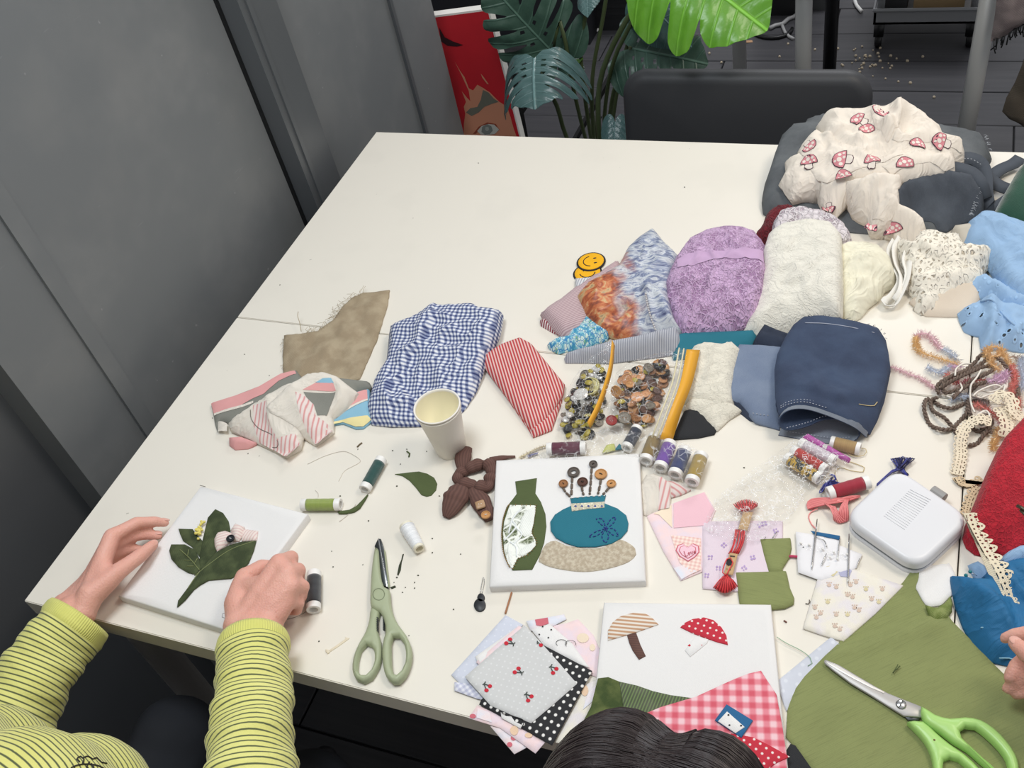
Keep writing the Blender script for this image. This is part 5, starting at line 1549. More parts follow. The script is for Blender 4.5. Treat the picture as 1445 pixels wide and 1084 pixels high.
M_MUSH = cloth('mushroom_print_cotton', (236,226,213), var=.03, bump=.3, wr=.5)
c = crop(1060,130,3.7377)
ms = thing('print_cloth', 'crumpled cream cotton printed with pink mushrooms, on top of the jeans heap', 'cloth', tuple(P(1235,250)))
mt = D('tail', M_MUSH, [(370,470,.075),(520,440,.08),(510,500,.07),(470,580,.05),(425,648,.034),(398,636,.034),(372,560,.05)], None, cv=c, bump=.006, edge=.012, parent=ms, res=.0045, under=[jb, jc], noise=(.0015,.03), seed=3)
mu2 = D('tail', M_MUSH, [(505,470,.08),(640,440,.084),(790,440,.084),(770,540,.07),(770,590,.06),(700,690,.034),(640,700,.030),(620,640,.04),(560,600,.05),(540,590,.05),(530,540,.064)], None, cv=c, bump=.008, edge=.014, parent=ms, res=.0045, under=[jb, jc], noise=(.002,.035,.006), seed=9, jag=.0008, folds=[('ridge', [(540,580),(640,520),(760,460)],.006,.007),('ridge', [(560,540),(640,480),(760,450)],.005,.006)])
mu = D('crumpled_body', M_MUSH, [(357,165,.096),(400,112,.108),(450,98,.112),(540,108,.112),(640,104,.112),(700,88,.116),(790,62,.122),(860,80,.120),(920,130,.114),(945,165,.106),(1000,190,.10),(1015,240,.092),(1112,250,.082),(1112,316,.074),(1068,338,.076),(1074,395,.070),(1030,418,.070),(950,410,.076),(880,430,.078),(790,440,.08),(650,450,.08),(520,460,.078),(400,478,.074),(350,470,.070),(280,505,.060),(220,534,.052),(160,462,.056),(192,400,.062),(185,360,.066),(240,338,.072),(260,290,.078),(300,240,.084),(345,215,.088),(378,240,.09),(378,200,.094)], None, cv=c, bump=.016, edge=.03, parent=ms, res=.0045, under=[ja, jb, jc, mt, mu2], noise=(.003,.06,.0075), seed=11,
       folds=[('ridge', [(380,210),(500,270),(580,290),(700,280)],.010,.010),('step', [(345,215),(400,330),(440,420),(400,478)],.010,.012),('ridge', [(630,120),(650,200),(720,270),(800,280)],.012,.010),('ridge', [(790,70),(780,160),(720,260)],.014,.012),('ridge', [(420,470),(600,400),(800,350),(1060,330)],.008,.010),('step', [(360,440),(600,420),(840,370),(1000,320)],-.010,.010),('ridge', [(720,250),(850,180),(1000,230)],.007,.010),('ridge', [(760,330),(900,250),(1100,280)],.006,.009),('ridge', [(800,90),(880,120),(940,190)],.008,.009),('ridge', [(850,420),(950,370),(1060,360)],.007,.008)])
fk = dict(cv=c, edge=.007, parent=ms, res=.0045, thin=True)
fl1 = D('folded_flap', M_MUSH, [(632,112,.118),(700,92,.121),(785,66,.126),(790,140,.124),(772,205,.118),(722,272,.108),(686,256,.106),(650,205,.110),(628,150,.114)], None, bump=.0035, under=[mu], noise=(.001,.04,.003), seed=21, **fk)
fl2 = D('folded_flap', M_MUSH, [(742,268,.108),(790,222,.110),(860,190,.106),(945,205,.100),(1010,236,.094),(1112,250,.086),(1113,316,.076),(1040,326,.078),(960,316,.082),(880,300,.088),(800,300,.096)], None, bump=.004, under=[mu], noise=(.001,.04,.004), seed=22, **fk)
fl3 = D('folded_flap', M_MUSH, [(345,216,.092),(384,248,.094),(470,286,.098),(560,318,.098),(680,352,.096),(800,352,.094),(700,392,.090),(560,430,.084),(400,478,.076),(352,466,.074),(300,410,.074),(252,322,.080),(300,250,.086)], None, bump=.004, under=[mu], noise=(.001,.05,.003), seed=23, **fk)
fl4 = D('folded_flap', M_MUSH, [(800,362,.092),(940,330,.086),(1060,338,.078),(1074,392,.072),(1030,416,.072),(940,404,.076),(840,420,.080),(740,440,.082),(690,410,.088)], None, bump=.004, under=[mu, fl3], noise=(.001,.04,.004), seed=24, **fk)
mw = D('pleated_band', M_MUSH, [(640,680,.034),(708,580,.056),(780,590,.056),(850,620,.050),(905,665,.042),(915,700,.034),(870,785,.014),(800,770,.012),(720,740,.016),(660,715,.022)], None, cv=c, bump=.006, edge=.012, parent=ms, res=.004, under=[jb, jc, mu2], folds=[('ridge', [(720,600),(690,700),(680,720)],.003,.005),('ridge', [(770,600),(750,680),(730,740)],.003,.005),('ridge', [(820,620),(800,700),(790,765)],.003,.005),('ridge', [(870,650),(850,720),(840,780)],.003,.005)])
M_MPINK = cloth('mushroom_pink', (216,140,148), var=.05); M_MLINE = plain('mushroom_line', (74,46,58),.8); M_MWHITE = cloth('mushroom_white', (234,224,214), var=.02)
def mushroom(d, px, R_, ang, stem=True):
    p = d.at(*c([px])[0]); e = .006
    hh = d.height(np.array([[p[0] + e, p[1]],[p[0] - e, p[1]],[p[0], p[1] + e],[p[0], p[1] - e]]))
    n = np.array([-(hh[0] - hh[1]) / (2 * e),-(hh[2] - hh[3]) / (2 * e),1.0]); n /= np.linalg.norm(n)
    t1 = np.array([1.0,.25,0]); t1 -= (t1 @ n) * n; t1 /= np.linalg.norm(t1); t2 = -np.cross(n, t1)
    ca, sa = math.cos(ang), math.sin(ang); R_ = R_ * .00036; mb = MB()
    def put(poly, mi, lift):
        q = np.array(linres([np.array([x * R_, y * R_, 0]) for x, y in poly],.003))
        V2, T, nb = fill2d(q, .0035)
        X = V2[:, 0] * ca - V2[:, 1] * sa; Y = V2[:, 0] * sa + V2[:, 1] * ca
        Q = p + X[:, None] * t1 + Y[:, None] * t2
        for _ in range(5): Q = Q + n * ((TH + d.height(Q[:, :2]) - Q[:, 2]) * n[2])[:, None]
        mb.add((Q + n * lift, T), mi)
    cap = [(-1,.45),(-.98,.05),(-.7,-.45),(-.3,-.75),(.1,-.8),(.5,-.62),(.85,-.25),(1,.15),(1,.45),(.4,.55),(-.4,.55)]
    st = [(-.42,.5),(.42,.5),(.48,1.15),(.2,1.3),(-.25,1.28),(-.46,1.1)]
    if stem: put([(x * 1.16, y * 1.06) for x, y in st],1,.0005); put(st, 2,.0009)
    put([(x * 1.10, y * 1.12) for x, y in cap],1,.0011); put(cap, 0,.0015)
    for x, y, r in ((-.1,-.1,.27),(.5,-.15,.2),(-.6,.15,.22),(.2,.35,.16),(-.3,-.5,.14),(.7,.25,.15)):
        put([(x + r * math.cos(a), y + r * math.sin(a)) for a in np.linspace(0,6.283,9, False)],2,.0019)
    mk('mushroom_print', mb, [M_MPINK, M_MLINE, M_MWHITE], ms)
for d, px, R_, a, stm in ((fl3,(470,360),42,1.3 - 2.6, True),(fl3,(312,290),34,2.7, True),(fl3,(300,352),36,.1, True),(mu, (560,148),36,-1.0, True),(mu, (612,200),32,.1, False),(fl1,(702,185),30,3.3, True),(fl2,(985,270),40,-1.2, True),(fl2,(880,272),34,.4, False),(fl3,(640,352),32,.2, True),(fl4,(800,392),36,.0, False),(fl3,(480,428),34,-.1, False),(mt, (415,625),26,3.2, True),(mu2,(655,612),26,.4, False),(mw, (752,718),34,-.3, False)):
    mushroom(d, px, R_, a, stm)
frays(ms, mu2, c([(540,592),(530,560),(515,500)]),14,.007, M_CREAM, 8)

# -- green velvet, blue eyelet cloth, crochet lace
D('velvet_cloth', M_VELVET, [(1404,305,.020),(1418,275,.034),(1434,245,.044),(1448,226,.050),(1500,225,.05),(1560,300,.03),(1540,350,.01),(1470,330,.010),(1430,318,.012)], 'dark green velvet cloth at the right edge of the far table', bump=.010, edge=.02, res=.008)
def m_eyelet(name, c1):
    s = NT(name); uv = s.uv()
    v = s.vor(uv, 95, 'F1'); msk = s.step(s.noise(uv, 16,2),.50,.03)
    ring = s.math('MULTIPLY', msk, s.math('SUBTRACT', 1.0, s.step(v, .36,.05)))
    hole = s.math('MULTIPLY', msk, s.math('SUBTRACT', 1.0, s.step(v, .22,.03)))
    L = lin(c1)
    col = s.mix(s.math('MULTIPLY', ring, .35), L, tuple(min(1, x * 1.5) for x in L[:3]) + (1,))
    return s.fin(col, .75, s.bump(s.math('ADD', ring, s.math('MULTIPLY', s.noise(uv, 220,3),.3)),.5,.0015), alpha=s.math('SUBTRACT', 1.0, s.math('MULTIPLY', hole, .95)))
M_EYE = m_eyelet('blue_eyelet_cotton', (150,182,216)); M_LBLUE = cloth('light_blue_cotton', (150,182,216), var=.05, wr=.5)
be = thing('eyelet_cloth', 'light blue cotton cloth with scalloped eyelet ruffles', 'cloth', tuple(P(1410,400)))
b0 = D('skirt_panel', M_LBLUE, [(1362,345,.024),(1368,312,.036),(1385,300,.042),(1410,302,.044),(1450,318,.044),(1530,345,.03),(1540,460,.006),(1470,440,.012),(1440,420,.02),(1420,405,.024),(1408,380,.026),(1396,362,.026),(1380,352,.024)], None, bump=.014, edge=.03, parent=be, res=.0055, noise=(.0025,.05,.008), seed=3, folds=[('ridge', [(1375,335),(1400,345),(1430,390),(1445,425)],.006,.007),('ridge', [(1385,360),(1410,375),(1440,420)],.005,.006)])
b1 = D('ruffle', M_EYE, [(1366,408,.010),(1372,392,.016),(1390,388,.020),(1412,398,.024),(1440,415,.024),(1480,430,.02),(1480,450,.01),(1440,436,.012),(1415,432,.010),(1395,418,.008),(1380,420,.006)], None, bump=.008, edge=.014, parent=be, res=.0045, noise=(.002,.03,.004), jag=.0005, seed=4)
b2 = D('ruffle', M_EYE, [(1352,442,.006),(1366,432,.016),(1384,424,.022),(1398,420,.024),(1418,432,.024),(1440,434,.022),(1490,440,.018),(1500,500,.002),(1440,497,.002),(1410,492,.003),(1386,496,.003),(1382,474,.004),(1372,472,.003),(1360,468,.002)], None, bump=.010, edge=.016, parent=be, res=.0045, noise=(.0025,.04,.006), under=[b1], jag=.0005, seed=5, folds=[('ridge', [(1400,425),(1398,450),(1388,490)],.008,.008),('step', [(1384,430),(1392,455),(1384,490)],.006,.007),('ridge', [(1425,440),(1430,465),(1432,495)],.006,.009)])
mk('gathered_seam', tube(spline([b2.at(*p) + np.array([0,0,.001]) for p in [(1384,426),(1400,424),(1412,440),(1430,458),(1444,466)]],.004),.0018,6), M_LBLUE, be)
D('plain_cloth', M_LBLUE, [(1366,402,.004),(1374,396,.012),(1384,398,.012),(1382,412,.004),(1372,418,.002)], 'small corner of sheer blue cloth left of the eyelet ruffle', bump=.005, edge=.006, res=.004)
D('sheer_cloth', cloth('greige_organza', (198,190,176), var=.04),[(1348,318,.034),(1368,315,.036),(1386,317,.036),(1384,334,.026),(1380,348,.018),(1358,342,.022)], 'small folded beige organza piece between the jeans and the blue eyelet cloth', bump=.004, edge=.008, res=.005)
D('plain_cloth', cloth('pale_beige_cotton', (216,202,184), var=.03),[(1284,425,.006),(1300,410,.016),(1370,395,.016),(1384,410,.01),(1374,446,.002),(1340,447,.002),(1306,446,.002)], 'pale beige cotton folded under the crochet lace', bump=.005, edge=.01, res=.006)
M_CROC = lace('crochet_cream', (240,233,218),130,.6,.85,.0030, c2=(220,206,184), cw=.24)
cr = D('crochet_lace', M_CROC, [(1268,338,.034),(1288,342,.04),(1300,326,.046),(1318,327,.048),(1336,332,.046),(1352,330,.046),(1360,345,.042),(1382,348,.036),(1404,352,.028),(1400,362,.024),(1392,372,.022),(1382,380,.020),(1388,386,.018),(1378,398,.016),(1360,404,.016),(1345,412,.014),(1326,420,.012),(1318,440,.004),(1300,444,.003),(1290,438,.004),(1292,420,.010),(1284,402,.016),(1284,380,.024),(1278,360,.03)], 'cream crochet lace doily with a scalloped edge', cat='lace', bump=.012, edge=.02, res=.004, noise=(.0025,.035,.006), jag=.0016, seed=6, folds=[('ridge', [(1310,420),(1325,405),(1350,402),(1370,385)],.006,.006),('ridge', [(1295,400),(1320,390),(1350,385)],.005,.008),('ridge', [(1300,350),(1330,365),(1380,360)],.005,.01)])

# -- blue denim
M_DEN = denim('indigo_denim', (40,49,72),(62,77,102),.3,13); M_DENL = denim('light_wash_denim', (94,108,134),(118,130,150),.4,16); M_DENI = denim('denim_inside', (112,120,132),(140,146,156),.4,18); M_DEND = denim('navy_denim', (28,35,50),(48,57,76),.3)
M_TOPST = plain('denim_topstitch', (186,190,204),.8)
D('denim_scrap', M_DEND, [(1065,482,.016),(1072,468,.022),(1079,457,.026),(1095,464,.026),(1112,470,.026),(1110,494,.014),(1090,494,.012)], 'small dark denim scrap behind the light wash denim', bump=.006, edge=.01, res=.005, folds=[('step', [(1072,470),(1090,474),(1110,480)],-.006,.006)])
ld = thing('denim_cloth', 'light wash denim panel with a turned dark corner, left of the indigo jeans leg', 'denim', tuple(P(1065,560)))
D('turned_corner', M_DEND, [(1026,566,.008),(1034,560,.012),(1048,574,.010),(1062,590,.006),(1070,597,.002),(1058,594,.001),(1040,580,.001)], None, bump=.004, edge=.006, parent=ld, res=.004)
lp_ = D('panel', M_DENL, [(1030,515,.016),(1036,498,.022),(1044,486,.024),(1075,487,.024),(1108,490,.024),(1104,540,.02),(1098,580,.012),(1100,606,.003),(1080,600,.004),(1066,594,.007),(1056,580,.010),(1046,566,.014),(1030,562,.014),(1028,540,.014)], None, bump=.004, edge=.012, parent=ld, res=.0055, noise=(.0008,.07), jag=.0004)
dash(ld, 'topstitching', [(1062,583,.014),(1080,586,.012),(1098,588,.010)],.0145,.0006, M_FRAY, .6, seg=.005)
jl = thing('jeans', 'folded indigo jeans leg with its hem curled open towards the front', 'jeans', tuple(P(1170,540)))
dj = D('outer_panel', M_DEN, [(1093,522,.034),(1097,500,.044),(1108,476,.050),(1120,458,.052),(1134,447,.052),(1160,445,.054),(1195,451,.052),(1226,458,.048),(1240,464,.044),(1250,480,.036),(1254,500,.034),(1256,516,.030),(1248,550,.026),(1243,565,.026),(1238,590,.016),(1228,613,.006),(1214,606,.020),(1196,593,.034),(1165,579,.044),(1135,571,.048),(1112,574,.046),(1099,586,.036),(1094,560,.034)], None, thin=True, bump=.010, edge=.035, parent=jl, res=.005, noise=(.0010,.09,.0035), rot=.15, seed=2,
       folds=[('ridge', [(1100,520),(1130,545),(1180,560)],.004,.012),('ridge', [(1180,560),(1210,552),(1245,555)],.003,.008),('step', [(1215,556),(1180,562),(1150,556)],-.004,.01)], base=.0)
D('inner_layers', M_DEN, [(1096,522,.028),(1100,500,.036),(1112,474,.042),(1136,450,.044),(1160,448,.046),(1226,462,.040),(1248,484,.028),(1252,516,.022),(1244,560,.018),(1236,590,.010),(1227,611,.005),(1200,580,.014),(1160,560,.024),(1120,562,.026),(1100,570,.026)], None, bump=.004, edge=.03, parent=jl, res=.009)
pth = [(1224,613,.010),(1205,598,.030),(1165,581,.043),(1135,573,.047),(1112,576,.045),(1100,588,.034),(1103,600,.022),(1116,604,.018),(1140,599,.020),(1165,589,.027),(1190,590,.027),(1208,600,.020),(1213,611,.010),(1200,621,.003),(1175,622,.002),(1140,617,.002),(1100,610,.002)]
S = np.array(spline(PL(pth),.005)); n_ = len(S); Dv = np.array([.012,.085,0.0])
nor = np.zeros_like(S)
for i in range(n_):
    t = S[min(i + 1, n_ - 1)] - S[max(i - 1,0)]; q = np.cross(t, Dv); nor[i] = q / (np.linalg.norm(q) + 1e-9)
V = np.concatenate([S - Dv * .06, S + Dv, S - Dv * .06 + nor * .0016, S + Dv + nor * .0016]); F = []; Mi = []
for i in range(n_ - 1):
    F += [(i, i + 1, n_ + i + 1, n_ + i),(2 * n_ + i, 3 * n_ + i, 3 * n_ + i + 1,2 * n_ + i + 1),(i, 2 * n_ + i, 2 * n_ + i + 1, i + 1)]; Mi += [0,1,1]
mbx = MB(); mbx.V, mbx.F, mbx.M = [V], F, Mi
uvS = np.column_stack([np.tile(np.arange(n_) * .005,4), np.concatenate([np.zeros(n_), np.full(n_, .09)] * 2)])
mk('hem_roll', mbx, [M_DENI, M_DEN], jl, uv=uvS)
for off in (.008,.013):
    dash(jl, 'topstitching', [(p[0] + 1, p[1] - off * 700, p[2] + .0035) for p in pth[2:5]] + [(1101,580 - off * 500,.040)],.05,.0006, M_TOPST, .6, seg=.0042)
dash(jl, 'topstitching', [(1110,604,.024),(1140,596,.026),(1165,587,.032),(1190,588,.032)],.03,.0006, M_TOPST, .6, seg=.0042)
dash(jl, 'topstitching', [(1110,609,.005),(1140,613,.005),(1175,618,.005),(1200,617,.006)],.005,.0006, M_TOPST, .6, seg=.0042)
pp = [dj.at(*p) + np.array([0,0,.0006]) for p in [(1136,456),(1165,457),(1200,462),(1234,470)]]
mk('topstitching', tube(spline(pp, .004),.0006,4), M_TOPST, jl)
mk('loose_thread', tube(spline([dj.at(*p) + np.array([0,0,.001]) for p in [(1212,571),(1224,573),(1234,573),(1238,568)]],.004),.0006,4), plain('straw_thread', (206,188,140),.8), jl)
frays(jl, dj, [(1134,447),(1160,445),(1195,451),(1240,464),(1250,480)],26,.006, M_DEND, 9)

# -- black felt and white lace left of the denim
D('felt_piece', cloth('black_felt', (40,41,44), bump=.5),[(948,619,.004),(955,605,.006),(966,580,.010),(985,574,.012),(1006,596,.004),(1012,604,.003),(1008,613,.002),(985,618,.002)], 'black felt piece sticking out under the folded white lace', bump=.002, edge=.01, res=.006)
M_WTEX2 = m_emboss('white_lace_brocade', (232,226,210),60,.005)
wl = thing('lace_cloth', 'folded piece of white lace brocade between the button bags and the light denim', 'cloth', tuple(P(1000,550)))
D('lower_fold', M_WTEX2,[(964,575,.010),(975,562,.016),(1020,560,.016),(1045,578,.008),(1028,592,.004),(1012,608,.003),(990,590,.006)], None, bump=.006, edge=.012, parent=wl, res=.005, noise=(.001,.03))
D('upper_fold', M_WTEX2,[(968,505,.022),(980,488,.026),(995,483,.028),(1015,486,.028),(1032,482,.028),(1043,492,.026),(1034,520,.022),(1030,545,.020),(1032,566,.016),(1026,578,.010),(1000,574,.012),(972,568,.012),(964,560,.014),(970,530,.018)], None, bump=.008, edge=.016, parent=wl, res=.005, noise=(.0015,.05,.002), folds=[('ridge', [(1010,500),(1000,530),(985,560)],.003,.008),('ridge', [(1030,500),(1010,530),(1000,560)],.003,.008)])

# -- red lace, blue cotton, olive cloth at the right front
M_REDL = lace('red_stretch_lace', (184,24,44),240,.15,.5,.0010, c2=(164,18,38))
rl = D('lace_cloth', M_REDL, [(1362,757,.012),(1370,738,.024),(1384,702,.040),(1402,655,.054),(1420,615,.062),(1446,588,.066),(1500,570,.06),(1600,600,.04),(1600,760,.02),(1500,800,.01),(1446,783,.012),(1420,801,.003),(1404,786,.004),(1376,782,.003),(1364,772,.004)], 'bundle of bright red lace at the right edge of the table', bump=.020, edge=.05, res=.006, noise=(.0018,.08,.004), seed=3, folds=[('step', [(1380,755),(1410,762),(1450,770)],-.006,.012),('ridge', [(1375,770),(1410,768),(1450,775)],.005,.01)])
mk('fringe_clip', MB().add(tube(spline(PL([(1436,714,.075),(1442,717,.078),(1450,722,.076),(1460,728,.074)]),.004),.0022,6)).add(tube(spline(PL([(1440,720,.075),(1446,726,.076),(1456,730,.074)]),.004),.0018,6)), plain('dark_brass', (84,74,60),.4, metal=.6), rl.obj)
M_BLUEC = cloth('bright_blue_cotton', (28,104,152), var=.08, bump=.2, rough=.7, wr=.4)
bc = D('plain_cloth', M_BLUEC, [(1344,813,.010),(1356,814,.014),(1378,818,.018),(1391,818,.020),(1398,804,.024),(1414,795,.026),(1436,788,.028),(1520,790,.02),(1530,900,.006),(1470,960,.004),(1432,940,.004),(1398,934,.003),(1386,922,.003),(1372,908,.003),(1360,885,.005),(1350,855,.007)], 'crumpled bright blue cotton cloth at the right, under the crochet trim', bump=.012, edge=.03, res=.005, noise=(.003,.07,.010), seed=4, folds=[('ridge', [(1350,825),(1380,840),(1400,870)],.006,.014),('ridge', [(1395,815),(1385,850),(1395,900)],.006,.014),('ridge', [(1360,880),(1400,880),(1440,870)],.004,.012)])
thread('seam_stitching', [(1384,886,.022),(1405,884,.022),(1420,885,.02)],.02,.0008, M_SKYC, bc.obj)
thread('seam_stitching', [(1410,929,.012),(1424,929,.012),(1434,932,.012)],.01,.0008, M_SKYC, bc.obj)
D('plain_cloth', M_LBLUE, [(1370,796,.012),(1380,792,.018),(1392,800,.020),(1398,812,.016),(1390,822,.010),(1378,816,.008)], 'small light blue cloth tuft between the red lace and the blue cotton', bump=.006, edge=.008, res=.004, noise=(.001,.02))
D('plain_cloth', M_LBLUE, [(1416,792,.03),(1424,778,.034),(1440,770,.036),(1500,765,.03),(1500,792,.028),(1440,789,.03)], 'light blue cloth edge showing under the front of the red lace', bump=.008, edge=.012, res=.006)
ov = D('linen_cloth', M_OLIVE, [(1258,838,.003),(1275,821,.003),(1286,806,.003),(1299,806,.003),(1303,828,.003),(1310,850,.003),(1316,866,.004),(1320,872,.006),(1338,869,.006),(1345,878,.005),(1372,905,.004),(1395,930,.004),(1415,950,.004),(1450,975,.004),(1540,1040,.004),(1540,1180,.004),(1190,1130,.004),(1143,1085,.003),(1125,1060,.003),(1117,1048,.003),(1110,1040,.003),(1112,1000,.003),(1122,972,.003),(1132,958,.003),(1165,925,.004),(1215,876,.003)], 'large olive green linen cloth spread under the lime green scissors', bump=.0015, edge=.01, res=.007, noise=(.0012,.12), rot=.7, seed=5, folds=[('step', [(1165,927),(1195,915),(1240,903),(1290,884),(1322,872)],-.008,.007),('ridge', [(1175,920),(1240,900),(1320,876)],.003,.010),('ridge', [(1240,990),(1340,950),(1420,960)],.0015,.02)])
thread('loose_thread', [(1260,950),(1264,944),(1267,938),(1264,946),(1270,940)],.009,.0007, M_OLIVE_D, ov.obj)
D('velvet_scrap', cloth('olive_velvet', (116,130,66), c2=(142,152,92), bump=.8, vscale=90),[(1308,855),(1322,858),(1334,852),(1342,842),(1341,860),(1337,871),(1318,873)], 'small torn olive velvet scrap behind the big olive cloth', h=.008, bump=.003, edge=.006, res=.004, jag=.001)
D('felt_piece', bpy.data.materials['black_felt'],[(1109,1062),(1116,1050),(1122,1052),(1132,1066),(1150,1092),(1108,1092)], 'black felt piece between the gingham canvas and the olive cloth', h=.004, bump=.001, edge=.006, res=.006)
D('plain_cloth', M_WHITEC, [(1293,830),(1300,800),(1340,795),(1348,812),(1344,838),(1328,854),(1312,855),(1306,852)], 'torn white cloth corner below the white case', h=.003, bump=.0012, edge=.006, res=.005, jag=.0006)
M_LAVD = dotted('lavender_wide_dot', (204,207,217),(216,219,227),.018,.0022)
D('fabric_square', M_LAVD, [(1096,962),(1135,930),(1173,899),(1185,909),(1150,955),(1110,1003)], 'lavender dotted fabric square half under the olive cloth', cat='fabric square', h=.0025, bump=.0006, edge=.004, res=.006, rot=.7)
thread('sewing_thread', [(1096,899),(1110,908),(1130,918),(1143,928),(1146,936),(1140,940)],.004,.0005, plain('mint_thread', (150,178,150),.7), label='pale green thread by the lavender dotted square', cat='thread')

# -- olive bow pieces, printed pink squares
c = crop(900,640,4.93)
pa = D('fabric_square', M_PINKFLO, c([(65,437),(140,395),(250,345),(360,305),(465,268),(540,395),(470,560),(445,822),(300,882),(180,680)]), 'pink printed fabric square with a candy heart', cat='fabric square', h=.002, bump=.0008, edge=.004, res=.006, noise=(.0005,.06))
M_ROSE = bpy.data.materials['rose_print']
M_CANDY = cloth('candy_pink', (236,192,202), var=.03); M_PGCHK = gingham('peach_check', (244,226,216),(238,208,198),(230,186,178),.0052)
pa.decal('print', [M_CANDY, M_PGCHK, bpy.data.materials['pale_blue_print'], bpy.data.materials['peach_print'], M_BLUEFLO],[(c([(250,350),(460,272),(530,395),(480,500),(250,520)]),0),(c([(230,570),(440,590),(440,812),(380,840),(290,760)]),1),(c([(250,800),(310,780),(410,820),(305,878)]),2),(c([(110,420),(235,360),(240,520),(150,430)]),3)])
hr = [(350,745),(300,715),(278,680),(290,650),(320,640),(345,660),(380,640),(412,655),(415,690),(390,720)]
pa.decal('heart_print', [M_ROSE, cloth('heart_pink', (240,200,212), var=.02)],[(c([(x + (x - 347) * .22, y + (y - 690) * .22) for x, y in hr]),0,.0011),(c([(x + (x - 347) * .10, y + (y - 690) * .10) for x, y in hr]),1,.0015),(c([(x - (x - 347) * .12, y - (y - 690) * .12) for x, y in hr]),0,.0019),(c([(x - (x - 347) * .2, y - (y - 690) * .2) for x, y in hr]),1,.0022)])
def letters(d, word, org, dx, dy, mat, parent, r=.0005, lift=.003):
    """simple stroke lettering laid on a cloth, pixel basis vectors dx, dy"""
    G = {'L': [[(0,0),(0,1),(.6,1)]], 'o': [[(.3,.45),(.05,.7),(.3,1),(.55,.7),(.3,.45)]], 'v': [[(0,.45),(.28,1),(.55,.45)]], 'e': [[(.05,.72),(.55,.7),(.3,.45),(.05,.72),(.3,1),(.55,.92)]]}
    x0 = 0; mb = MB()
    for ch in word:
        for st in G[ch]:
            pts = [d.at(org[0] + (x0 + x) * dx[0] + y * dy[0], org[1] + (x0 + x) * dx[1] + y * dy[1]) + np.array([0,0, lift]) for x, y in st]
            mb.add(tube(pts, r, 4))
        x0 += .75
    return mk('lettering', mb, mat, parent)
o_ = c([(322,690)])[0]
letters(pa, 'Love', o_, (5.2,-1.6),(2.6,7.0), M_ROSE, pa.obj)
pb = D('fabric_square', cloth('pale_lilac_cotton', (226,210,220), var=.03),[(991,736),(1050,735),(1104,735),(1104,770),(1100,832),(1042,834),(992,830)], 'pale lilac fabric square with violet sprigs', cat='fabric square', h=.0028, bump=.0006, edge=.004, res=.006)
M_VIO = cloth('violet_print', (182,158,202), var=.1)
pl_ = []
rgp = np.random.default_rng(2)
for x, y in ((505,725),(480,850),(800,725),(740,800),(880,490),(600,640),(960,540),(850,500),(560,800),(640,900),(940,700)):
    for k in range(4):
        a = k * 1.6 + x; pl_.append(c(circ(x + 14 * math.cos(a), y + 13 * math.sin(a), rgp.uniform(5,10), rgp.uniform(5,9),7)))
pb.decal('violet_print', [M_VIO], pl_, res=.003)
o1 = D('linen_piece', M_OLIVE, c([(855,597),(960,592),(1058,588),(1064,655),(1050,720),(1000,798),(1012,818),(915,824),(880,700)]), 'olive linen piece narrowing to a waist, the upper of two', cat='fabric piece', h=.0045, bump=.0012, edge=.004, res=.005)
o2 = D('linen_piece', M_OLIVE, c([(685,828),(860,824),(1028,818),(1052,930),(1082,1000),(1080,1042),(1020,1070),(930,1078),(715,1052)]), 'olive linen rectangle with a rounded corner, the lower of two', cat='fabric piece', h=.0045, bump=.0016, edge=.006, res=.005, noise=(.0004,.05))
thread('pin', c([(938,588),(968,545)]),.007,.0006, M_STEEL, label='steel pin above the upper olive piece', cat='pin')
thread('pin', c([(882,594),(890,582)]),.007,.0006, M_STEEL, label='short steel pin tip at the corner of the upper olive piece', cat='pin')
ps = thing('striped_cloth', 'cream scrap with thin pink stripes under the corner of the spool bag', 'cloth', tuple(P(935,695)))
fp = D('fold', M_CREAM, [(25,220,.006),(60,150,.010),(110,138,.012),(160,160,.012),(230,210,.010),(225,300,.005),(222,385,.003),(150,400,.002),(62,432,.002),(40,425,.002),(30,330,.003)], None, cv=c, bump=.004, edge=.008, parent=ps, res=.005, noise=(.001,.04), folds=[('ridge', [(40,240),(70,300),(60,400)],.002,.005)])
fp.decal('stripe_band', M_PSTR, [c([(145,165),(165,165),(225,215),(222,300),(220,380),(140,395),(150,280)])])
fq = D('fold', M_PSTR, [(190,190,.008),(260,195,.008),(365,250,.004),(300,285,.003),(235,300,.004),(215,250,.006)], None, cv=c, bump=.003, edge=.006, parent=ps, res=.004, rot=1.2)
# ivory animal print square
iv = D('fabric_square', M_IVORY, [(1162,791),(1200,801),(1240,815),(1274,826),(1235,865),(1190,904),(1160,895),(1134,886),(1146,845)], 'ivory fabric square with tiny paw prints, left of the olive cloth', cat='fabric square', h=.0035, bump=.0006, edge=.004, res=.006)
M_PAW = cloth('taupe_print', (210,188,172), var=.1); M_OCH = cloth('ochre_print', (214,202,162), var=.1); M_LILB = cloth('lilac_blue_print', (178,178,204), var=.08)
pr = []
for x, y, mi in ((1170,826,0),(1180,829,0),(1200,826,0),(1208,822,0),(1222,832,1),(1196,840,0),(1203,843,0),(1168,850,1),(1206,858,0),(1212,862,0),(1152,872,0),(1158,866,0),(1180,868,0),(1196,868,1),(1185,889,0),(1178,884,0),(1245,832,0),(1240,850,1),(1150,858,0),(1230,846,0)):
    pr.append((circ(x, y, 3.2,2.6,8), mi))
    for k in range(3): pr.append((circ(x - 3 + 3 * k, y - 3.6,1.1,1.0,6), mi))
pr += [([(1166,800),(1180,797),(1184,806),(1176,814),(1166,810)],1),([(1182,805),(1192,798),(1202,806),(1198,815),(1186,814)],2)]
iv.decal('paw_print', [M_PAW, M_OCH, M_LILB], pr, res=.003)
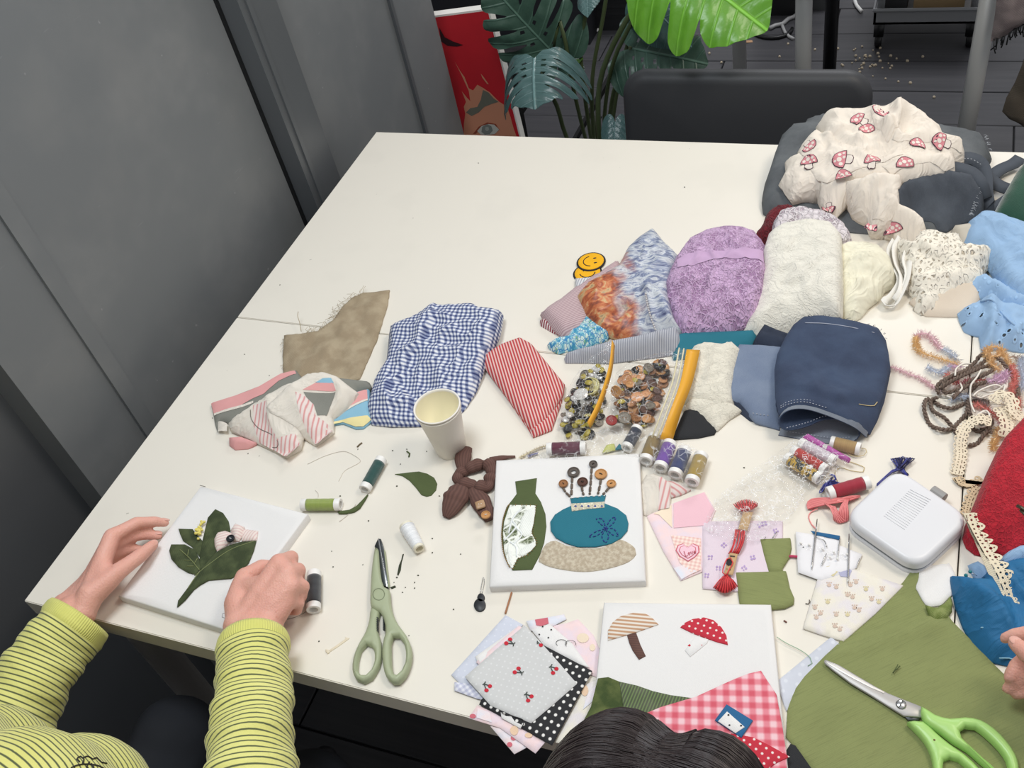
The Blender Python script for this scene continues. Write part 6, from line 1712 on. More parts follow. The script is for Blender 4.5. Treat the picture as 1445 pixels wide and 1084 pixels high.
# ------------------------------------------------------------------ cup, case, scissors, spools, bags, yarns
# -- paper cups
cb = P(637,633)
cu = thing('paper_cup', 'white paper cup, two nested, standing in front of the gingham cloth', 'cup', tuple(cb))
M_PAPER = plain('white_paper_cup', (234,229,220),.6); M_CUPIN = plain('cream_cup_inside', (240,233,205),.55)
def cup(z0, h):
    r0, r1 = .0225,.0325
    prof = [(0, z0),(r0, z0),(r0 + (r1 - r0) * .5, z0 + h * .5),(r1, z0 + h - .003),(r1 + .0014, z0 + h - .0022),(r1 + .0016, z0 + h - .0006),(r1 + .0006, z0 + h),(r1 - .0008, z0 + h - .0006),(r1 - .001, z0 + h - .004),(r0 - .0008, z0 + .004),(0, z0 + .004)]
    mb = MB(); V, F = lathe(prof, 40); nF = [f for f in F]
    return V, nF
V, F = cup(0,.088)
mk('outer_cup', (V + cb, F), M_PAPER, cu)
V, F = cup(.005,.088)
mbx = MB(); mbx.V = [V + cb]; mbx.F = F; mbx.M = [1 if (i // 40) >= 8 else 0 for i in range(len(F))]
mk('inner_cup', mbx, [M_PAPER, M_CUPIN], cu)

# -- white hard case
c = crop(1090,600,4.07)
cs = thing('sewing_case', 'white rounded plastic sewing case with a ribbed lid and grey hinge tab', 'case', tuple(P(1280,740)))
M_CASE = plain('white_case_plastic', (222,222,225),.35, spec=.4); M_SEAM = plain('grey_case_gap', (120,128,138),.5)
cor = [P(*p, .026)[:2] for p in c([(404,522),(715,232),(1150,528),(836,824)])]
def rpoly(cs_, r, n=8):
    out = []
    m = len(cs_)
    for i in range(m):
        a, b, d = cs_[i - 1], cs_[i], cs_[(i + 1) % m]
        u = (a - b) / np.linalg.norm(a - b); v = (d - b) / np.linalg.norm(d - b)
        p0, p1 = b + u * r, b + v * r
        for k in range(n):
            t = k / (n - 1); out.append((1 - t) ** 2 * p0 + 2 * t * (1 - t) * b + t * t * p1)
    return out
ctr = np.mean(cor, 0)
rc = rpoly(cor, .026)
slab('base', M_CASE, [ctr + (p - ctr) * 1.0 for p in rc],0,.0075, cs, .0025, world=True)
slab('gap_rim', M_SEAM, [ctr + (p - ctr) * .985 for p in rc],.0075,.0115, cs, .0002, world=True)
def dome_lid(pl, z0, z1, r):
    pl = np.array(pl); n = len(pl); c_ = pl.mean(0); V = []; F = []
    rings = [(0, z0)] + [(r * (1 - math.cos(a)), z1 - r * .9 + r * .9 * math.sin(a)) for a in np.linspace(0, math.pi / 2,6)]
    for ins, z_ in rings:
        d = pl - c_; L = np.linalg.norm(d, axis=1)[:, None]
        q = c_ + d * (1 - ins / L); V += [(x, y, TH + z_) for x, y in q]
    for s_ in (.75,.5,.25):
        b = np.array(V[-n:])[:, :2]; V += [(x, y, TH + z1 + .0004 * (1 - s_)) for x, y in c_ + (np.array(V[6 * n:7 * n])[:, :2] - c_) * s_]
    V.append((c_[0], c_[1], TH + z1 + .0004))
    for i in range(9):
        for k in range(n):
            l = (k + 1) % n; F.append((i * n + k, i * n + l, (i + 1) * n + l, (i + 1) * n + k))
    for k in range(n): F.append((9 * n + k, 9 * n + (k + 1) % n, 10 * n))
    return np.array(V), F
mk('lid', dome_lid(rc, .0112,.026,.008), M_CASE, cs)
for k in range(16):
    t = k / 15
    p0 = np.array([640,520]) + np.array([150,-150]) * t; p1 = np.array([760,600]) + np.array([150,-170]) * t
    q = [P(*c([tuple(p0 * (1 - s_) + p1 * s_)])[0],.0264) for s_ in (0,.5,1)]
    mk('ridge_line', tube(q, .0003,4), plain('lid_ridge', (219,219,222),.4) if 'lid_ridge' not in bpy.data.materials else bpy.data.materials['lid_ridge'], cs)
clp = [P(*p, .010) for p in c([(578,652),(645,702)])]
d = clp[1] - clp[0]; nrm = np.array([d[1],-d[0],0]); nrm /= np.linalg.norm(nrm)
def obox(a, b, n, dep, z0, z1):
    V = []
    for z_ in (z0, z1):
        for p in (a, b, b + n * dep, a + n * dep): V.append((p[0], p[1], TH + z_))
    return np.array(V),[(0,3,2,1),(4,5,6,7),(0,1,5,4),(1,2,6,5),(2,3,7,6),(3,0,4,7)]
mk('clasp', obox(clp[0] - nrm * .0035, clp[1] - nrm * .0035, nrm, .0052,.005,.0145), M_CASE, cs, smooth=False)
h0, h1 = P(*c([(905,385)])[0],.016), P(*c([(975,432)])[0],.016)
d = h1 - h0; d /= np.linalg.norm(d); out = np.array([-d[1], d[0],0])
if out[:2] @ (h0[:2] - ctr) < 0: out = -out
mk('hinge_tab', MB().add(obox(h0 - out * .006, h1 - out * .006, out, .010,.006,.020)).add(tube([h0 + out * .004, h1 + out * .004],.007,12)), plain('grey_hinge', (150,148,146),.45), cs, smooth=False)

# -- lime green scissors
c = crop(1100,840,4.188)
ls = thing('scissors', 'large scissors with lime green handles lying on the olive cloth', 'scissors', tuple(P(1300,1000,.005)))
M_LIME = plain('lime_plastic', (170,213,122),.35, spec=.45); M_BLADE2 = plain('scissor_steel', (176,173,170),.45, metal=.4)
hb_ = .006
slab('lower_blade', M_BLADE, c([(300,425),(420,525),(540,600),(640,658),(735,712),(760,740),(825,740),(830,715),(700,650),(540,565),(400,470)]), hb_, hb_ + .0022, ls, .0004)
slab('upper_blade', M_BLADE2, c([(263,388),(272,380),(350,410),(450,470),(560,535),(640,578),(720,610),(835,655),(856,722),(735,713),(640,655),(540,592),(420,520),(310,438),(268,402)]), hb_ + .0024, hb_ + .0048, ls, .0007)
slab('hollow_ground_face', plain('bright_ground_steel', (214,210,205),.45, metal=.4), c([(275,388),(350,418),(450,478),(560,540),(625,572),(618,582),(540,548),(440,496),(340,440),(280,402)]), hb_ + .0048, hb_ + .0052, ls, .0002)
sp0 = P(*c([(718,648)])[0], hb_ + .0048)
mk('pivot_screw', xf(lathe([(0,0),(.0054,0),(.0054,.0012),(.0042,.002),(0,.0022)],20), Matrix.Translation(sp0)), M_STEEL, ls)
mk('screw_slot', xf(box((-.0042,-.0007,.0019),(.0042,.0007,.0025)), Matrix.Translation(sp0) @ Matrix.Rotation(1.2,4, 'Z')), M_BLADE, ls, smooth=False)
slab('lower_handle', M_LIME, c([(757,742),(850,740),(920,800),(1000,868),(1090,930),(1145,978),(1192,1030),(1255,1105),(1215,1180),(1110,1225),(1000,1200),(932,1130),(914,1010),(898,930),(858,850),(800,785)]), hb_, hb_ + .011, ls, .003,.006,[c([(972,965),(1008,948),(1060,962),(1120,1012),(1172,1085),(1150,1145),(1080,1172),(1010,1140),(970,1062)])], smooth_ol=True)
slab('upper_handle', M_LIME, c([(840,650),(920,698),(1010,722),(1100,714),(1190,730),(1270,780),(1340,850),(1395,930),(1416,1000),(1412,1080),(1380,1130),(1330,1112),(1240,1015),(1180,965),(1110,905),(1030,858),(955,800),(858,735)]), hb_ + .002, hb_ + .013, ls, .003,.006,[c([(1065,790),(1100,765),(1160,772),(1230,825),(1300,895),(1345,960),(1362,1020),(1350,1085),(1312,1062),(1235,985),(1140,892),(1078,835)])], smooth_ol=True)
for x, y in ((915,856),):
    mk('rivet_dot', ball(P(*c([(x, y)])[0], hb_ + .011),(.0012,.0012,.0004),8,5), plain('brown_speck', (110,80,40),.7), ls)

# -- spools
M_SPW = plain('spool_white', (236,234,230),.4)
M_CORE = plain('spool_hollow', (190,178,150),.6)
def spool(label, a, b, r, col, col2=None, cone=False, h=0.0, rough=.4, group='thread spools', white=(236,234,230), fl=.14, name='thread_spool'):
    pa_, pb_ = P(*a, r + h), P(*b, r + h)
    ax = pb_ - pa_; L = np.linalg.norm(ax); ax /= L
    z_ = Vector(ax); q = Vector((0,0,1)).rotation_difference(z_)
    t = thing(name, label, 'spool', tuple((pa_ + pb_) / 2), group, q.to_euler())
    h2 = L / 2; e = L * fl
    ri = r * .62
    if cone:
        core = [(ri * .9,-h2),(r * .95,-h2),(r * .95,-h2 + e),(r * .8,-h2 + e),(r * .7, h2 - e),(r * .72, h2 - e * .9),(r * .72, h2),(ri * .8, h2),(ri * .8, h2 - .006),(0, h2 - .006)]
        thr = [(r * .8,-h2 + e * .9)] + [(r * (1.0 - .22 * k / 12) * (1 + .045 * (-1) ** k),-h2 + e + (L - 2 * e) * k / 12) for k in range(13)] + [(r * .7, h2 - e * .9)]
    else:
        core = [(0,-h2 + .007),(ri, -h2 + .007),(ri, -h2),(r * .97,-h2),(r, -h2 + .0006),(r, -h2 + e),(r * .9,-h2 + e),(r * .9, h2 - e),(r, h2 - e),(r, h2 - .0006),(r * .97, h2),(ri, h2),(ri, h2 - .007),(0, h2 - .007)]
        thr = [(r * .9,-h2 + e)] + [(r * (.985 + .012 * math.sin(k * 1.7)),-h2 + e + (L - 2 * e) * k / 14) for k in range(15)] + [(r * .9, h2 - e)]
    wm = M_SPW if white == (236,234,230) else plain('spool_tint', white, .4)
    o = mk('bobbin', lathe(core, 24, cap=False), wm, t, local=True); sharp(o, 40)
    mk('wound_thread', lathe(thr, 24, cap=False), thread_mat('thread_' + label.split()[0], col, col2,1700 if not cone else 500, rough), t, local=True)
    return t
spool('dark green thread spool on the white table left of the fabric leaf', (538.5,648),(514.5,691),.0088,(30,78,72))
spool('light green thread spool beside the top right corner of the leaf canvas', (426,712.5),(481,712),.0088,(152,170,82), rough=.3)
spool('white thread cone on the table above the sage scissors', (573,742),(592,775),.0105,(236,238,242), cone=True, fl=.10, white=(232,226,206))
spool('black thread spool standing just right of the right hand', (443.5,808),(442.5,861),.0096,(52,54,58))
BH = .004
spool('burgundy thread spool lying in the clear bag above the vase canvas', (772,634),(827,632),.0095,(98,38,62), h=BH, group='spools in the clear bag')
spool('dark navy thread spool, leftmost of the upright row in the clear bag', (884,633),(900,604),.0085,(40,48,66), h=BH, group='spools in the clear bag')
spool('bronze thread spool in the clear bag left of the purple spool', (911,651),(925,616),.0098,(142,118,66), h=BH, rough=.3, group='spools in the clear bag')
spool('purple thread spool in the clear bag', (931.5,661),(946,625),.0098,(120,80,168), h=BH, group='spools in the clear bag')
spool('navy blue thread spool in the clear bag between the purple and gold spools', (952,671),(967,634),.0098,(58,68,112), h=BH, group='spools in the clear bag')
spool('gold thread spool at the right end of the clear bag', (976,681),(990,642),.0098,(176,148,72), h=BH, rough=.3, group='spools in the clear bag')
spool('red thread spool in the crinkled packet', (1118,635),(1166,664),.0078,(196,44,36), h=.010, group='spools in the crinkled packet')
spool('pale white thread spool in the crinkled packet beside the red spool', (1129,625),(1178,651),.0078,(224,214,222), h=.010, group='spools in the crinkled packet')
spool('yellow and black mottled thread spool in the crinkled packet', (1109,646),(1157,676),.0085,(206,166,56),(44,50,44), h=.006, group='spools in the crinkled packet', fl=.12)
spool('crimson thread spool left of the white sewing case', (1168,697),(1226,680),.0092,(168,34,56), h=.002)
spool('tan thread spool behind the magenta card', (1172,624),(1214,634),.0088,(182,152,104), rough=.4)
thread('loose_thread', [(1212,632),(1222,634),(1220,642),(1206,644),(1196,640)],.004,.0005, plain('straw_yarn', (200,180,130),.7), label='tan thread end curling from the tan spool', cat='thread')
thread('loose_thread', [(1188,648),(1206,654),(1220,660),(1218,666),(1200,664),(1186,660),(1178,668),(1182,680)],.0015,.0005, bpy.data.materials['straw_yarn'], label='tan thread loop lying between the packet and the blue floss', cat='thread')

# -- header card of the packet and clear films
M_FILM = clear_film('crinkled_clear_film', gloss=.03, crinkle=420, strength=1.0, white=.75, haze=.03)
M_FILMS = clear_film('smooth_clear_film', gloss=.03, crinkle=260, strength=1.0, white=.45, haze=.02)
M_MAG = cloth('magenta_card', (180,72,160), var=.04, rough=.5, bump=.05)
mcx = [(1134,616,.020),(1140,612,.024),(1199,646,.022),(1198,651,.016),(1170,637,.018)]
cd_ = Drape('card_header', M_MAG, mcx, h=.02, bump=.001, edge=.003, base=.012, res=.004); tag(cd_.obj, 'magenta card header of the thread packet above the white spool', 'card')
cd_.decal('white_slot', [M_SPW],[[(1160,627.5),(1163,627),(1168,630),(1166,632)]], lift=.0008)
def film(name, mat, ol, label, parent=None, **kw):
    d = Drape(name, mat, ol, skirt=False, parent=parent, **kw)
    if label: tag(d.obj, label, 'plastic bag')
    return d
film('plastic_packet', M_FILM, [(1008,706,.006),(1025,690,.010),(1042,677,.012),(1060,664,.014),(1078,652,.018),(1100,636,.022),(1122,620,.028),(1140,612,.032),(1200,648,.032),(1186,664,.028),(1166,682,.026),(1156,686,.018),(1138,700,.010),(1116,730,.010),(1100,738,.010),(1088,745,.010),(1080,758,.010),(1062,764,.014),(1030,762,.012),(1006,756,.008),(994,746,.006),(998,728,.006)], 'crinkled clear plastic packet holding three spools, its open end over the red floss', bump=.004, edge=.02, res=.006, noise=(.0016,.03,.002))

# -- two bags of buttons
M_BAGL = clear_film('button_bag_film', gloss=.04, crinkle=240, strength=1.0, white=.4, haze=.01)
bagL = [(783,622,.004),(786,595,.012),(792,570,.018),(803,545,.022),(822,516,.026),(845,495,.034),(866,478,.044),(864,510,.046),(866,540,.044),(868,575,.040),(860,606,.026),(842,622,.012),(815,632,.004),(795,630,.003)]
bagR = [(866,548,.03),(868,530,.034),(880,518,.034),(905,506,.036),(945,497,.038),(968,493,.038),(958,540,.036),(944,580,.028),(930,620,.010),(914,615,.008),(900,611,.008),(870,606,.012),(856,600,.016),(858,570,.026)]
def btn_shape(kind):
    if kind == 'oval':
        return [(0,0),(.0062,.0006),(.0070,.0022),(.0060,.0034),(0,.0038)]
    return None
B_MESH = {}
def button(label, cat_group, pos, r, mat, holes, tilt, kind='disc', t=.0026):
    key = (round(r, 4), mat.name, holes, kind)
    if key not in B_MESH:
        if kind == 'disc': vf = button_vf(r, t, .22, holes, 18)
        elif kind == 'facet':
            pr_ = [(0,0),(r * .7,0),(r, t * .5),(r * .75, t),(r * .4, t * 1.15),(0, t * 1.1)]; vf = lathe(pr_, 12, False)
        else:
            vf = lathe([(0,0),(r * .9,.0004),(r, t * .5),(r * .9, t * .9),(0, t * 1.05)],16, False)
            vf = (vf[0] * np.array([1,.72,1]), vf[1])
        o = mk('button', vf, mat, local=True, smooth=(kind != 'facet'))
        if kind == 'disc': sharp(o, 45)
        B_MESH[key] = o
    else:
        o = B_MESH[key].copy(); COL.objects.link(o)
    o.location = pos; o.rotation_euler = tilt
    return tag(o, label, 'button', cat_group)
M_BYEL = plain('olive_yellow_button', (176,160,62),.35, var=.12, vscale=150); M_BGOLD = plain('pale_gold_button', (206,198,140),.3); M_BCLEAR = plain('clear_crystal_button', (206,204,200),.12, spec=.8)
M_BBLK = plain('black_shiny_button', (36,36,38),.25); M_BGRY = plain('grey_horn_button', (124,116,104),.3, var=.2, vscale=120); M_BRED = plain('dark_red_button', (150,44,42),.35); M_BPEACH = plain('peach_wood_button', (208,154,112),.45, var=.15, vscale=120)
rb = np.random.default_rng(21)
GL, GR = 'buttons in the left button bag', 'buttons in the right button bag'
def scatter(poly, n, mind, hmax, mats, grp, labels, big):
    """heap of buttons: every one a thing; the heap is thicker in the middle"""
    pl = np.array([P(p[0], p[1],.006)[:2] for p in poly]); lo, hi = pl.min(0), pl.max(0)
    pts = list(big); tries = 0
    dist = lambda q: segdist(q[None], pl, np.roll(pl, -1,0))[0].min()
    out = []
    while len(out) < n and tries < 6000:
        tries += 1
        q = rb.uniform(lo, hi)
        if not inside(q[None], pl)[0]: continue
        de = dist(q)
        if de < .007: continue
        mi = rb.integers(0, len(mats)); m, r, hl, kd = mats[mi]
        lvl = 0
        for (o, orad, oz) in out + pts:
            if np.linalg.norm(o - q) < (orad + r) * mind: lvl = max(lvl, oz + .0045)
        if lvl > hmax * min(1, de / .025) + .003: continue
        out.append((q, r, lvl))
        tl = rb.uniform(-.42,.42,2)
        f3 = (q - lo) / (hi - lo); zn = ['front', 'middle', 'back'][min(2, int(f3[1] * 3))] + ' ' + ['left', 'centre', 'right'][min(2, int(f3[0] * 3))]
        button(labels[mi].replace(' in the ', ' at the ' + zn + ' of the ') if 'heaped' not in labels[mi] else labels[mi].replace('heaped in the', 'heaped at the ' + zn + ' of the'), grp, (q[0], q[1], TH + .0015 + lvl + r * abs(tl).max() * .6), r, m, hl, (tl[0], tl[1], rb.uniform(0,6.28)), kd)
    return out
pbig = P(834,546,.026)
for (px, hh, r, m, hl, kd, lb, tl) in ((( 833,546),.026,.0150, M_BGOLD, 4, 'disc', 'largest pale gold four-hole button in the left button bag', (.25,-.15,.4)),((820,557),.033,.0112, M_BCLEAR, 0, 'facet', 'clear faceted crystal button lying on the pale gold button', (.1,-.1,0)),
                                      ((863,594),.020,.0085, M_BRED, 2, 'disc', 'dark red two-hole button in the front of the right button bag', (.2,.1,.3)),((889,543),.032,.0068, M_BUTTAN, 2, 'disc', 'tan wooden two-hole button near the back of the right button bag', (.1,.1,.2)),
                                      ((899,561),.030,.0090, M_BPEACH, 2, 'disc', 'large peach wooden button in the middle of the right button bag', (.1,-.1,.7)),((884,535),.036,.0088, M_BPEACH, 2, 'disc', 'peach wooden button standing on edge in the right button bag', (1.0,.3,.6)),
                                      ((870,552),.030,.0088, M_BUTTAN, 2, 'disc', 'tan wooden button standing on edge at the left of the right button bag', (.9,-.6,.2)),((881,590),.022,.0095, M_BGRY, 2, 'disc', 'large grey horn button at the front of the right button bag', (.3,.2,.1))):
    button(lb, None, tuple(P(*px, hh)), r, m, hl, tl, kd, .0036 if r > .01 else .0026)
scatter([(786,618),(790,585),(800,555),(822,525),(850,500),(860,520),(858,570),(850,602),(838,616),(812,626)],130,.42,.036,
        [(M_BYEL, .0064,0, 'oval'),(M_BYEL, .0064,0, 'oval'),(M_BBLK, .0075,4, 'disc'),(M_BGRY, .0070,4, 'disc'),(M_BBLK, .0060,2, 'disc'),(M_BCLEAR, .0055,0, 'facet')], GL,
        ['small olive yellow oval button in the left button bag'] * 2 + ['black four-hole button in the left button bag', 'grey four-hole button in the left button bag', 'small black two-hole button in the left button bag', 'small clear faceted button in the left button bag'],[(pbig[:2],.013,.018)])
scatter([(864,600),(866,560),(874,528),(900,512),(940,505),(950,520),(940,560),(924,596),(912,606),(890,602)],140,.42,.038,
        [(M_BUTTAN, .0072,2, 'disc'),(M_BUTBROWN, .0078,4, 'disc'),(M_BUTDARK, .0070,2, 'disc'),(M_BPEACH, .0066,2, 'disc'),(M_BBLK, .0074,4, 'disc'),(M_BGRY, .0080,4, 'disc'),(M_BYEL, .0060,0, 'oval')], GR,
        ['tan wooden button heaped in the right button bag', 'brown four-hole button heaped in the right button bag', 'dark brown button heaped in the right button bag', 'small peach wooden button heaped in the right button bag', 'black four-hole button heaped in the right button bag', 'grey four-hole button heaped in the right button bag', 'olive yellow oval button in the right button bag'],[])
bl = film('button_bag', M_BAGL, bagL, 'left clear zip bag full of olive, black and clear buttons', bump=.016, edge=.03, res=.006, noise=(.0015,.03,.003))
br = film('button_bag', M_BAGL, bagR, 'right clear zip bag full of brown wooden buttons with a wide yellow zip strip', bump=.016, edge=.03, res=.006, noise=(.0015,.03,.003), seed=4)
M_ZIP = cloth('yellow_zip', (226,164,44), var=.03, rough=.4, bump=.05); M_ZIPC = plain('pale_zip_track', (226,216,180),.3)
def vband(name, mat, a, b, t, parent):
    """flat strip between two 3-D edge lines (lists of points)"""
    a, b = np.array(a), np.array(b); n = len(a); nn = np.cross(b - a, np.gradient(a, axis=0)); nn /= np.linalg.norm(nn, axis=1)[:, None] + 1e-9
    V = np.concatenate([a, b, a + nn * t, b + nn * t]); F = []
    for i in range(n - 1):
        F += [(i, i + 1, n + i + 1, n + i),(2 * n + i, 3 * n + i, 3 * n + i + 1,2 * n + i + 1),(i, 2 * n + i, 2 * n + i + 1, i + 1),(n + i, n + i + 1,3 * n + i + 1,3 * n + i)]
    F += [(0, n, 3 * n, 2 * n),(n - 1,3 * n - 1,4 * n - 1,2 * n - 1)]
    return mk(name, (V, F), mat, parent)
vband('zip_strip', M_ZIP, spline(PL([(864,480,.060),(860,515,.060),(850,550,.058),(840,575,.056),(829,596,.052)]),.006),[p + np.array([.0035,-.001,-.010]) for p in spline(PL([(864,480,.060),(860,515,.060),(850,550,.058),(840,575,.056),(829,596,.052)]),.006)],.0008, bl.obj)
zt = spline(PL([(969,493,.046),(960,540,.046),(944,585,.038),(931,620,.022)]),.006); zb = spline(PL([(988,494,.038),(977,540,.036),(962,580,.028),(949,622,.012)]),.006)
m_ = min(len(zt), len(zb)); zt = [zt[int(i * (len(zt) - 1) / (m_ - 1))] for i in range(m_)]; zb = [zb[int(i * (len(zb) - 1) / (m_ - 1))] for i in range(m_)]
vband('zip_strip', M_ZIP, zt, zb, .0008, br.obj)
for off in (.0,.007):
    dd = np.array([-.004 - off, .0,.001])
    mk('zip_track', tube([p + dd for p in zt],.0011,6), M_ZIPC, br.obj)
vband('clear_lip', M_BAGL, [p + np.array([-.014,0,-.004]) for p in zt], zt, .0003, br.obj)
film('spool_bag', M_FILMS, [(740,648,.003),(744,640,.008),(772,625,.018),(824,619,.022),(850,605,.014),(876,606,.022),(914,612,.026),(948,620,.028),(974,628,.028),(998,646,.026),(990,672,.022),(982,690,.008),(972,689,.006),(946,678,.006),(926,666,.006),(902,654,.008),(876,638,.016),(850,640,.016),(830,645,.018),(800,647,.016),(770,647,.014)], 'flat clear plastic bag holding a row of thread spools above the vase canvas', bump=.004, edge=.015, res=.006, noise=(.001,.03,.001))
sc1 = Drape('fabric_scrap', cloth('lime_scrap', (196,198,120)),[(850,638,.006),(856,628,.008),(866,626,.008),(868,634,.006)], h=.006, bump=.001, edge=.004, res=.004, base=.003); tag(sc1.obj, 'pale lime scrap inside the clear spool bag', 'scrap')
sc2 = Drape('fabric_scrap', M_TEAL, [(868,634,.006),(874,626,.008),(880,632,.006)], h=.006, bump=.001, edge=.003, res=.003, base=.003); tag(sc2.obj, 'tiny teal scrap inside the clear spool bag', 'scrap')

# -- brown scrunchie with two buttons
c = crop(620,620,4.817)
scr = thing('scrunchie', 'brown ribbed hair scrunchie with bow ends left of the vase canvas', 'scrunchie', tuple(P(662,690)))
def lumpy(name, px, r, mat, closed=False, flat=.75, seed=1, parent=None, step=.0022, wr=.16):
    rg = np.random.default_rng(seed); pts = np.array(spline(PL(px, 0), step, closed)); n = len(pts)
    rr = np.interp(np.linspace(0, len(r) - 1, n), range(len(r)), r)
    k = np.arange(n) * step
    rr = rr * (1 + wr * np.sin(k / .0034 + rg.uniform(0,6)) + wr * .6 * np.sin(k / .0019))
    if closed: pass
    pts[:, 2] = TH + np.maximum(pts[:, 2] - TH, rr * flat)
    V, F = tube(pts, rr, 14, closed, True, rr * flat)
    ang = np.tile(np.arange(14) / 14.0, n); al = np.repeat(k, 14)
    uv = np.column_stack([ang * .05, al])
    return mk(name, (V, F), mat, parent, uv=uv)
lumpy('gathered_ring', c([(150,255),(205,225),(250,205),(310,190),(350,205),(362,250),(350,300),(335,345),(280,345),(220,330),(170,320),(135,290)]),[.0078,.009,.0095,.0085,.008,.0085,.009,.0085,.0078], M_BROWNRIB, True, .8,2, scr)
lumpy('bow_end', c([(170,235),(165,180),(172,130),(192,85),(198,72)]),[.006,.010,.0125,.0115,.007], M_BROWNRIB, False, .55,3, scr, wr=.03)
lumpy('bow_end', c([(175,315),(150,360),(125,420),(85,490),(48,540)]),[.007,.0165,.019,.015,.006], M_BROWNRIB, False, .5,4, scr, wr=.03)
lumpy('bow_end', c([(235,335),(255,390),(290,450),(322,510),(345,560)]),[.008,.012,.014,.012,.007], M_BROWNRIB, False, .55,5, scr, wr=.04)
lumpy('band_end', [(692,650,.004),(700,648,.003),(714,645.5,.003),(727,644.5,.003)],[.006,.005,.003,.002], M_BROWNRIB, False, .6,6, scr, wr=.05)
M_BSQ = plain('square_tan_button', (170,136,102),.45, var=.15, vscale=120)
p = P(*c([(277,442)])[0],.0170)
q = [np.array([p[0] + x, p[1] + y]) for x, y in rrect(.0066,.0066,.0026,5)]
th_ = .6
q = [p[:2] + np.array([[math.cos(th_),-math.sin(th_)],[math.sin(th_), math.cos(th_)]]) @ (v - p[:2]) for v in q]
sb_ = slab('button', M_BSQ, q, .0155,.0180, scr, .0008, world=True); sb_['label'] = 'square tan button'
for s_ in (-1,1): mk('button_hole', ball(p + np.array([.0016 * s_, .0006 * s_, .0010]),(.0007,.0007,.0004),6,5), M_SPW, sb_)
sewn_button(scr, c([(315,512)])[0],.0165,.0066, M_BUTTAN, 2, M_SPW, .5)

# -- embroidery floss skeins
def skein(name, label, strands, r, mat, cat='embroidery floss', bands=(), extra=None):
    mb = MB()
    for i, s_ in enumerate(strands): mb.add(tube(spline(PL(s_),.004), r * .8,5), i % 2)
    t = thing(name, label, cat, tuple(P(*strands[0][0][:2])), 'embroidery floss skeins')
    o = mk('strands', mb, [mat, bpy.data.materials[mat.name + '_shaded']], t); o['kind'] = 'stuff'
    for nm, pts, rr, m in bands: mk(nm, tube(spline(PL(pts),.003), rr, 8), m, t)
    return t
M_FBLUE = plain('navy_floss', (46,54,150),.45, var=.25, vscale=200, sheen=.4); M_FPINK = plain('salmon_floss', (238,148,146),.5, var=.15, vscale=200); M_FRED = plain('coral_red_floss', (222,62,66),.5, var=.18, vscale=200)
for n__, c__ in (('navy_floss', (16,20,70)),('salmon_floss', (200,96,98)),('coral_red_floss', (166,26,34))): plain(n__ + '_shaded', c__, .5)  # darker copies of each floss paint the shade between strands
M_KRAFT = cloth('kraft_card', (196,164,122), var=.06, bump=.2)
c = crop(1090,600,4.07)
rs = np.random.default_rng(6)
st = []
for k in range(16):
    o = rs.normal(size=2) * 9; h = rs.uniform(.003,.014)
    st.append([*c([(600,345 + o[1] * .4,.004),(690,265 + o[0] * .5,.006),(720 + o[0],255,.008),(690 + k * 8 + o[0] * .4,195 + o[1], h),(680 + k * 8.5,182 + abs(k - 8) * 1.6, h),(700 + k * 7,190 + o[1] * .5, h * .7),(740 + o[0],250,.006),(770 + o[0] * .8,285 + o[1] * .5,.003)])])
for k in range(14):
    o = rs.normal(size=2) * 7; h = rs.uniform(.003,.016); a = k / 13
    st.append([*c([(440,325 + o[1] * .3,.006),(390 + o[0],345 + o[1],.008),(330 + o[0],330 + o[1], h),(280 + 70 * a + o[0] * .4,390 - 95 * a + o[1] * .3, h),(272 + 80 * a, 378 - 90 * a, h * .6),(320 + o[0],340 + o[1], h * .8),(400 + o[0],355 + o[1] * .6,.006)])])
skein('floss_skein', 'navy blue embroidery floss with two looped ends by the white case', st, .0009, M_FBLUE, bands=[('tie', c([(330,285,.012),(355,290,.016),(365,310,.014),(350,322,.010)]),.0012, M_FBLUE)])
st = []
for k in range(16):
    a = k / 15; o = rs.normal(size=2) * 4
    st.append([*c([(500 + o[0],405 + 8 * a, .004),(440,412 + 22 * a + o[1],.008),(380 + o[0],420 + 25 * a, .010),(300,418 + 40 * a, .009),(215 + 20 * abs(a - .5),425 + 50 * a, .004),(196 + 14 * abs(a - .5),440 + 42 * a, .003),(240,436 + 46 * a, .002)])])
for k in range(12):
    a = k / 11; o = rs.normal(size=2) * 3
    st.append([*c([(300 + 20 * a, 450 + 20 * a, .010),(330 + 30 * a, 470 + o[1],.012),(350 + 30 * a, 520 - 10 * a, .010),(352 + 70 * a, 545 + 16 * math.sin(a * 3.1),.003),(375 + 60 * a, 548 + 10 * math.sin(a * 3.1),.002),(380 + 55 * a, 500 + o[1],.010),(400 + 30 * a, 455,.012),(430 + 10 * a, 425,.010)])])
st.append(c([(260,480,.004),(220,500,.002),(208,530,.001),(225,570,.001),(250,595,.002)]))
skein('floss_skein', 'salmon pink embroidery floss bundle left of the white case', st, .0010, M_FPINK)
c = crop(900,640,4.93)
st = []
for k in range(18):
    a = k / 17; o = rs.normal(size=2) * 4; h = .004 + .008 * math.sin(a * math.pi)
    st.append(c([(610 + o[0],850,.010),(570 + 90 * a, 880 + o[1], h + .003),(528 + 165 * a, 915 + 55 * math.sin(.35 + a * 2.6), h * .5 + .002),(540 + 145 * a, 910 + 50 * math.sin(.3 + a * 2.6), h * .4 + .001),(590 + 50 * a, 860, h),(612 + o[0],845,.010)]))
for k in range(10):
    a = k / 9 - .5; o = rs.normal(size=2) * 4
    st.append(c([(716 + 70 * a, 530,.008),(705 + 80 * a + o[0],600,.012),(690 + 76 * a + o[0],650,.012),(665 + 66 * a, 700,.008)]))
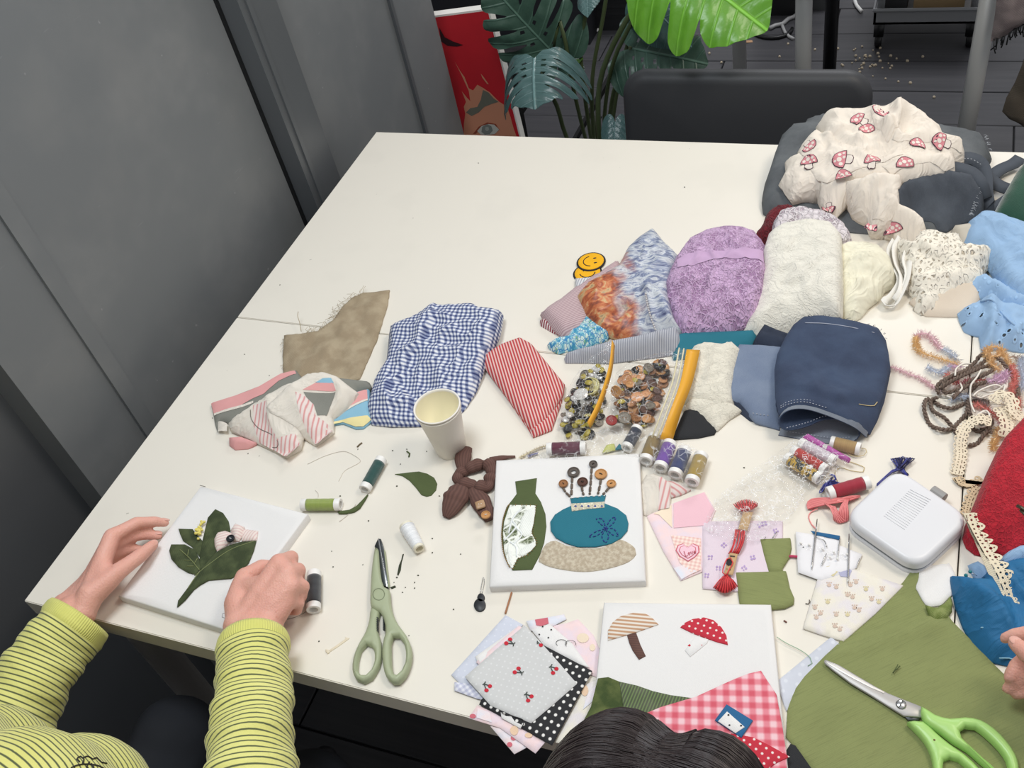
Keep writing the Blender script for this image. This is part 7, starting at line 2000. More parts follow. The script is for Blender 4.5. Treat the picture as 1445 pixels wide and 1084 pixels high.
for k in range(16):
    a = k / 15; o = rs.normal(size=2) * 5
    st.append(c([(745 + o[0],405,.008),(700 + 110 * a, 380 + o[1],.012),(668 + 165 * a, 352 - 30 * math.sin(a * 3),.010),(680 + 150 * a, 372 - 34 * math.sin(a * 3),.006),(750 + o[0],402,.008)]))
st.append(c([(620,850,.012),(590,830,.012),(600,780,.012),(620,735,.012),(645,725,.012),(662,760,.012),(640,800,.012),(620,840,.012)]))
rf = skein('floss_skein', 'coral red embroidery floss on a kraft card strip, half inside the clear packet', st, .00095, M_FRED)
kd = Drape('card_band', M_KRAFT, c([(640,690),(695,700),(660,845),(600,835)]), h=.010, bump=.0006, edge=.004, base=.006, thin=True, res=.005, parent=rf)
kd2 = Drape('card_band', M_KRAFT, c([(735,405),(800,410),(762,535),(698,525)]), h=.010, bump=.0006, edge=.004, base=.006, thin=True, res=.005, parent=rf)
kd.decal('black_mark', [M_DARKDOT],[c([(612,770),(622,740),(640,735),(656,750),(650,778),(630,784)]), c([(640,712),(676,715),(676,722),(642,719)]), c([(618,803),(624,803),(621,815)]), c([(640,808),(646,808),(644,818)])], lift=.0008)
thread('floss_end', c([(1050,717),(1075,716),(1110,720)]),.003,.0018, plain('berry_thread', (190,60,96),.7), label='berry red thread end between the olive piece and the needle pack', cat='thread')

# -- needle pack
c = crop(1090,600,4.07)
npk = thing('needle_pack', 'white paper needle pack with long needles stuck through it', 'needle pack', tuple(P(1165,785)))
M_PAPERW = cloth('white_paper', (232,230,232), var=.02, bump=.05)
Drape('paper', M_PAPERW, c([(134,612),(250,630),(388,655),(385,690),(515,742),(480,820),(430,850),(330,880),(280,893),(148,845)]), h=.004, bump=.001, edge=.004, thin=True, res=.006, parent=npk, noise=(.0008,.05))
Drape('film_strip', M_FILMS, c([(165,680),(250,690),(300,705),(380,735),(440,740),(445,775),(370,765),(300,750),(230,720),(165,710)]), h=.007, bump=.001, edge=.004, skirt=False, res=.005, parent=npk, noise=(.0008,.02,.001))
slab('blue_strip', bpy.data.materials['house_blue'], c([(218,606),(388,635),(385,658),(240,628)]),.005,.0056, npk, .0002)
for a, b, r_ in (((257,540),(225,832),.0011),((440,625),(434,915),.0010),((388,640),(372,770),.0006),((310,738),(280,808),.0008),((500,765),(482,825),.0005)):
    pa_, pb_ = P(*c([a])[0],.0085), P(*c([b])[0],.007)
    mk('needle', tube([pa_, pa_ + (pb_ - pa_) * .25, pa_ + (pb_ - pa_) * .9, pb_],[r_ * .5, r_, r_ * .8, r_ * .15],6), M_STEEL, npk)
mk('curved_needle', tube(spline(PL(c([(245,642,.008),(280,650,.008),(303,672,.008),(310,700,.008)])),.003),.0007,6), M_STEEL, npk)
for x, y in ((163,678),(210,688),(288,712),(330,760),(352,730),(372,768),(428,742)):
    mk('pearl_dot', ball(P(*c([(x, y)])[0],.0085),.0016,8,6), M_SPW, npk)
mk('dark_eyelet', ball(P(*c([(178,702)])[0],.0055),(.0012,.0012,.0005),8,5), M_DARKDOT, npk)
thread('fabric_scrap', c([(190,1025),(205,1028),(215,1015),(212,1004)]),.001,.0007, M_THREADG, label='dark curl of thread below the ivory paw print square', cat='thread')
thread('fabric_scrap', [(1106,876),(1108,877),(1110,878.5)],.001,.0010, plain('rust_lint', (120,80,70),.9), label='tiny rust speck right of the mushroom canvas', cat='scrap')
for x, y, lb in ((1363,812, 'teal pin head at the left edge of the blue cotton'),(1369,807, 'teal pin head touching the light blue tuft')):
    o = mk('pin', MB().add(ball(P(x, y, .020),.0022,10,8),0).add(tube([P(x, y, .020), P(x + 10, y + 6,.018)],.0004,5),1),[plain('teal_glass', (28,120,128),.2), M_STEEL] if x == 1363 else [bpy.data.materials['teal_glass'], M_STEEL]); tag(o, lb, 'pin')

# -- yarns, fuzzy trims and lace ribbons at the right
c = crop(1280,440,3.873)
def yarn(px, r, mat, label, h=.006, cat='yarn', group=None, tw=.011, seed=0):
    rg = np.random.default_rng(seed + 5)
    q = [(p[0], p[1], p[2] if len(p) > 2 else h + .004 * math.sin(i * 1.9 + seed)) for i, p in enumerate(c(px))]
    pts = np.array(spline(PL(q),.0016)); T, N, B = frames(pts)
    ph = np.cumsum(np.full(len(pts),.0016)) / tw * 2 * math.pi
    mb = MB()
    for s_ in (0, math.pi):
        mb.add(tube(pts + (np.cos(ph + s_)[:, None] * B + np.sin(ph + s_)[:, None] * N) * r * .55, r * .62,5))
    o = mk('yarn', mb, mat); return tag(o, label, cat, group)
M_YBR = plain('taupe_wool', (112,96,86),.95, var=.25, vscale=300, bump=.4, bscale=900); M_YW = plain('white_cord', (232,226,216),.8)
yarn([(448,492),(400,486),(340,492),(250,525),(195,520),(140,490),(108,478),(92,515),(105,580),(130,622),(185,642),(238,640),(285,600),(322,555),(332,500),(345,440),(380,400)],.0028, M_YBR, 'taupe yarn in a wide double loop left of the trim tangle', .004, seed=1)
yarn([(165,468),(130,490),(140,540),(200,578),(240,620),(268,660),(290,692)],.0028, M_YBR, 'taupe yarn tail running down to the cream lace ribbon', .007, seed=2)
yarn([(338,730),(385,718),(412,680),(436,645),(462,600),(430,570),(370,600),(360,640),(420,660),(465,655)],.0028, M_YBR, 'taupe yarn end curling under the cream lace ribbon', .005, seed=3)
yarn([(172,445),(165,405),(220,362),(300,330),(372,275),(400,240),(440,250),(380,300),(260,345),(200,385),(205,440),(262,432),(340,405),(430,385),(480,370)],.0028, M_YBR, 'taupe yarn bundle looping over the top left of the trim tangle', .012, seed=4)
yarn([(180,420),(230,385),(310,345),(420,300),(470,310),(430,340),(340,380),(290,430),(250,470)],.0028, M_YBR, 'taupe yarn strand crossing the middle of the trim tangle', .016, seed=5)
yarn([(480,245),(520,275),(565,335),(595,395),(607,450),(590,478),(560,440)],.0028, M_YBR, 'taupe yarn strand at the right of the trim tangle', .016, seed=6)
yarn([(330,500),(345,560),(380,590),(430,610),(450,640),(400,640)],.0026, M_YBR, 'taupe yarn strand below the white cord loops', .006, seed=7)
def cord(px, label, h=.014, r=.0013, m=None, seed=0):
    q = [(p[0], p[1], h + .005 * math.sin(i * 1.3 + seed)) for i, p in enumerate(c(px))]
    o = mk('cord', tube(spline(PL(q),.003), r, 6), m or M_YW); return tag(o, label, 'cord')
cord([(405,318),(380,360),(350,400),(345,460),(352,510),(370,550)], 'white cord hanging down the middle of the trim tangle', .018)
cord([(262,350),(270,310),(310,285),(350,285)], 'white cord curve at the top left of the trim tangle', .016, seed=1)
cord([(360,460),(400,430),(450,440),(500,425),(535,400),(520,440),(460,450),(400,470),(370,450),(430,415),(490,400),(540,420),(545,350),(520,320)], 'white cord scribbled in loops right of centre in the tangle', .020, seed=2)
cord([(360,590),(390,560),(430,540),(450,570),(420,600),(380,610),(400,630),(440,620),(430,580),(390,585),(410,550),(460,560)], 'white cord in tight loops above the cream lace ribbon', .014, seed=3)
cord([(215,460),(250,470),(270,450),(300,420),(290,390)], 'white cord bit at the left of the tangle', .012, seed=4)
def fuzzy(px, cols, label, h=.006, L=.0088, seed=0, dens=9):
    rg = np.random.default_rng(seed + 40)
    q = [(p[0], p[1], p[2] if len(p) > 2 else h) for p in c(px)]
    pts = np.array(spline(PL(q),.0012)); T, N, B = frames(pts); n = len(pts)
    mb = MB(); k = len(cols)
    for j in range(k):
        a, b = int(n * j / k), min(n, int(n * (j + 1) / k) + 1)
        if b - a > 1: mb.add(tube(pts[a:b],.0011,5), j)
    for i in range(n):
        for _ in range(dens):
            a = rg.uniform(0,2 * math.pi); l = L * rg.uniform(.5,1.1)
            d = math.cos(a) * B[i] + math.sin(a) * N[i] + T[i] * rg.uniform(-.5,.5)
            e = pts[i] + d * l; e[2] = max(e[2], TH + .0005)
            s_ = np.cross(d, T[i]); s_ /= np.linalg.norm(s_) + 1e-9
            mid = (pts[i] + e) / 2
            mb.add((np.array([pts[i], mid + s_ * .0006, e, mid - s_ * .0006]),[(0,1,2,3)]), min(k - 1, int(i * k / n)))
    ms_ = [bpy.data.materials.get('fuzz_%s' % (x,)) or plain('fuzz_%s' % (x,), x, .95, sheen=.3) for x in cols]
    o = mk('fuzzy_trim', mb, ms_, smooth=False); return tag(o, label, 'trim')
PK, YL, BL, OR, CO, LI, DU = (244,212,220),(242,206,148),(214,222,236),(244,208,156),(242,160,150),(236,204,226),(200,180,166)
fuzzy([(275,262),(230,222),(180,195),(150,160),(110,122),(70,122),(48,150),(50,190),(80,222),(140,245),(200,262),(250,278),(282,292)],[BL, PK, PK, YL, YL, YL], 'fuzzy pink and yellow trim in a hairpin loop left of the yarn tangle', .006, seed=1)
fuzzy([(-90,300),(-40,318),(20,345),(70,362),(120,395),(160,420),(200,425)],[PK, PK, PK], 'fuzzy pink trim stretching from the indigo jeans leg to the tangle', .004,.0072, seed=2)
fuzzy([(110,300),(140,320),(175,335),(210,320),(240,300),(300,300)],[BL, BL, LI], 'fuzzy pale blue trim at the upper left of the tangle', .008, seed=3)
fuzzy([(215,340),(250,370),(300,400),(330,380),(380,375),(430,372)],[CO, (196,84,96), CO], 'fuzzy rose trim inside the tangle', .010, seed=4)
fuzzy([(430,240),(440,205),(480,190),(520,210),(500,240),(460,245),(455,280),(490,305),(515,320)],[OR, OR, OR], 'fuzzy apricot trim at the top of the tangle', .020,.0095, seed=5)
fuzzy([(520,225),(550,270),(580,320),(590,380),(575,440),(600,480),(600,540)],[OR, CO, CO, CO], 'fuzzy coral trim down the right side of the tangle', .016, seed=6)
fuzzy([(440,380),(480,370),(510,350),(545,335),(530,370),(495,385)],[LI, LI], 'fuzzy lilac trim right of the tangle centre', .020, seed=7)
fuzzy([(650,250),(622,280),(630,330),(640,390),(622,420)],[BL, BL], 'fuzzy pale blue trim at the right edge below the eyelet ruffle', .014, seed=8)
fuzzy([(565,245),(600,250),(620,270)],[DU, DU], 'fuzzy brown trim behind the coral trim', .012, seed=9)
fuzzy([(500,640),(490,680),(470,720),(480,760)],[OR, YL], 'fuzzy apricot trim tail under the lace ribbon', .005, seed=10)
fuzzy([(240,480),(280,470),(330,460),(400,480),(440,520)],[BL, (170,160,160)], 'fuzzy grey blue trim under the taupe yarn', .007, seed=11)
fuzzy([(370,520),(385,505),(410,520),(460,550),(520,600),(520,680)],[CO, CO, PK], 'fuzzy rose trim below the white cord loops', .007, seed=12)
c = crop(720,600,5.16)
fuzzy([(70,235),(110,215),(160,190),(230,160),(310,150)],[(226,214,182),(210,196,160)], 'fuzzy cream trim peeking out between the red striped cloth and the spool bag', .004,.0045, seed=13)
fuzzy([(130,230),(160,215),(200,205)],[(150,150,190),(150,150,190)], 'fuzzy lavender trim beside the fuzzy cream trim', .004,.0045, seed=14)
c = crop(1280,440,3.873)
# -- lace bands: real scallops and holes, laid along a path
def lace_strip(name, mat, pts, U, W, S, label, toward, both=False, wave=.0016, pts3=None):
    """header band W wide with scallops S deep on the side towards pixel `toward` (or on both sides)"""
    pth = np.array(spline(PL(pts),.001)); n_ = len(pth); T, N, B = frames(pth)
    units = int(n_ * .001 / U); e0 = -S if both else 0
    ol = [(0,0)] if not both else []
    for k in range(units):
        for t in np.linspace(0,1,9)[:-1]: ol.append(((k + t) * U, W + S * math.sin(math.pi * t) ** .8))
    ol.append((units * U, W))
    if both:
        for k in reversed(range(units)):
            for t in np.linspace(1,0,9)[:-1]: ol.append(((k + t) * U, -S * math.sin(math.pi * t) ** .8))
        ol.append((0,0))
    else: ol.append((units * U, 0))
    hs = []
    for k in range(units):
        hl = [(.25, W * .62,.11),(.75, W * .62,.11),(.5, W + S * .08,.17),(.5, W + S * .55,.09),(.2, W + S * .05,.07),(.8, W + S * .05,.07)]
        if both: hl += [(.5,-S * .1,.15),(.0 + .02, W * .3,.0)]
        for u, v, r_ in hl:
            if r_: hs.append([((k + u) * U + r_ * U * math.cos(a), v + r_ * U * math.sin(a)) for a in np.linspace(0,6.283,8, False)])
        hs.append([((k + .2) * U, W * .2),((k + .8) * U, W * .2),((k + .8) * U, W * .32),((k + .2) * U, W * .32)])
    V2, Tt, nb = fill2d(ol, .0028, hs)
    ii = np.clip(V2[:, 0] / .001,0, n_ - 1.001); i0 = ii.astype(int); f_ = (ii - i0)[:, None]
    base_ = pth[i0] * (1 - f_) + pth[i0 + 1] * f_
    side = -B[i0]; side[:, 2] = 0; side /= np.linalg.norm(side, axis=1)[:, None]
    if side[len(side) // 2] @ (P(*toward) - pth[n_ // 2]) < 0: side = -side
    V = base_ + side * (V2[:, 1:2] - W * .4) + np.array([0,0,1]) * (wave * np.sin(V2[:, 0:1] / .006) * (V2[:, 1:2] / W))
    V[:, 2] = np.maximum(V[:, 2], TH + .0018)
    V = np.concatenate([V, V - np.array([0,0,.0010])]); m_ = len(V2)
    F = [t for t in Tt] + [tuple(i + m_ for i in reversed(t)) for t in Tt]
    return tag(mk(name, (V, F), mat, uv=np.concatenate([V2, V2])), label, 'lace')
M_LRIB = cloth('cream_lace_thread', (234,221,196), var=.06, bump=.7, f=420); M_LTAN = cloth('tan_lace_thread', (214,192,158), var=.08, bump=.7, f=420)
lace_strip('lace_ribbon', M_LRIB, c([(462,606,.020),(400,590,.022),(345,610,.020),(312,655,.016),(296,715,.012),(298,780,.008),(285,850,.006),(270,905,.005)]),.008,.011,.003, 'cream lace ribbon curving down from the tangle towards the table seam', (1300,640), True)
lace_strip('lace_ribbon', M_LTAN, c([(262,905,.004),(285,940,.004),(330,952,.004),(380,938,.005),(436,910,.006)]),.008,.010,.004, 'tan lace ribbon lying between the cream lace ribbon and the red lace', (1370,660))
lace_strip('lace_ribbon', M_LRIB, c([(468,490,.024),(500,455,.028),(545,455,.030),(578,490,.028),(590,545,.024),(640,582,.020),(690,566,.020)]),.009,.013,.003, 'cream lace ribbon looped at the right of the tangle', (1420,600), True)
lace_strip('lace_ribbon', M_LRIB, c([(500,520,.018),(528,560,.020),(545,610,.020),(540,660,.016),(520,705,.008)]),.010,.015,.003, 'cream lace flower ribbon hanging from the looped ribbon', (1440,600), True)
lace_strip('lace_ribbon', M_LTAN, c([(400,962,.004),(372,990,.004),(352,1030,.004),(340,1075,.004),(332,1120,.004)]),.008,.009,.004, 'tan lace scrap along the left edge of the red lace', (1350,700))
lace_strip('crochet_trim', cloth('crochet_trim', (230,218,192), var=.08, bump=.9, f=420), crop(1090,600,4.07)([(1120,505,.034),(1132,560,.030),(1165,640,.032),(1215,720,.036),(1262,790,.038),(1300,860,.038),(1330,930,.034),(1352,1000,.026),(1366,1070,.020),(1372,1140,.016)]),.0120,.0125,.0085, 'cream scalloped crochet trim strip crossing the red lace and the bright blue cotton', (1440,740))
# ------------------------------------------------------------------ people
def ray(px, py, dist):
    d = ROT @ np.array([(px - 722.5) / FPX, -(py - 542.0) / FPX, -1.0])
    return CAM + d / np.linalg.norm(d) * dist
def chain(mb, pts, rr, n=14, flat=None):
    """tapered limb with round joints"""
    q = np.array(pts, float); r = np.asarray(rr, float)
    mb.add(tube(q, r, n))
    for p, a in zip(q, r): mb.add(ball(p, a * 1.0, n, 10))
def remesh(mb, voxel, smooth=6):
    V, F, _ = mb.done()
    me = bpy.data.meshes.new('tmp'); me.from_pydata(V.tolist(),[],[tuple(int(i) for i in f) for f in F]); me.update()
    o = bpy.data.objects.new('tmp', me); COL.objects.link(o)
    m = o.modifiers.new('r', 'REMESH'); m.mode = 'VOXEL'; m.voxel_size = voxel
    s_ = o.modifiers.new('s', 'SMOOTH'); s_.factor = .5; s_.iterations = smooth
    dg = bpy.context.evaluated_depsgraph_get(); ev = o.evaluated_get(dg); em = ev.to_mesh()
    co = np.empty(len(em.vertices) * 3); em.vertices.foreach_get('co', co)
    FF = [tuple(p.vertices) for p in em.polygons]
    ev.to_mesh_clear(); bpy.data.objects.remove(o); bpy.data.meshes.remove(me)
    return co.reshape(-1,3), FF
def m_skin(name, c1):
    s = NT(name); ob = s.obj(); L = lin(c1)
    n = s.noise(ob, 30,5); sp = s.step(s.noise(ob, 190,2),.70,.04)
    col = s.mix(n, tuple(x * y for x, y in zip(L[:3],(.93,.80,.78))) + (1,), tuple(min(1, x * y) for x, y in zip(L[:3],(1.06,1.10,1.10))) + (1,))
    col = s.mix(s.math('MULTIPLY', sp, .35), col, tuple(x * y for x, y in zip(L[:3],(.72,.55,.5))) + (1,))
    b = s.bump(s.math('ADD', s.noise(ob, 90,4), s.vor(ob, 420)),.22,.0016)
    s.b.inputs['Subsurface Weight'].default_value = .12; s.b.inputs['Subsurface Radius'].default_value = (.01,.004,.002)
    return s.fin(col, .5, b, spec=.4)
M_SKIN = m_skin('skin', (224,170,154))
M_NAIL = plain('fingernail', (224,172,158),.25)
def m_yellow():
    s = NT('yellow_striped_jersey'); at = s.n('ShaderNodeAttribute'); at.attribute_name = 'along'
    ob = s.obj(); f = s.stripe(at.outputs['Fac'],.0066,.27,.07)
    base = s.mix(s.noise(ob, 18,4), lin((212,209,112)), lin((228,225,146)))
    col = s.mix(f, base, lin((84,92,62)))
    return s.fin(col, .92, s.bump(s.math('ADD', s.noise(ob, 600,2), s.math('MULTIPLY', s.noise(ob, 40,3),2.0)),.35,.0016), sheen=.2)
M_YELS = m_yellow()
def m_rib():
    s = NT('yellow_rib_cuff'); at = s.n('ShaderNodeAttribute'); at.attribute_name = 'around'
    ob = s.obj(); w = s.math('SINE', s.math('MULTIPLY', at.outputs['Fac'],6.283 * 90))
    return s.fin(s.mix(s.noise(ob, 60,3), lin((208,207,108)), lin((222,220,128))),.92, s.bump(w, .4,.0008), sheen=.2)
M_CUFF = m_rib()
M_TROU = cloth('black_trousers', (34,36,42), bump=.3); M_GREYK = cloth('charcoal_knit', (60,60,66), bump=.6); M_SHOE = plain('black_shoe', (28,28,30),.5)
def sleeve(parent, pts, rr, mat, cuffmat, seed=0, cuffL=.016):
    """sleeve swept elbow..wrist; pts[0] is the cuff end"""
    rg = np.random.default_rng(seed)
    q = np.array(spline(pts, .004)); n = len(q)
    d = np.concatenate([[0], np.cumsum(np.linalg.norm(np.diff(q, axis=0), axis=1))])
    r = np.interp(d / d[-1], np.linspace(0,1, len(rr)), rr)
    m = 40; T, N, B = frames(q); a = np.arange(m) / m * 2 * math.pi
    ph = rg.uniform(0,6,4)
    def ring(i, rad, off=0.0):
        w = 1 + (.035 * np.sin(3 * a + d[i] * 60 + ph[0]) + .03 * np.sin(d[i] * 150 + 2 * np.sin(a + ph[1])) + .02 * np.sin(d[i] * 310 + 3 * np.cos(a * 2 + ph[2]))) * min(1, d[i] / .03)
        return q[i] + T[i] * off + (rad * w)[:, None] * (np.cos(a)[:, None] * B[i] + np.sin(a)[:, None] * N[i])
    k0 = int(np.searchsorted(d, cuffL))
    V = []; al = []
    for i in range(k0 - 1, n): V.append(ring(i, r[i])); al.append(np.full(m, d[i]))
    V.append(ring(n - 1, r[n - 1] * .3)); al.append(np.full(m, d[-1]))
    K = len(V); F = [(i * m + k, i * m + (k + 1) % m, (i + 1) * m + (k + 1) % m, (i + 1) * m + k) for i in range(K - 1) for k in range(m)]
    o = mk('sleeve', (np.concatenate(V), F), mat, parent, attr={'along': np.concatenate(al)})
    V = [ring(min(k0 + 6, n - 1), r[0] * .80), ring(2, r[0] * .86), ring(0, r[0] * .90), ring(0, r[0] * .99,-.001), ring(1, r[0] * 1.03)] + [ring(i, r[i] * 1.03) for i in range(2, k0)] + [ring(k0, r[k0] * 1.0)]
    K = len(V); F = [(i * m + k, i * m + (k + 1) % m, (i + 1) * m + (k + 1) % m, (i + 1) * m + k) for i in range(K - 1) for k in range(m)]
    mk('cuff', (np.concatenate(V), F), cuffmat, parent, attr={'around': np.tile(np.arange(m) / m, K)})
    return o
def hand(mb, wrist, fingers, thumb, s=1.0, wr=.0185):
    """wrist = two points across the wrist; fingers = [(MCP, PIP, DIP, TIP)] x4; thumb = (CMC, MCP, IP, TIP)"""
    w0, w1 = [np.array(p) for p in wrist]
    F4 = [[np.array(p) for p in f] for f in fingers]
    for i, f in enumerate(F4):
        k = [1.0,1.03,.97,.86][i] * s
        chain(mb, [f[0], f[0] + (f[1] - f[0]) * .55, f[1], f[1] + (f[2] - f[1]) * .5, f[2], f[3]], np.array([.0112,.0094,.0092,.0080,.0079,.0064]) * k, 12)
        root = w0 + (w1 - w0) * (i / 3.0)
        chain(mb, [root, root + (f[0] - root) * .5, f[0]], np.array([.0165,.0140,.0118]) * s, 12)
    for i in range(3):
        a, b = F4[i][0], F4[i + 1][0]; chain(mb, [a, b],[.0112 * s, .0108 * s],10)
        ra = w0 + (w1 - w0) * (i / 3.0); m0 = ra + (a - ra) * .55; m1 = ra + (b - ra) * .55
        chain(mb, [m0, m1],[.0138 * s, .0134 * s],10)
    T = [np.array(p) for p in thumb]
    chain(mb, [w0, T[0], T[0] + (T[1] - T[0]) * .6, T[1], T[1] + (T[2] - T[1]) * .5, T[2], T[3]], np.array([.0170,.0180,.0150,.0122,.0108,.0104,.0078]) * s, 12)
    chain(mb, [T[0] + (T[1] - T[0]) * .5, F4[0][0] + (w0 - F4[0][0]) * .35],[.0140 * s, .0130 * s],10)
    chain(mb, [w0, w1],[wr * s, wr * s],12)
def nail(parent, tip, prev, up, r=.0058):
    d = np.array(tip) - np.array(prev); d /= np.linalg.norm(d); u = np.array(up, float); u -= (u @ d) * d; u /= np.linalg.norm(u)
    s_ = np.cross(u, d); M = np.identity(4); M[:3,0] = s_; M[:3,1] = d; M[:3,2] = u; M[:3,3] = np.array(tip) + u * .0052 - d * .001
    mk('fingernail', xf(ball((0,0,0),(r * .82, r * 1.15,.0016),12,8), M), M_NAIL, parent)
def head(mb, c0, f, u):
    f = np.array(f, float); f /= np.linalg.norm(f); u = np.array(u, float); u -= (u @ f) * f; u /= np.linalg.norm(u); r = np.cross(f, u)
    M = np.identity(4); M[:3,0] = r; M[:3,1] = f; M[:3,2] = u; M[:3,3] = c0
    A = lambda p, q: mb.add(xf(ball(p, q, 18,12), M))
    A((0,-.008,.02),(.073,.092,.085)); A((0,.03,-.03),(.060,.060,.07)); A((0,.038,-.078),(.036,.040,.028)); A((0,.055,.012),(.055,.035,.05))
    A((0,.098,-.020),(.014,.013,.012)); A((0,.090,.004),(.009,.012,.024)); A((0,.083,-.052),(.024,.012,.006)); A((0,.081,-.061),(.021,.012,.006))
    for s_ in (-1,1): A((.074 * s_, -.006,-.008),(.008,.016,.028)); A((.040 * s_, .062,-.025),(.024,.022,.022)); A((.032 * s_, .082,.024),(.020,.010,.006))
    return M
def eyes(parent, M):
    for s_ in (-1,1):
        o = mk('eye', xf(ball((.031 * s_, .080,.006),.0115,14,10), M), plain('eye_white', (232,230,226),.2) if 'eye_white' not in bpy.data.materials else bpy.data.materials['eye_white'], parent)
        mk('iris', xf(ball((.031 * s_, .0895,.006),(.0055,.0025,.0055),12,8), M), plain('brown_iris', (60,40,28),.2) if 'brown_iris' not in bpy.data.materials else bpy.data.materials['brown_iris'], o)
def stool(x, y, label):
    t = thing('stool', label, 'stool', (x, y, 0), 'stools under the people')
    mk('seat', xf(padded(.19,.19,.08,.05,.006), Matrix.Translation((x, y, .425))), M_LEATHER, t)
    for sx in (-1,1):
        for sy in (-1,1): mk('leg', tube([(x + sx * .12, y + sy * .12,.40),(x + sx * .17, y + sy * .17,0)],.011,8), M_BLACKM, t)
def person(label, hip, chest, shoulders, arms, hd, outfit, hairfn, knees, handfn, voxel=.0030, tw=.125, stripes=False, hipw=.10):
    """arms: [(elbow, wrist)], hd: (centre, forward, up)"""
    t = thing('person', label, 'person', (hip[0], hip[1],0))
    hip, chest = np.array(hip), np.array(chest)
    mb = MB()
    neck = np.mean(shoulders, 0) + np.array([0,0,.03])
    sx = np.array(shoulders[1]) - np.array(shoulders[0]); sx /= np.linalg.norm(sx)
    for s_ in (-.6,.6): chain(mb, [hip + sx * .10 * s_, chest + sx * .10 * s_],[tw * .78, tw * .74])
    chain(mb, [shoulders[0], neck, shoulders[1]],[.045,.055,.045])
    chain(mb, [neck, np.array(hd[0]) + np.array(hd[2]) * -.04],[.052,.050])
    M = head(mb, np.array(hd[0]), hd[1], hd[2])
    for sh, (el, w) in zip(shoulders, arms):
        chain(mb, [sh, el],[.044,.034]); chain(mb, [el, np.array(el) + (np.array(w) - np.array(el)) * .35, w],[.034,.034,.024])
    for s_, (kn, an) in zip((-1,1), knees):
        h_ = hip + sx * hipw * .8 * s_; chain(mb, [h_, kn, an],[.06,.045,.03])
    handfn(mb)
    body = mk('body', remesh(mb, voxel, 5), M_SKIN, t)
    eyes(t, M)
    # clothes
    mb = MB()
    for s_ in (-.62,.62): chain(mb, [hip + sx * .10 * s_ - np.array([0,0,.02]), hip + (chest - hip) * .5 + sx * .10 * s_, chest + sx * .11 * s_],[tw, tw * 1.0, tw * .92])
    f_ = np.cross(np.array([0,0,1.0]), sx)
    for s_ in (-.5,.5): mb.add(ball(chest + sx * .14 * s_ + f_ * .055 - np.array([0,0,.06]),.085,16,12))
    chain(mb, [shoulders[0], neck - np.array([0,0,.035]), shoulders[1]],[.064,.070,.064])
    for sh, (el, w) in zip(shoulders, arms):
        chain(mb, [sh, np.array(sh) + (np.array(el) - np.array(sh)) * .5, el],[.064,.060,.054])
    V, F = remesh(mb, .008,4)
    sw = mk('sweater', (V, F), outfit[0], t, attr={'along': V[:, 2] * .8 - V[:, 1] * .5})
    for k, (el, w) in enumerate(arms):
        el, w = np.array(el), np.array(w); d = (w - el) / np.linalg.norm(w - el)
        sleeve(sw, outfit[2][k] if outfit[2] else [w - d * .05, el + (w - el) * .4, el], outfit[3][k] if outfit[3] else [.040,.046,.054], outfit[0], outfit[1], k + 3)
    mb = MB()
    for s_, (kn, an) in zip((-1,1), knees):
        h_ = hip + sx * hipw * .8 * s_
        chain(mb, [h_, np.array(h_) + (np.array(kn) - h_) * .5, kn, np.array(kn) + (np.array(an) - np.array(kn)) * .5, an],[.088,.080,.066,.056,.050])
    chain(mb, [hip - sx * .07, hip + sx * .07],[.10,.10])
    mk('trousers', remesh(mb, .009,4), M_TROU, t)
    for kn, an in knees:
        an = np.array(an); f2 = np.array([0,1.0,0]); mb = MB()
        chain(mb, [np.array([an[0], an[1] - .03,.038]), np.array([an[0], an[1] + .06,.036]), np.array([an[0], an[1] + .15,.028])],[.037,.036,.027])
        chain(mb, [np.array([an[0], an[1],.04]), an],[.038,.036])
        mk('shoe', remesh(mb, .006,3), M_SHOE, t)
    hairfn(t, M)
    return t, sw, body
M_HAIRD = NT('dark_hair'); ob_ = M_HAIRD.obj()
M_HAIRD = M_HAIRD.fin(M_HAIRD.mix(M_HAIRD.noise(M_HAIRD.map(ob_, (160,12,60)),1,4), lin((20,17,18)), lin((52,42,42))),.38, M_HAIRD.bump(M_HAIRD.noise(M_HAIRD.map(ob_, (420,30,160)),1,3),.5,.002), spec=.5)
M_STRAND = plain('dark_hair_strand', (44,34,34),.35)
def hair_short(mat):
    def fn(t, M):
        mb = MB()
        mb.add(xf(ball((0,-.018,.032),(.084,.098,.088),20,14), M)); mb.add(xf(ball((0,-.07,-.03),(.076,.05,.09),18,12), M))
        for s_ in (-1,1): mb.add(xf(ball((.068 * s_, -.02,-.03),(.022,.05,.07),14,10), M))
        mk('hair', remesh(mb, .005,3), mat, t)
    return fn
# -- woman in the yellow striped top
Wl = P(101,866,.034); Wr = P(357,886,.046)
El = P(-22,1092,.010); Er = P(352,1185,.075)
f_idx = [P(158,757,.058), P(193,738,.050), P(218,736,.036), P(233,738,.024)]
f_mid = [P(152,771,.046), P(184,757,.036), P(206,754,.026), P(223,756,.017)]
f_rng = [P(148,786,.034), P(176,776,.024), P(190,775,.016), P(203,777,.010)]
f_pin = [P(142,803,.024), P(163,797,.014), P(174,796,.010), P(184,797,.009)]
thl = [P(128,840,.044), P(168,806,.047), P(197,785,.040), P(216,769,.0285)]
g_idx = [P(394,795,.070), P(411,787,.050), P(412,800,.030), P(398,806,.022)]
g_mid = [P(406,810,.070), P(421,805,.050), P(421,818,.030), P(406,824,.021)]
g_rng = [P(410,828,.064), P(427,828,.046), P(425,842,.027), P(410,844,.020)]
g_pin = [P(404,848,.055), P(421,851,.038), P(419,861,.024), P(406,862,.019)]
thr = [P(338,852,.046), P(346,815,.046), P(370,801,.034), P(389,800,.024)]
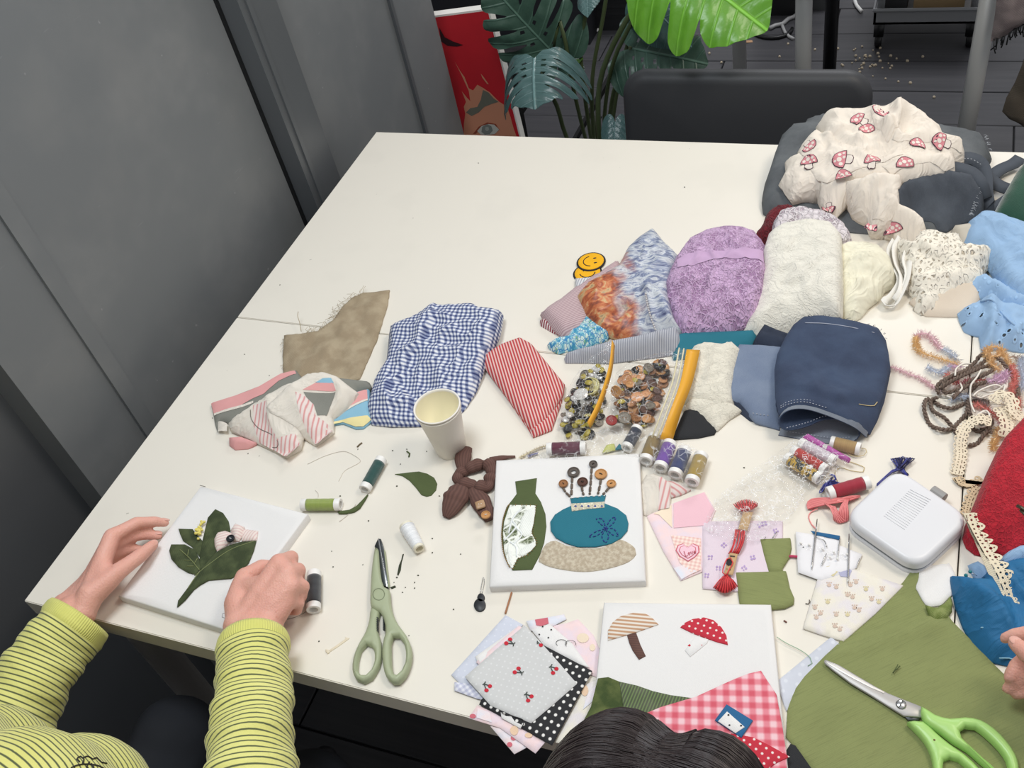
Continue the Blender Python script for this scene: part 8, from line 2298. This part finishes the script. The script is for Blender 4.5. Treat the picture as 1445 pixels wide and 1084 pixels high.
def hands1(mb):
    hand(mb, (P(116,866,.036), P(92,856,.030)),[f_idx, f_mid, f_rng, f_pin], thl, 1.02)
    hand(mb, (P(340,884,.046), P(374,886,.046)),[g_idx, g_mid, g_rng, g_pin], thr, 1.12,.0205)
p1, sw1, body1 = person('person in a yellow striped long-sleeved top holding the leaf canvas with both hands',
    (.29,-.47,.50),(.27,-.30,.88),[np.array([.09,-.34,.99]), np.array([.45,-.34,.99])],[(El, Wl),(Er, Wr)],
    (np.array([.26,-.29,1.21]),(0,.75,-.65),(0,.65,.75)),(M_YELS, M_CUFF, [[P(112,872,.034), P(70,925,.030), P(20,1010,.022), El],[P(358,905,.050), P(357,990,.058), P(353,1085,.070), Er]],[[.0455,.047,.052,.058],[.0430,.0455,.049,.056]]),
    hair_short(plain('brown_hair', (84,62,46),.5, var=.2, vscale=60, bump=.4)),[(np.array([.20,-.06,.53]), np.array([.17,-.02,.09])),(np.array([.44,-.08,.53]), np.array([.46,-.05,.09]))], hands1)
nail(body1, f_idx[3], f_idx[2],(-.2,.2,1)); nail(body1, f_mid[3], f_mid[2],(-.2,.2,1)); nail(body1, thl[3], thl[2],(.5,-.3,.8),.0064)
mk('held_needle', tube([P(392,802,.022), P(404,778,.030)],[.0006,.0003],5), M_STEEL, body1)
# line-drawn motif on the chest
from mathutils.bvhtree import BVHTree
vw = np.array([v.co[:] for v in sw1.data.vertices]) + wloc(sw1)
bv = BVHTree.FromPolygons([Vector(v) for v in vw],[tuple(p.vertices) for p in sw1.data.polygons])
for pts in ([(112,1076),(108,1072),(113,1068),(118,1072),(116,1078)],[(116,1070),(124,1068),(130,1072),(136,1070),(142,1076),(150,1078)],[(100,1084),(110,1080),(124,1079),(140,1082),(152,1090)],[(126,1076),(122,1082),(126,1088),(132,1084),(128,1078)],[(102,1088),(112,1094),(130,1096),(146,1094)]):
    q = []
    for x, y in pts:
        d = ROT @ np.array([(x - 722.5) / FPX, -(y - 542.0) / FPX, -1.0]); h_ = bv.ray_cast(Vector(CAM), Vector(d))
        if h_[0] is not None: q.append(np.array(h_[0]) + np.array(h_[1]) * .0006)
    if len(q) > 2: mk('line_motif', tube(spline(q, .003),.0008,5), M_DARKDOT, sw1)
stool(.29,-.47, 'black stool under the person in the yellow striped top')
# -- person whose dark parted hair shows at the bottom edge
HC = ray(913,1236,.86)
hf, hu = np.array([.03,.80,-.62]), np.array([.0,.62,.80])
def hair2(t, M):
    mb = MB()
    for s_ in (-1,1):
        mb.add(xf(ball((.034 * s_, .006,.034),(.060,.098,.080),22,16), M)); mb.add(xf(ball((.060 * s_, -.010,-.03),(.036,.075,.095),18,12), M)); mb.add(xf(ball((.052 * s_, -.05,-.10),(.045,.05,.12),18,12), M))
    mb.add(xf(ball((0,-.012,.013),(.079,.0935,.0955),18,14), M))
    V, F = remesh(mb, .004,3); hr_ = mk('hair', (V, F), M_HAIRD, t)
    # strands combed from the parting to both sides
    Mi = np.linalg.inv(M); b2 = BVHTree.FromPolygons([Vector(v) for v in V],[tuple(f) for f in F]); rg = np.random.default_rng(9); mb = MB()
    for k in range(620):
        s_ = rg.choice((-1,1)); y0 = rg.uniform(-.075,.085); q = []
        for a in np.linspace(-.16,1.75,11):
            lp = np.array([s_ * math.sin(a) * .17, y0 * (1 + .15 * a) - .03 * a + .02,.02 + math.cos(a) * .17]); wp = M[:3, :3] @ lp + M[:3,3]; cc = M[:3, :3] @ np.array([s_ * .035 * min(1, a), y0 * .6,.0]) + M[:3,3]
            h_ = b2.ray_cast(Vector(wp), Vector(cc - wp))
            if h_[0] is not None: q.append(np.array(h_[0]) + np.array(h_[1]) * rg.uniform(-.0002,.0014))
        if len(q) > 3: mb.add(tube(spline(q, .010),.00045,3, cap=False))
    o = mk('hair_strands', mb, M_STRAND, hr_); o['kind'] = 'stuff'
def hands2(mb):
    for s_ in (-1,1):
        w = np.array([HC[0] + .07 * s_, -.19,.615]); dx = np.array([-.012 * s_, 0,0])
        fs = [[w + np.array([-.02 * s_ + .016 * s_ * i, .075,.0]), w + np.array([-.022 * s_ + .017 * s_ * i, .105,-.004]), w + np.array([-.022 * s_ + .017 * s_ * i, .122,-.018]), w + np.array([-.022 * s_ + .017 * s_ * i, .128,-.034])] for i in range(4)]
        hand(mb, (w + np.array([-.015 * s_, 0,0]), w + np.array([.015 * s_, 0,0])), fs, (w + np.array([-.024 * s_, .02,0]), w + np.array([-.040 * s_, .05,-.004]), w + np.array([-.046 * s_, .075,-.010]), w + np.array([-.044 * s_, .095,-.018])))
hb2 = HC + np.array([.0,-.10,-.24])
p2, sw2, body2 = person('person with dark parted hair bending over the mushroom canvas, seen from above', (hb2[0], hb2[1] - .14,.50),(hb2[0], hb2[1] - .07, hb2[2] - .10),[hb2 + np.array([-.18,-.02,.0]), hb2 + np.array([.18,-.02,.0])],
    [(np.array([hb2[0] - .25,-.36,.70]), np.array([HC[0] - .07,-.19,.615])),(np.array([hb2[0] + .25,-.36,.70]), np.array([HC[0] + .07,-.19,.615]))],(HC, hf, hu),(M_GREYK, M_GREYK, None, None), hair2,
    [(np.array([hb2[0] - .10,-.10,.53]), np.array([hb2[0] - .10,-.06,.09])),(np.array([hb2[0] + .10,-.10,.53]), np.array([hb2[0] + .10,-.06,.09]))], hands2, voxel=.0036)
stool(hb2[0], hb2[1] - .14, 'black stool under the person with dark parted hair')
# -- person whose fingers show at the right edge
h3 = .075
k_idx = [P(1492,900, h3 + .012), P(1458,893, h3 + .012), P(1434,896, h3 + .004), P(1418,901, h3 - .004)]
k_mid = [P(1494,926, h3), P(1456,922, h3 - .004), P(1434,940, h3 - .016), P(1424,956, h3 - .022)]
k_rng = [P(1494,948, h3 - .010), P(1456,950, h3 - .018), P(1434,962, h3 - .030), P(1421,972, h3 - .036)]
k_pin = [P(1494,966, h3 - .022), P(1462,972, h3 - .030), P(1445,977, h3 - .038), P(1434,982, h3 - .042)]
k_th = [P(1520,960, h3 + .020), P(1488,945, h3 + .026), P(1452,924, h3 + .026), P(1433,909, h3 + .020)]
W3 = P(1562,950, h3 - .004)
def hands3(mb):
    hand(mb, (P(1556,936, h3 + .006), P(1562,962, h3 - .014)),[k_idx, k_mid, k_rng, k_pin], k_th, 1.0)
    w = np.array([1.92,-.10,.62])
    fs = [[w + np.array([-.02 + .016 * i, .075,.0]), w + np.array([-.022 + .017 * i, .105,-.004]), w + np.array([-.022 + .017 * i, .122,-.018]), w + np.array([-.022 + .017 * i, .128,-.034])] for i in range(4)]
    hand(mb, (w + np.array([-.015,0,0]), w + np.array([.015,0,0])), fs, (w + np.array([-.024,.02,0]), w + np.array([-.040,.05,-.004]), w + np.array([-.046,.075,-.010]), w + np.array([-.044,.095,-.018])))
p3, sw3, body3 = person('person at the right edge, only curled fingers reaching in over the blue cotton', (1.72,-.55,.50),(1.72,-.44,.92),[np.array([1.54,-.44,1.02]), np.array([1.90,-.44,1.02])],[(np.array([1.50,-.22,.80]), W3),(np.array([1.98,-.30,.72]), np.array([1.92,-.10,.62]))],
    (np.array([1.72,-.40,1.24]),(-.2,.8,-.5),(0,.5,.8)),(M_GREYK, M_GREYK, None, None), hair_short(M_HAIRD),[(np.array([1.62,-.08,.53]), np.array([1.62,-.05,.09])),(np.array([1.82,-.08,.53]), np.array([1.82,-.05,.09]))], hands3, voxel=.0034)
nail(body3, k_th[3], k_th[2],(.3,-.3,.9),.0068)
stool(1.72,-.55, 'black stool under the person at the right edge')
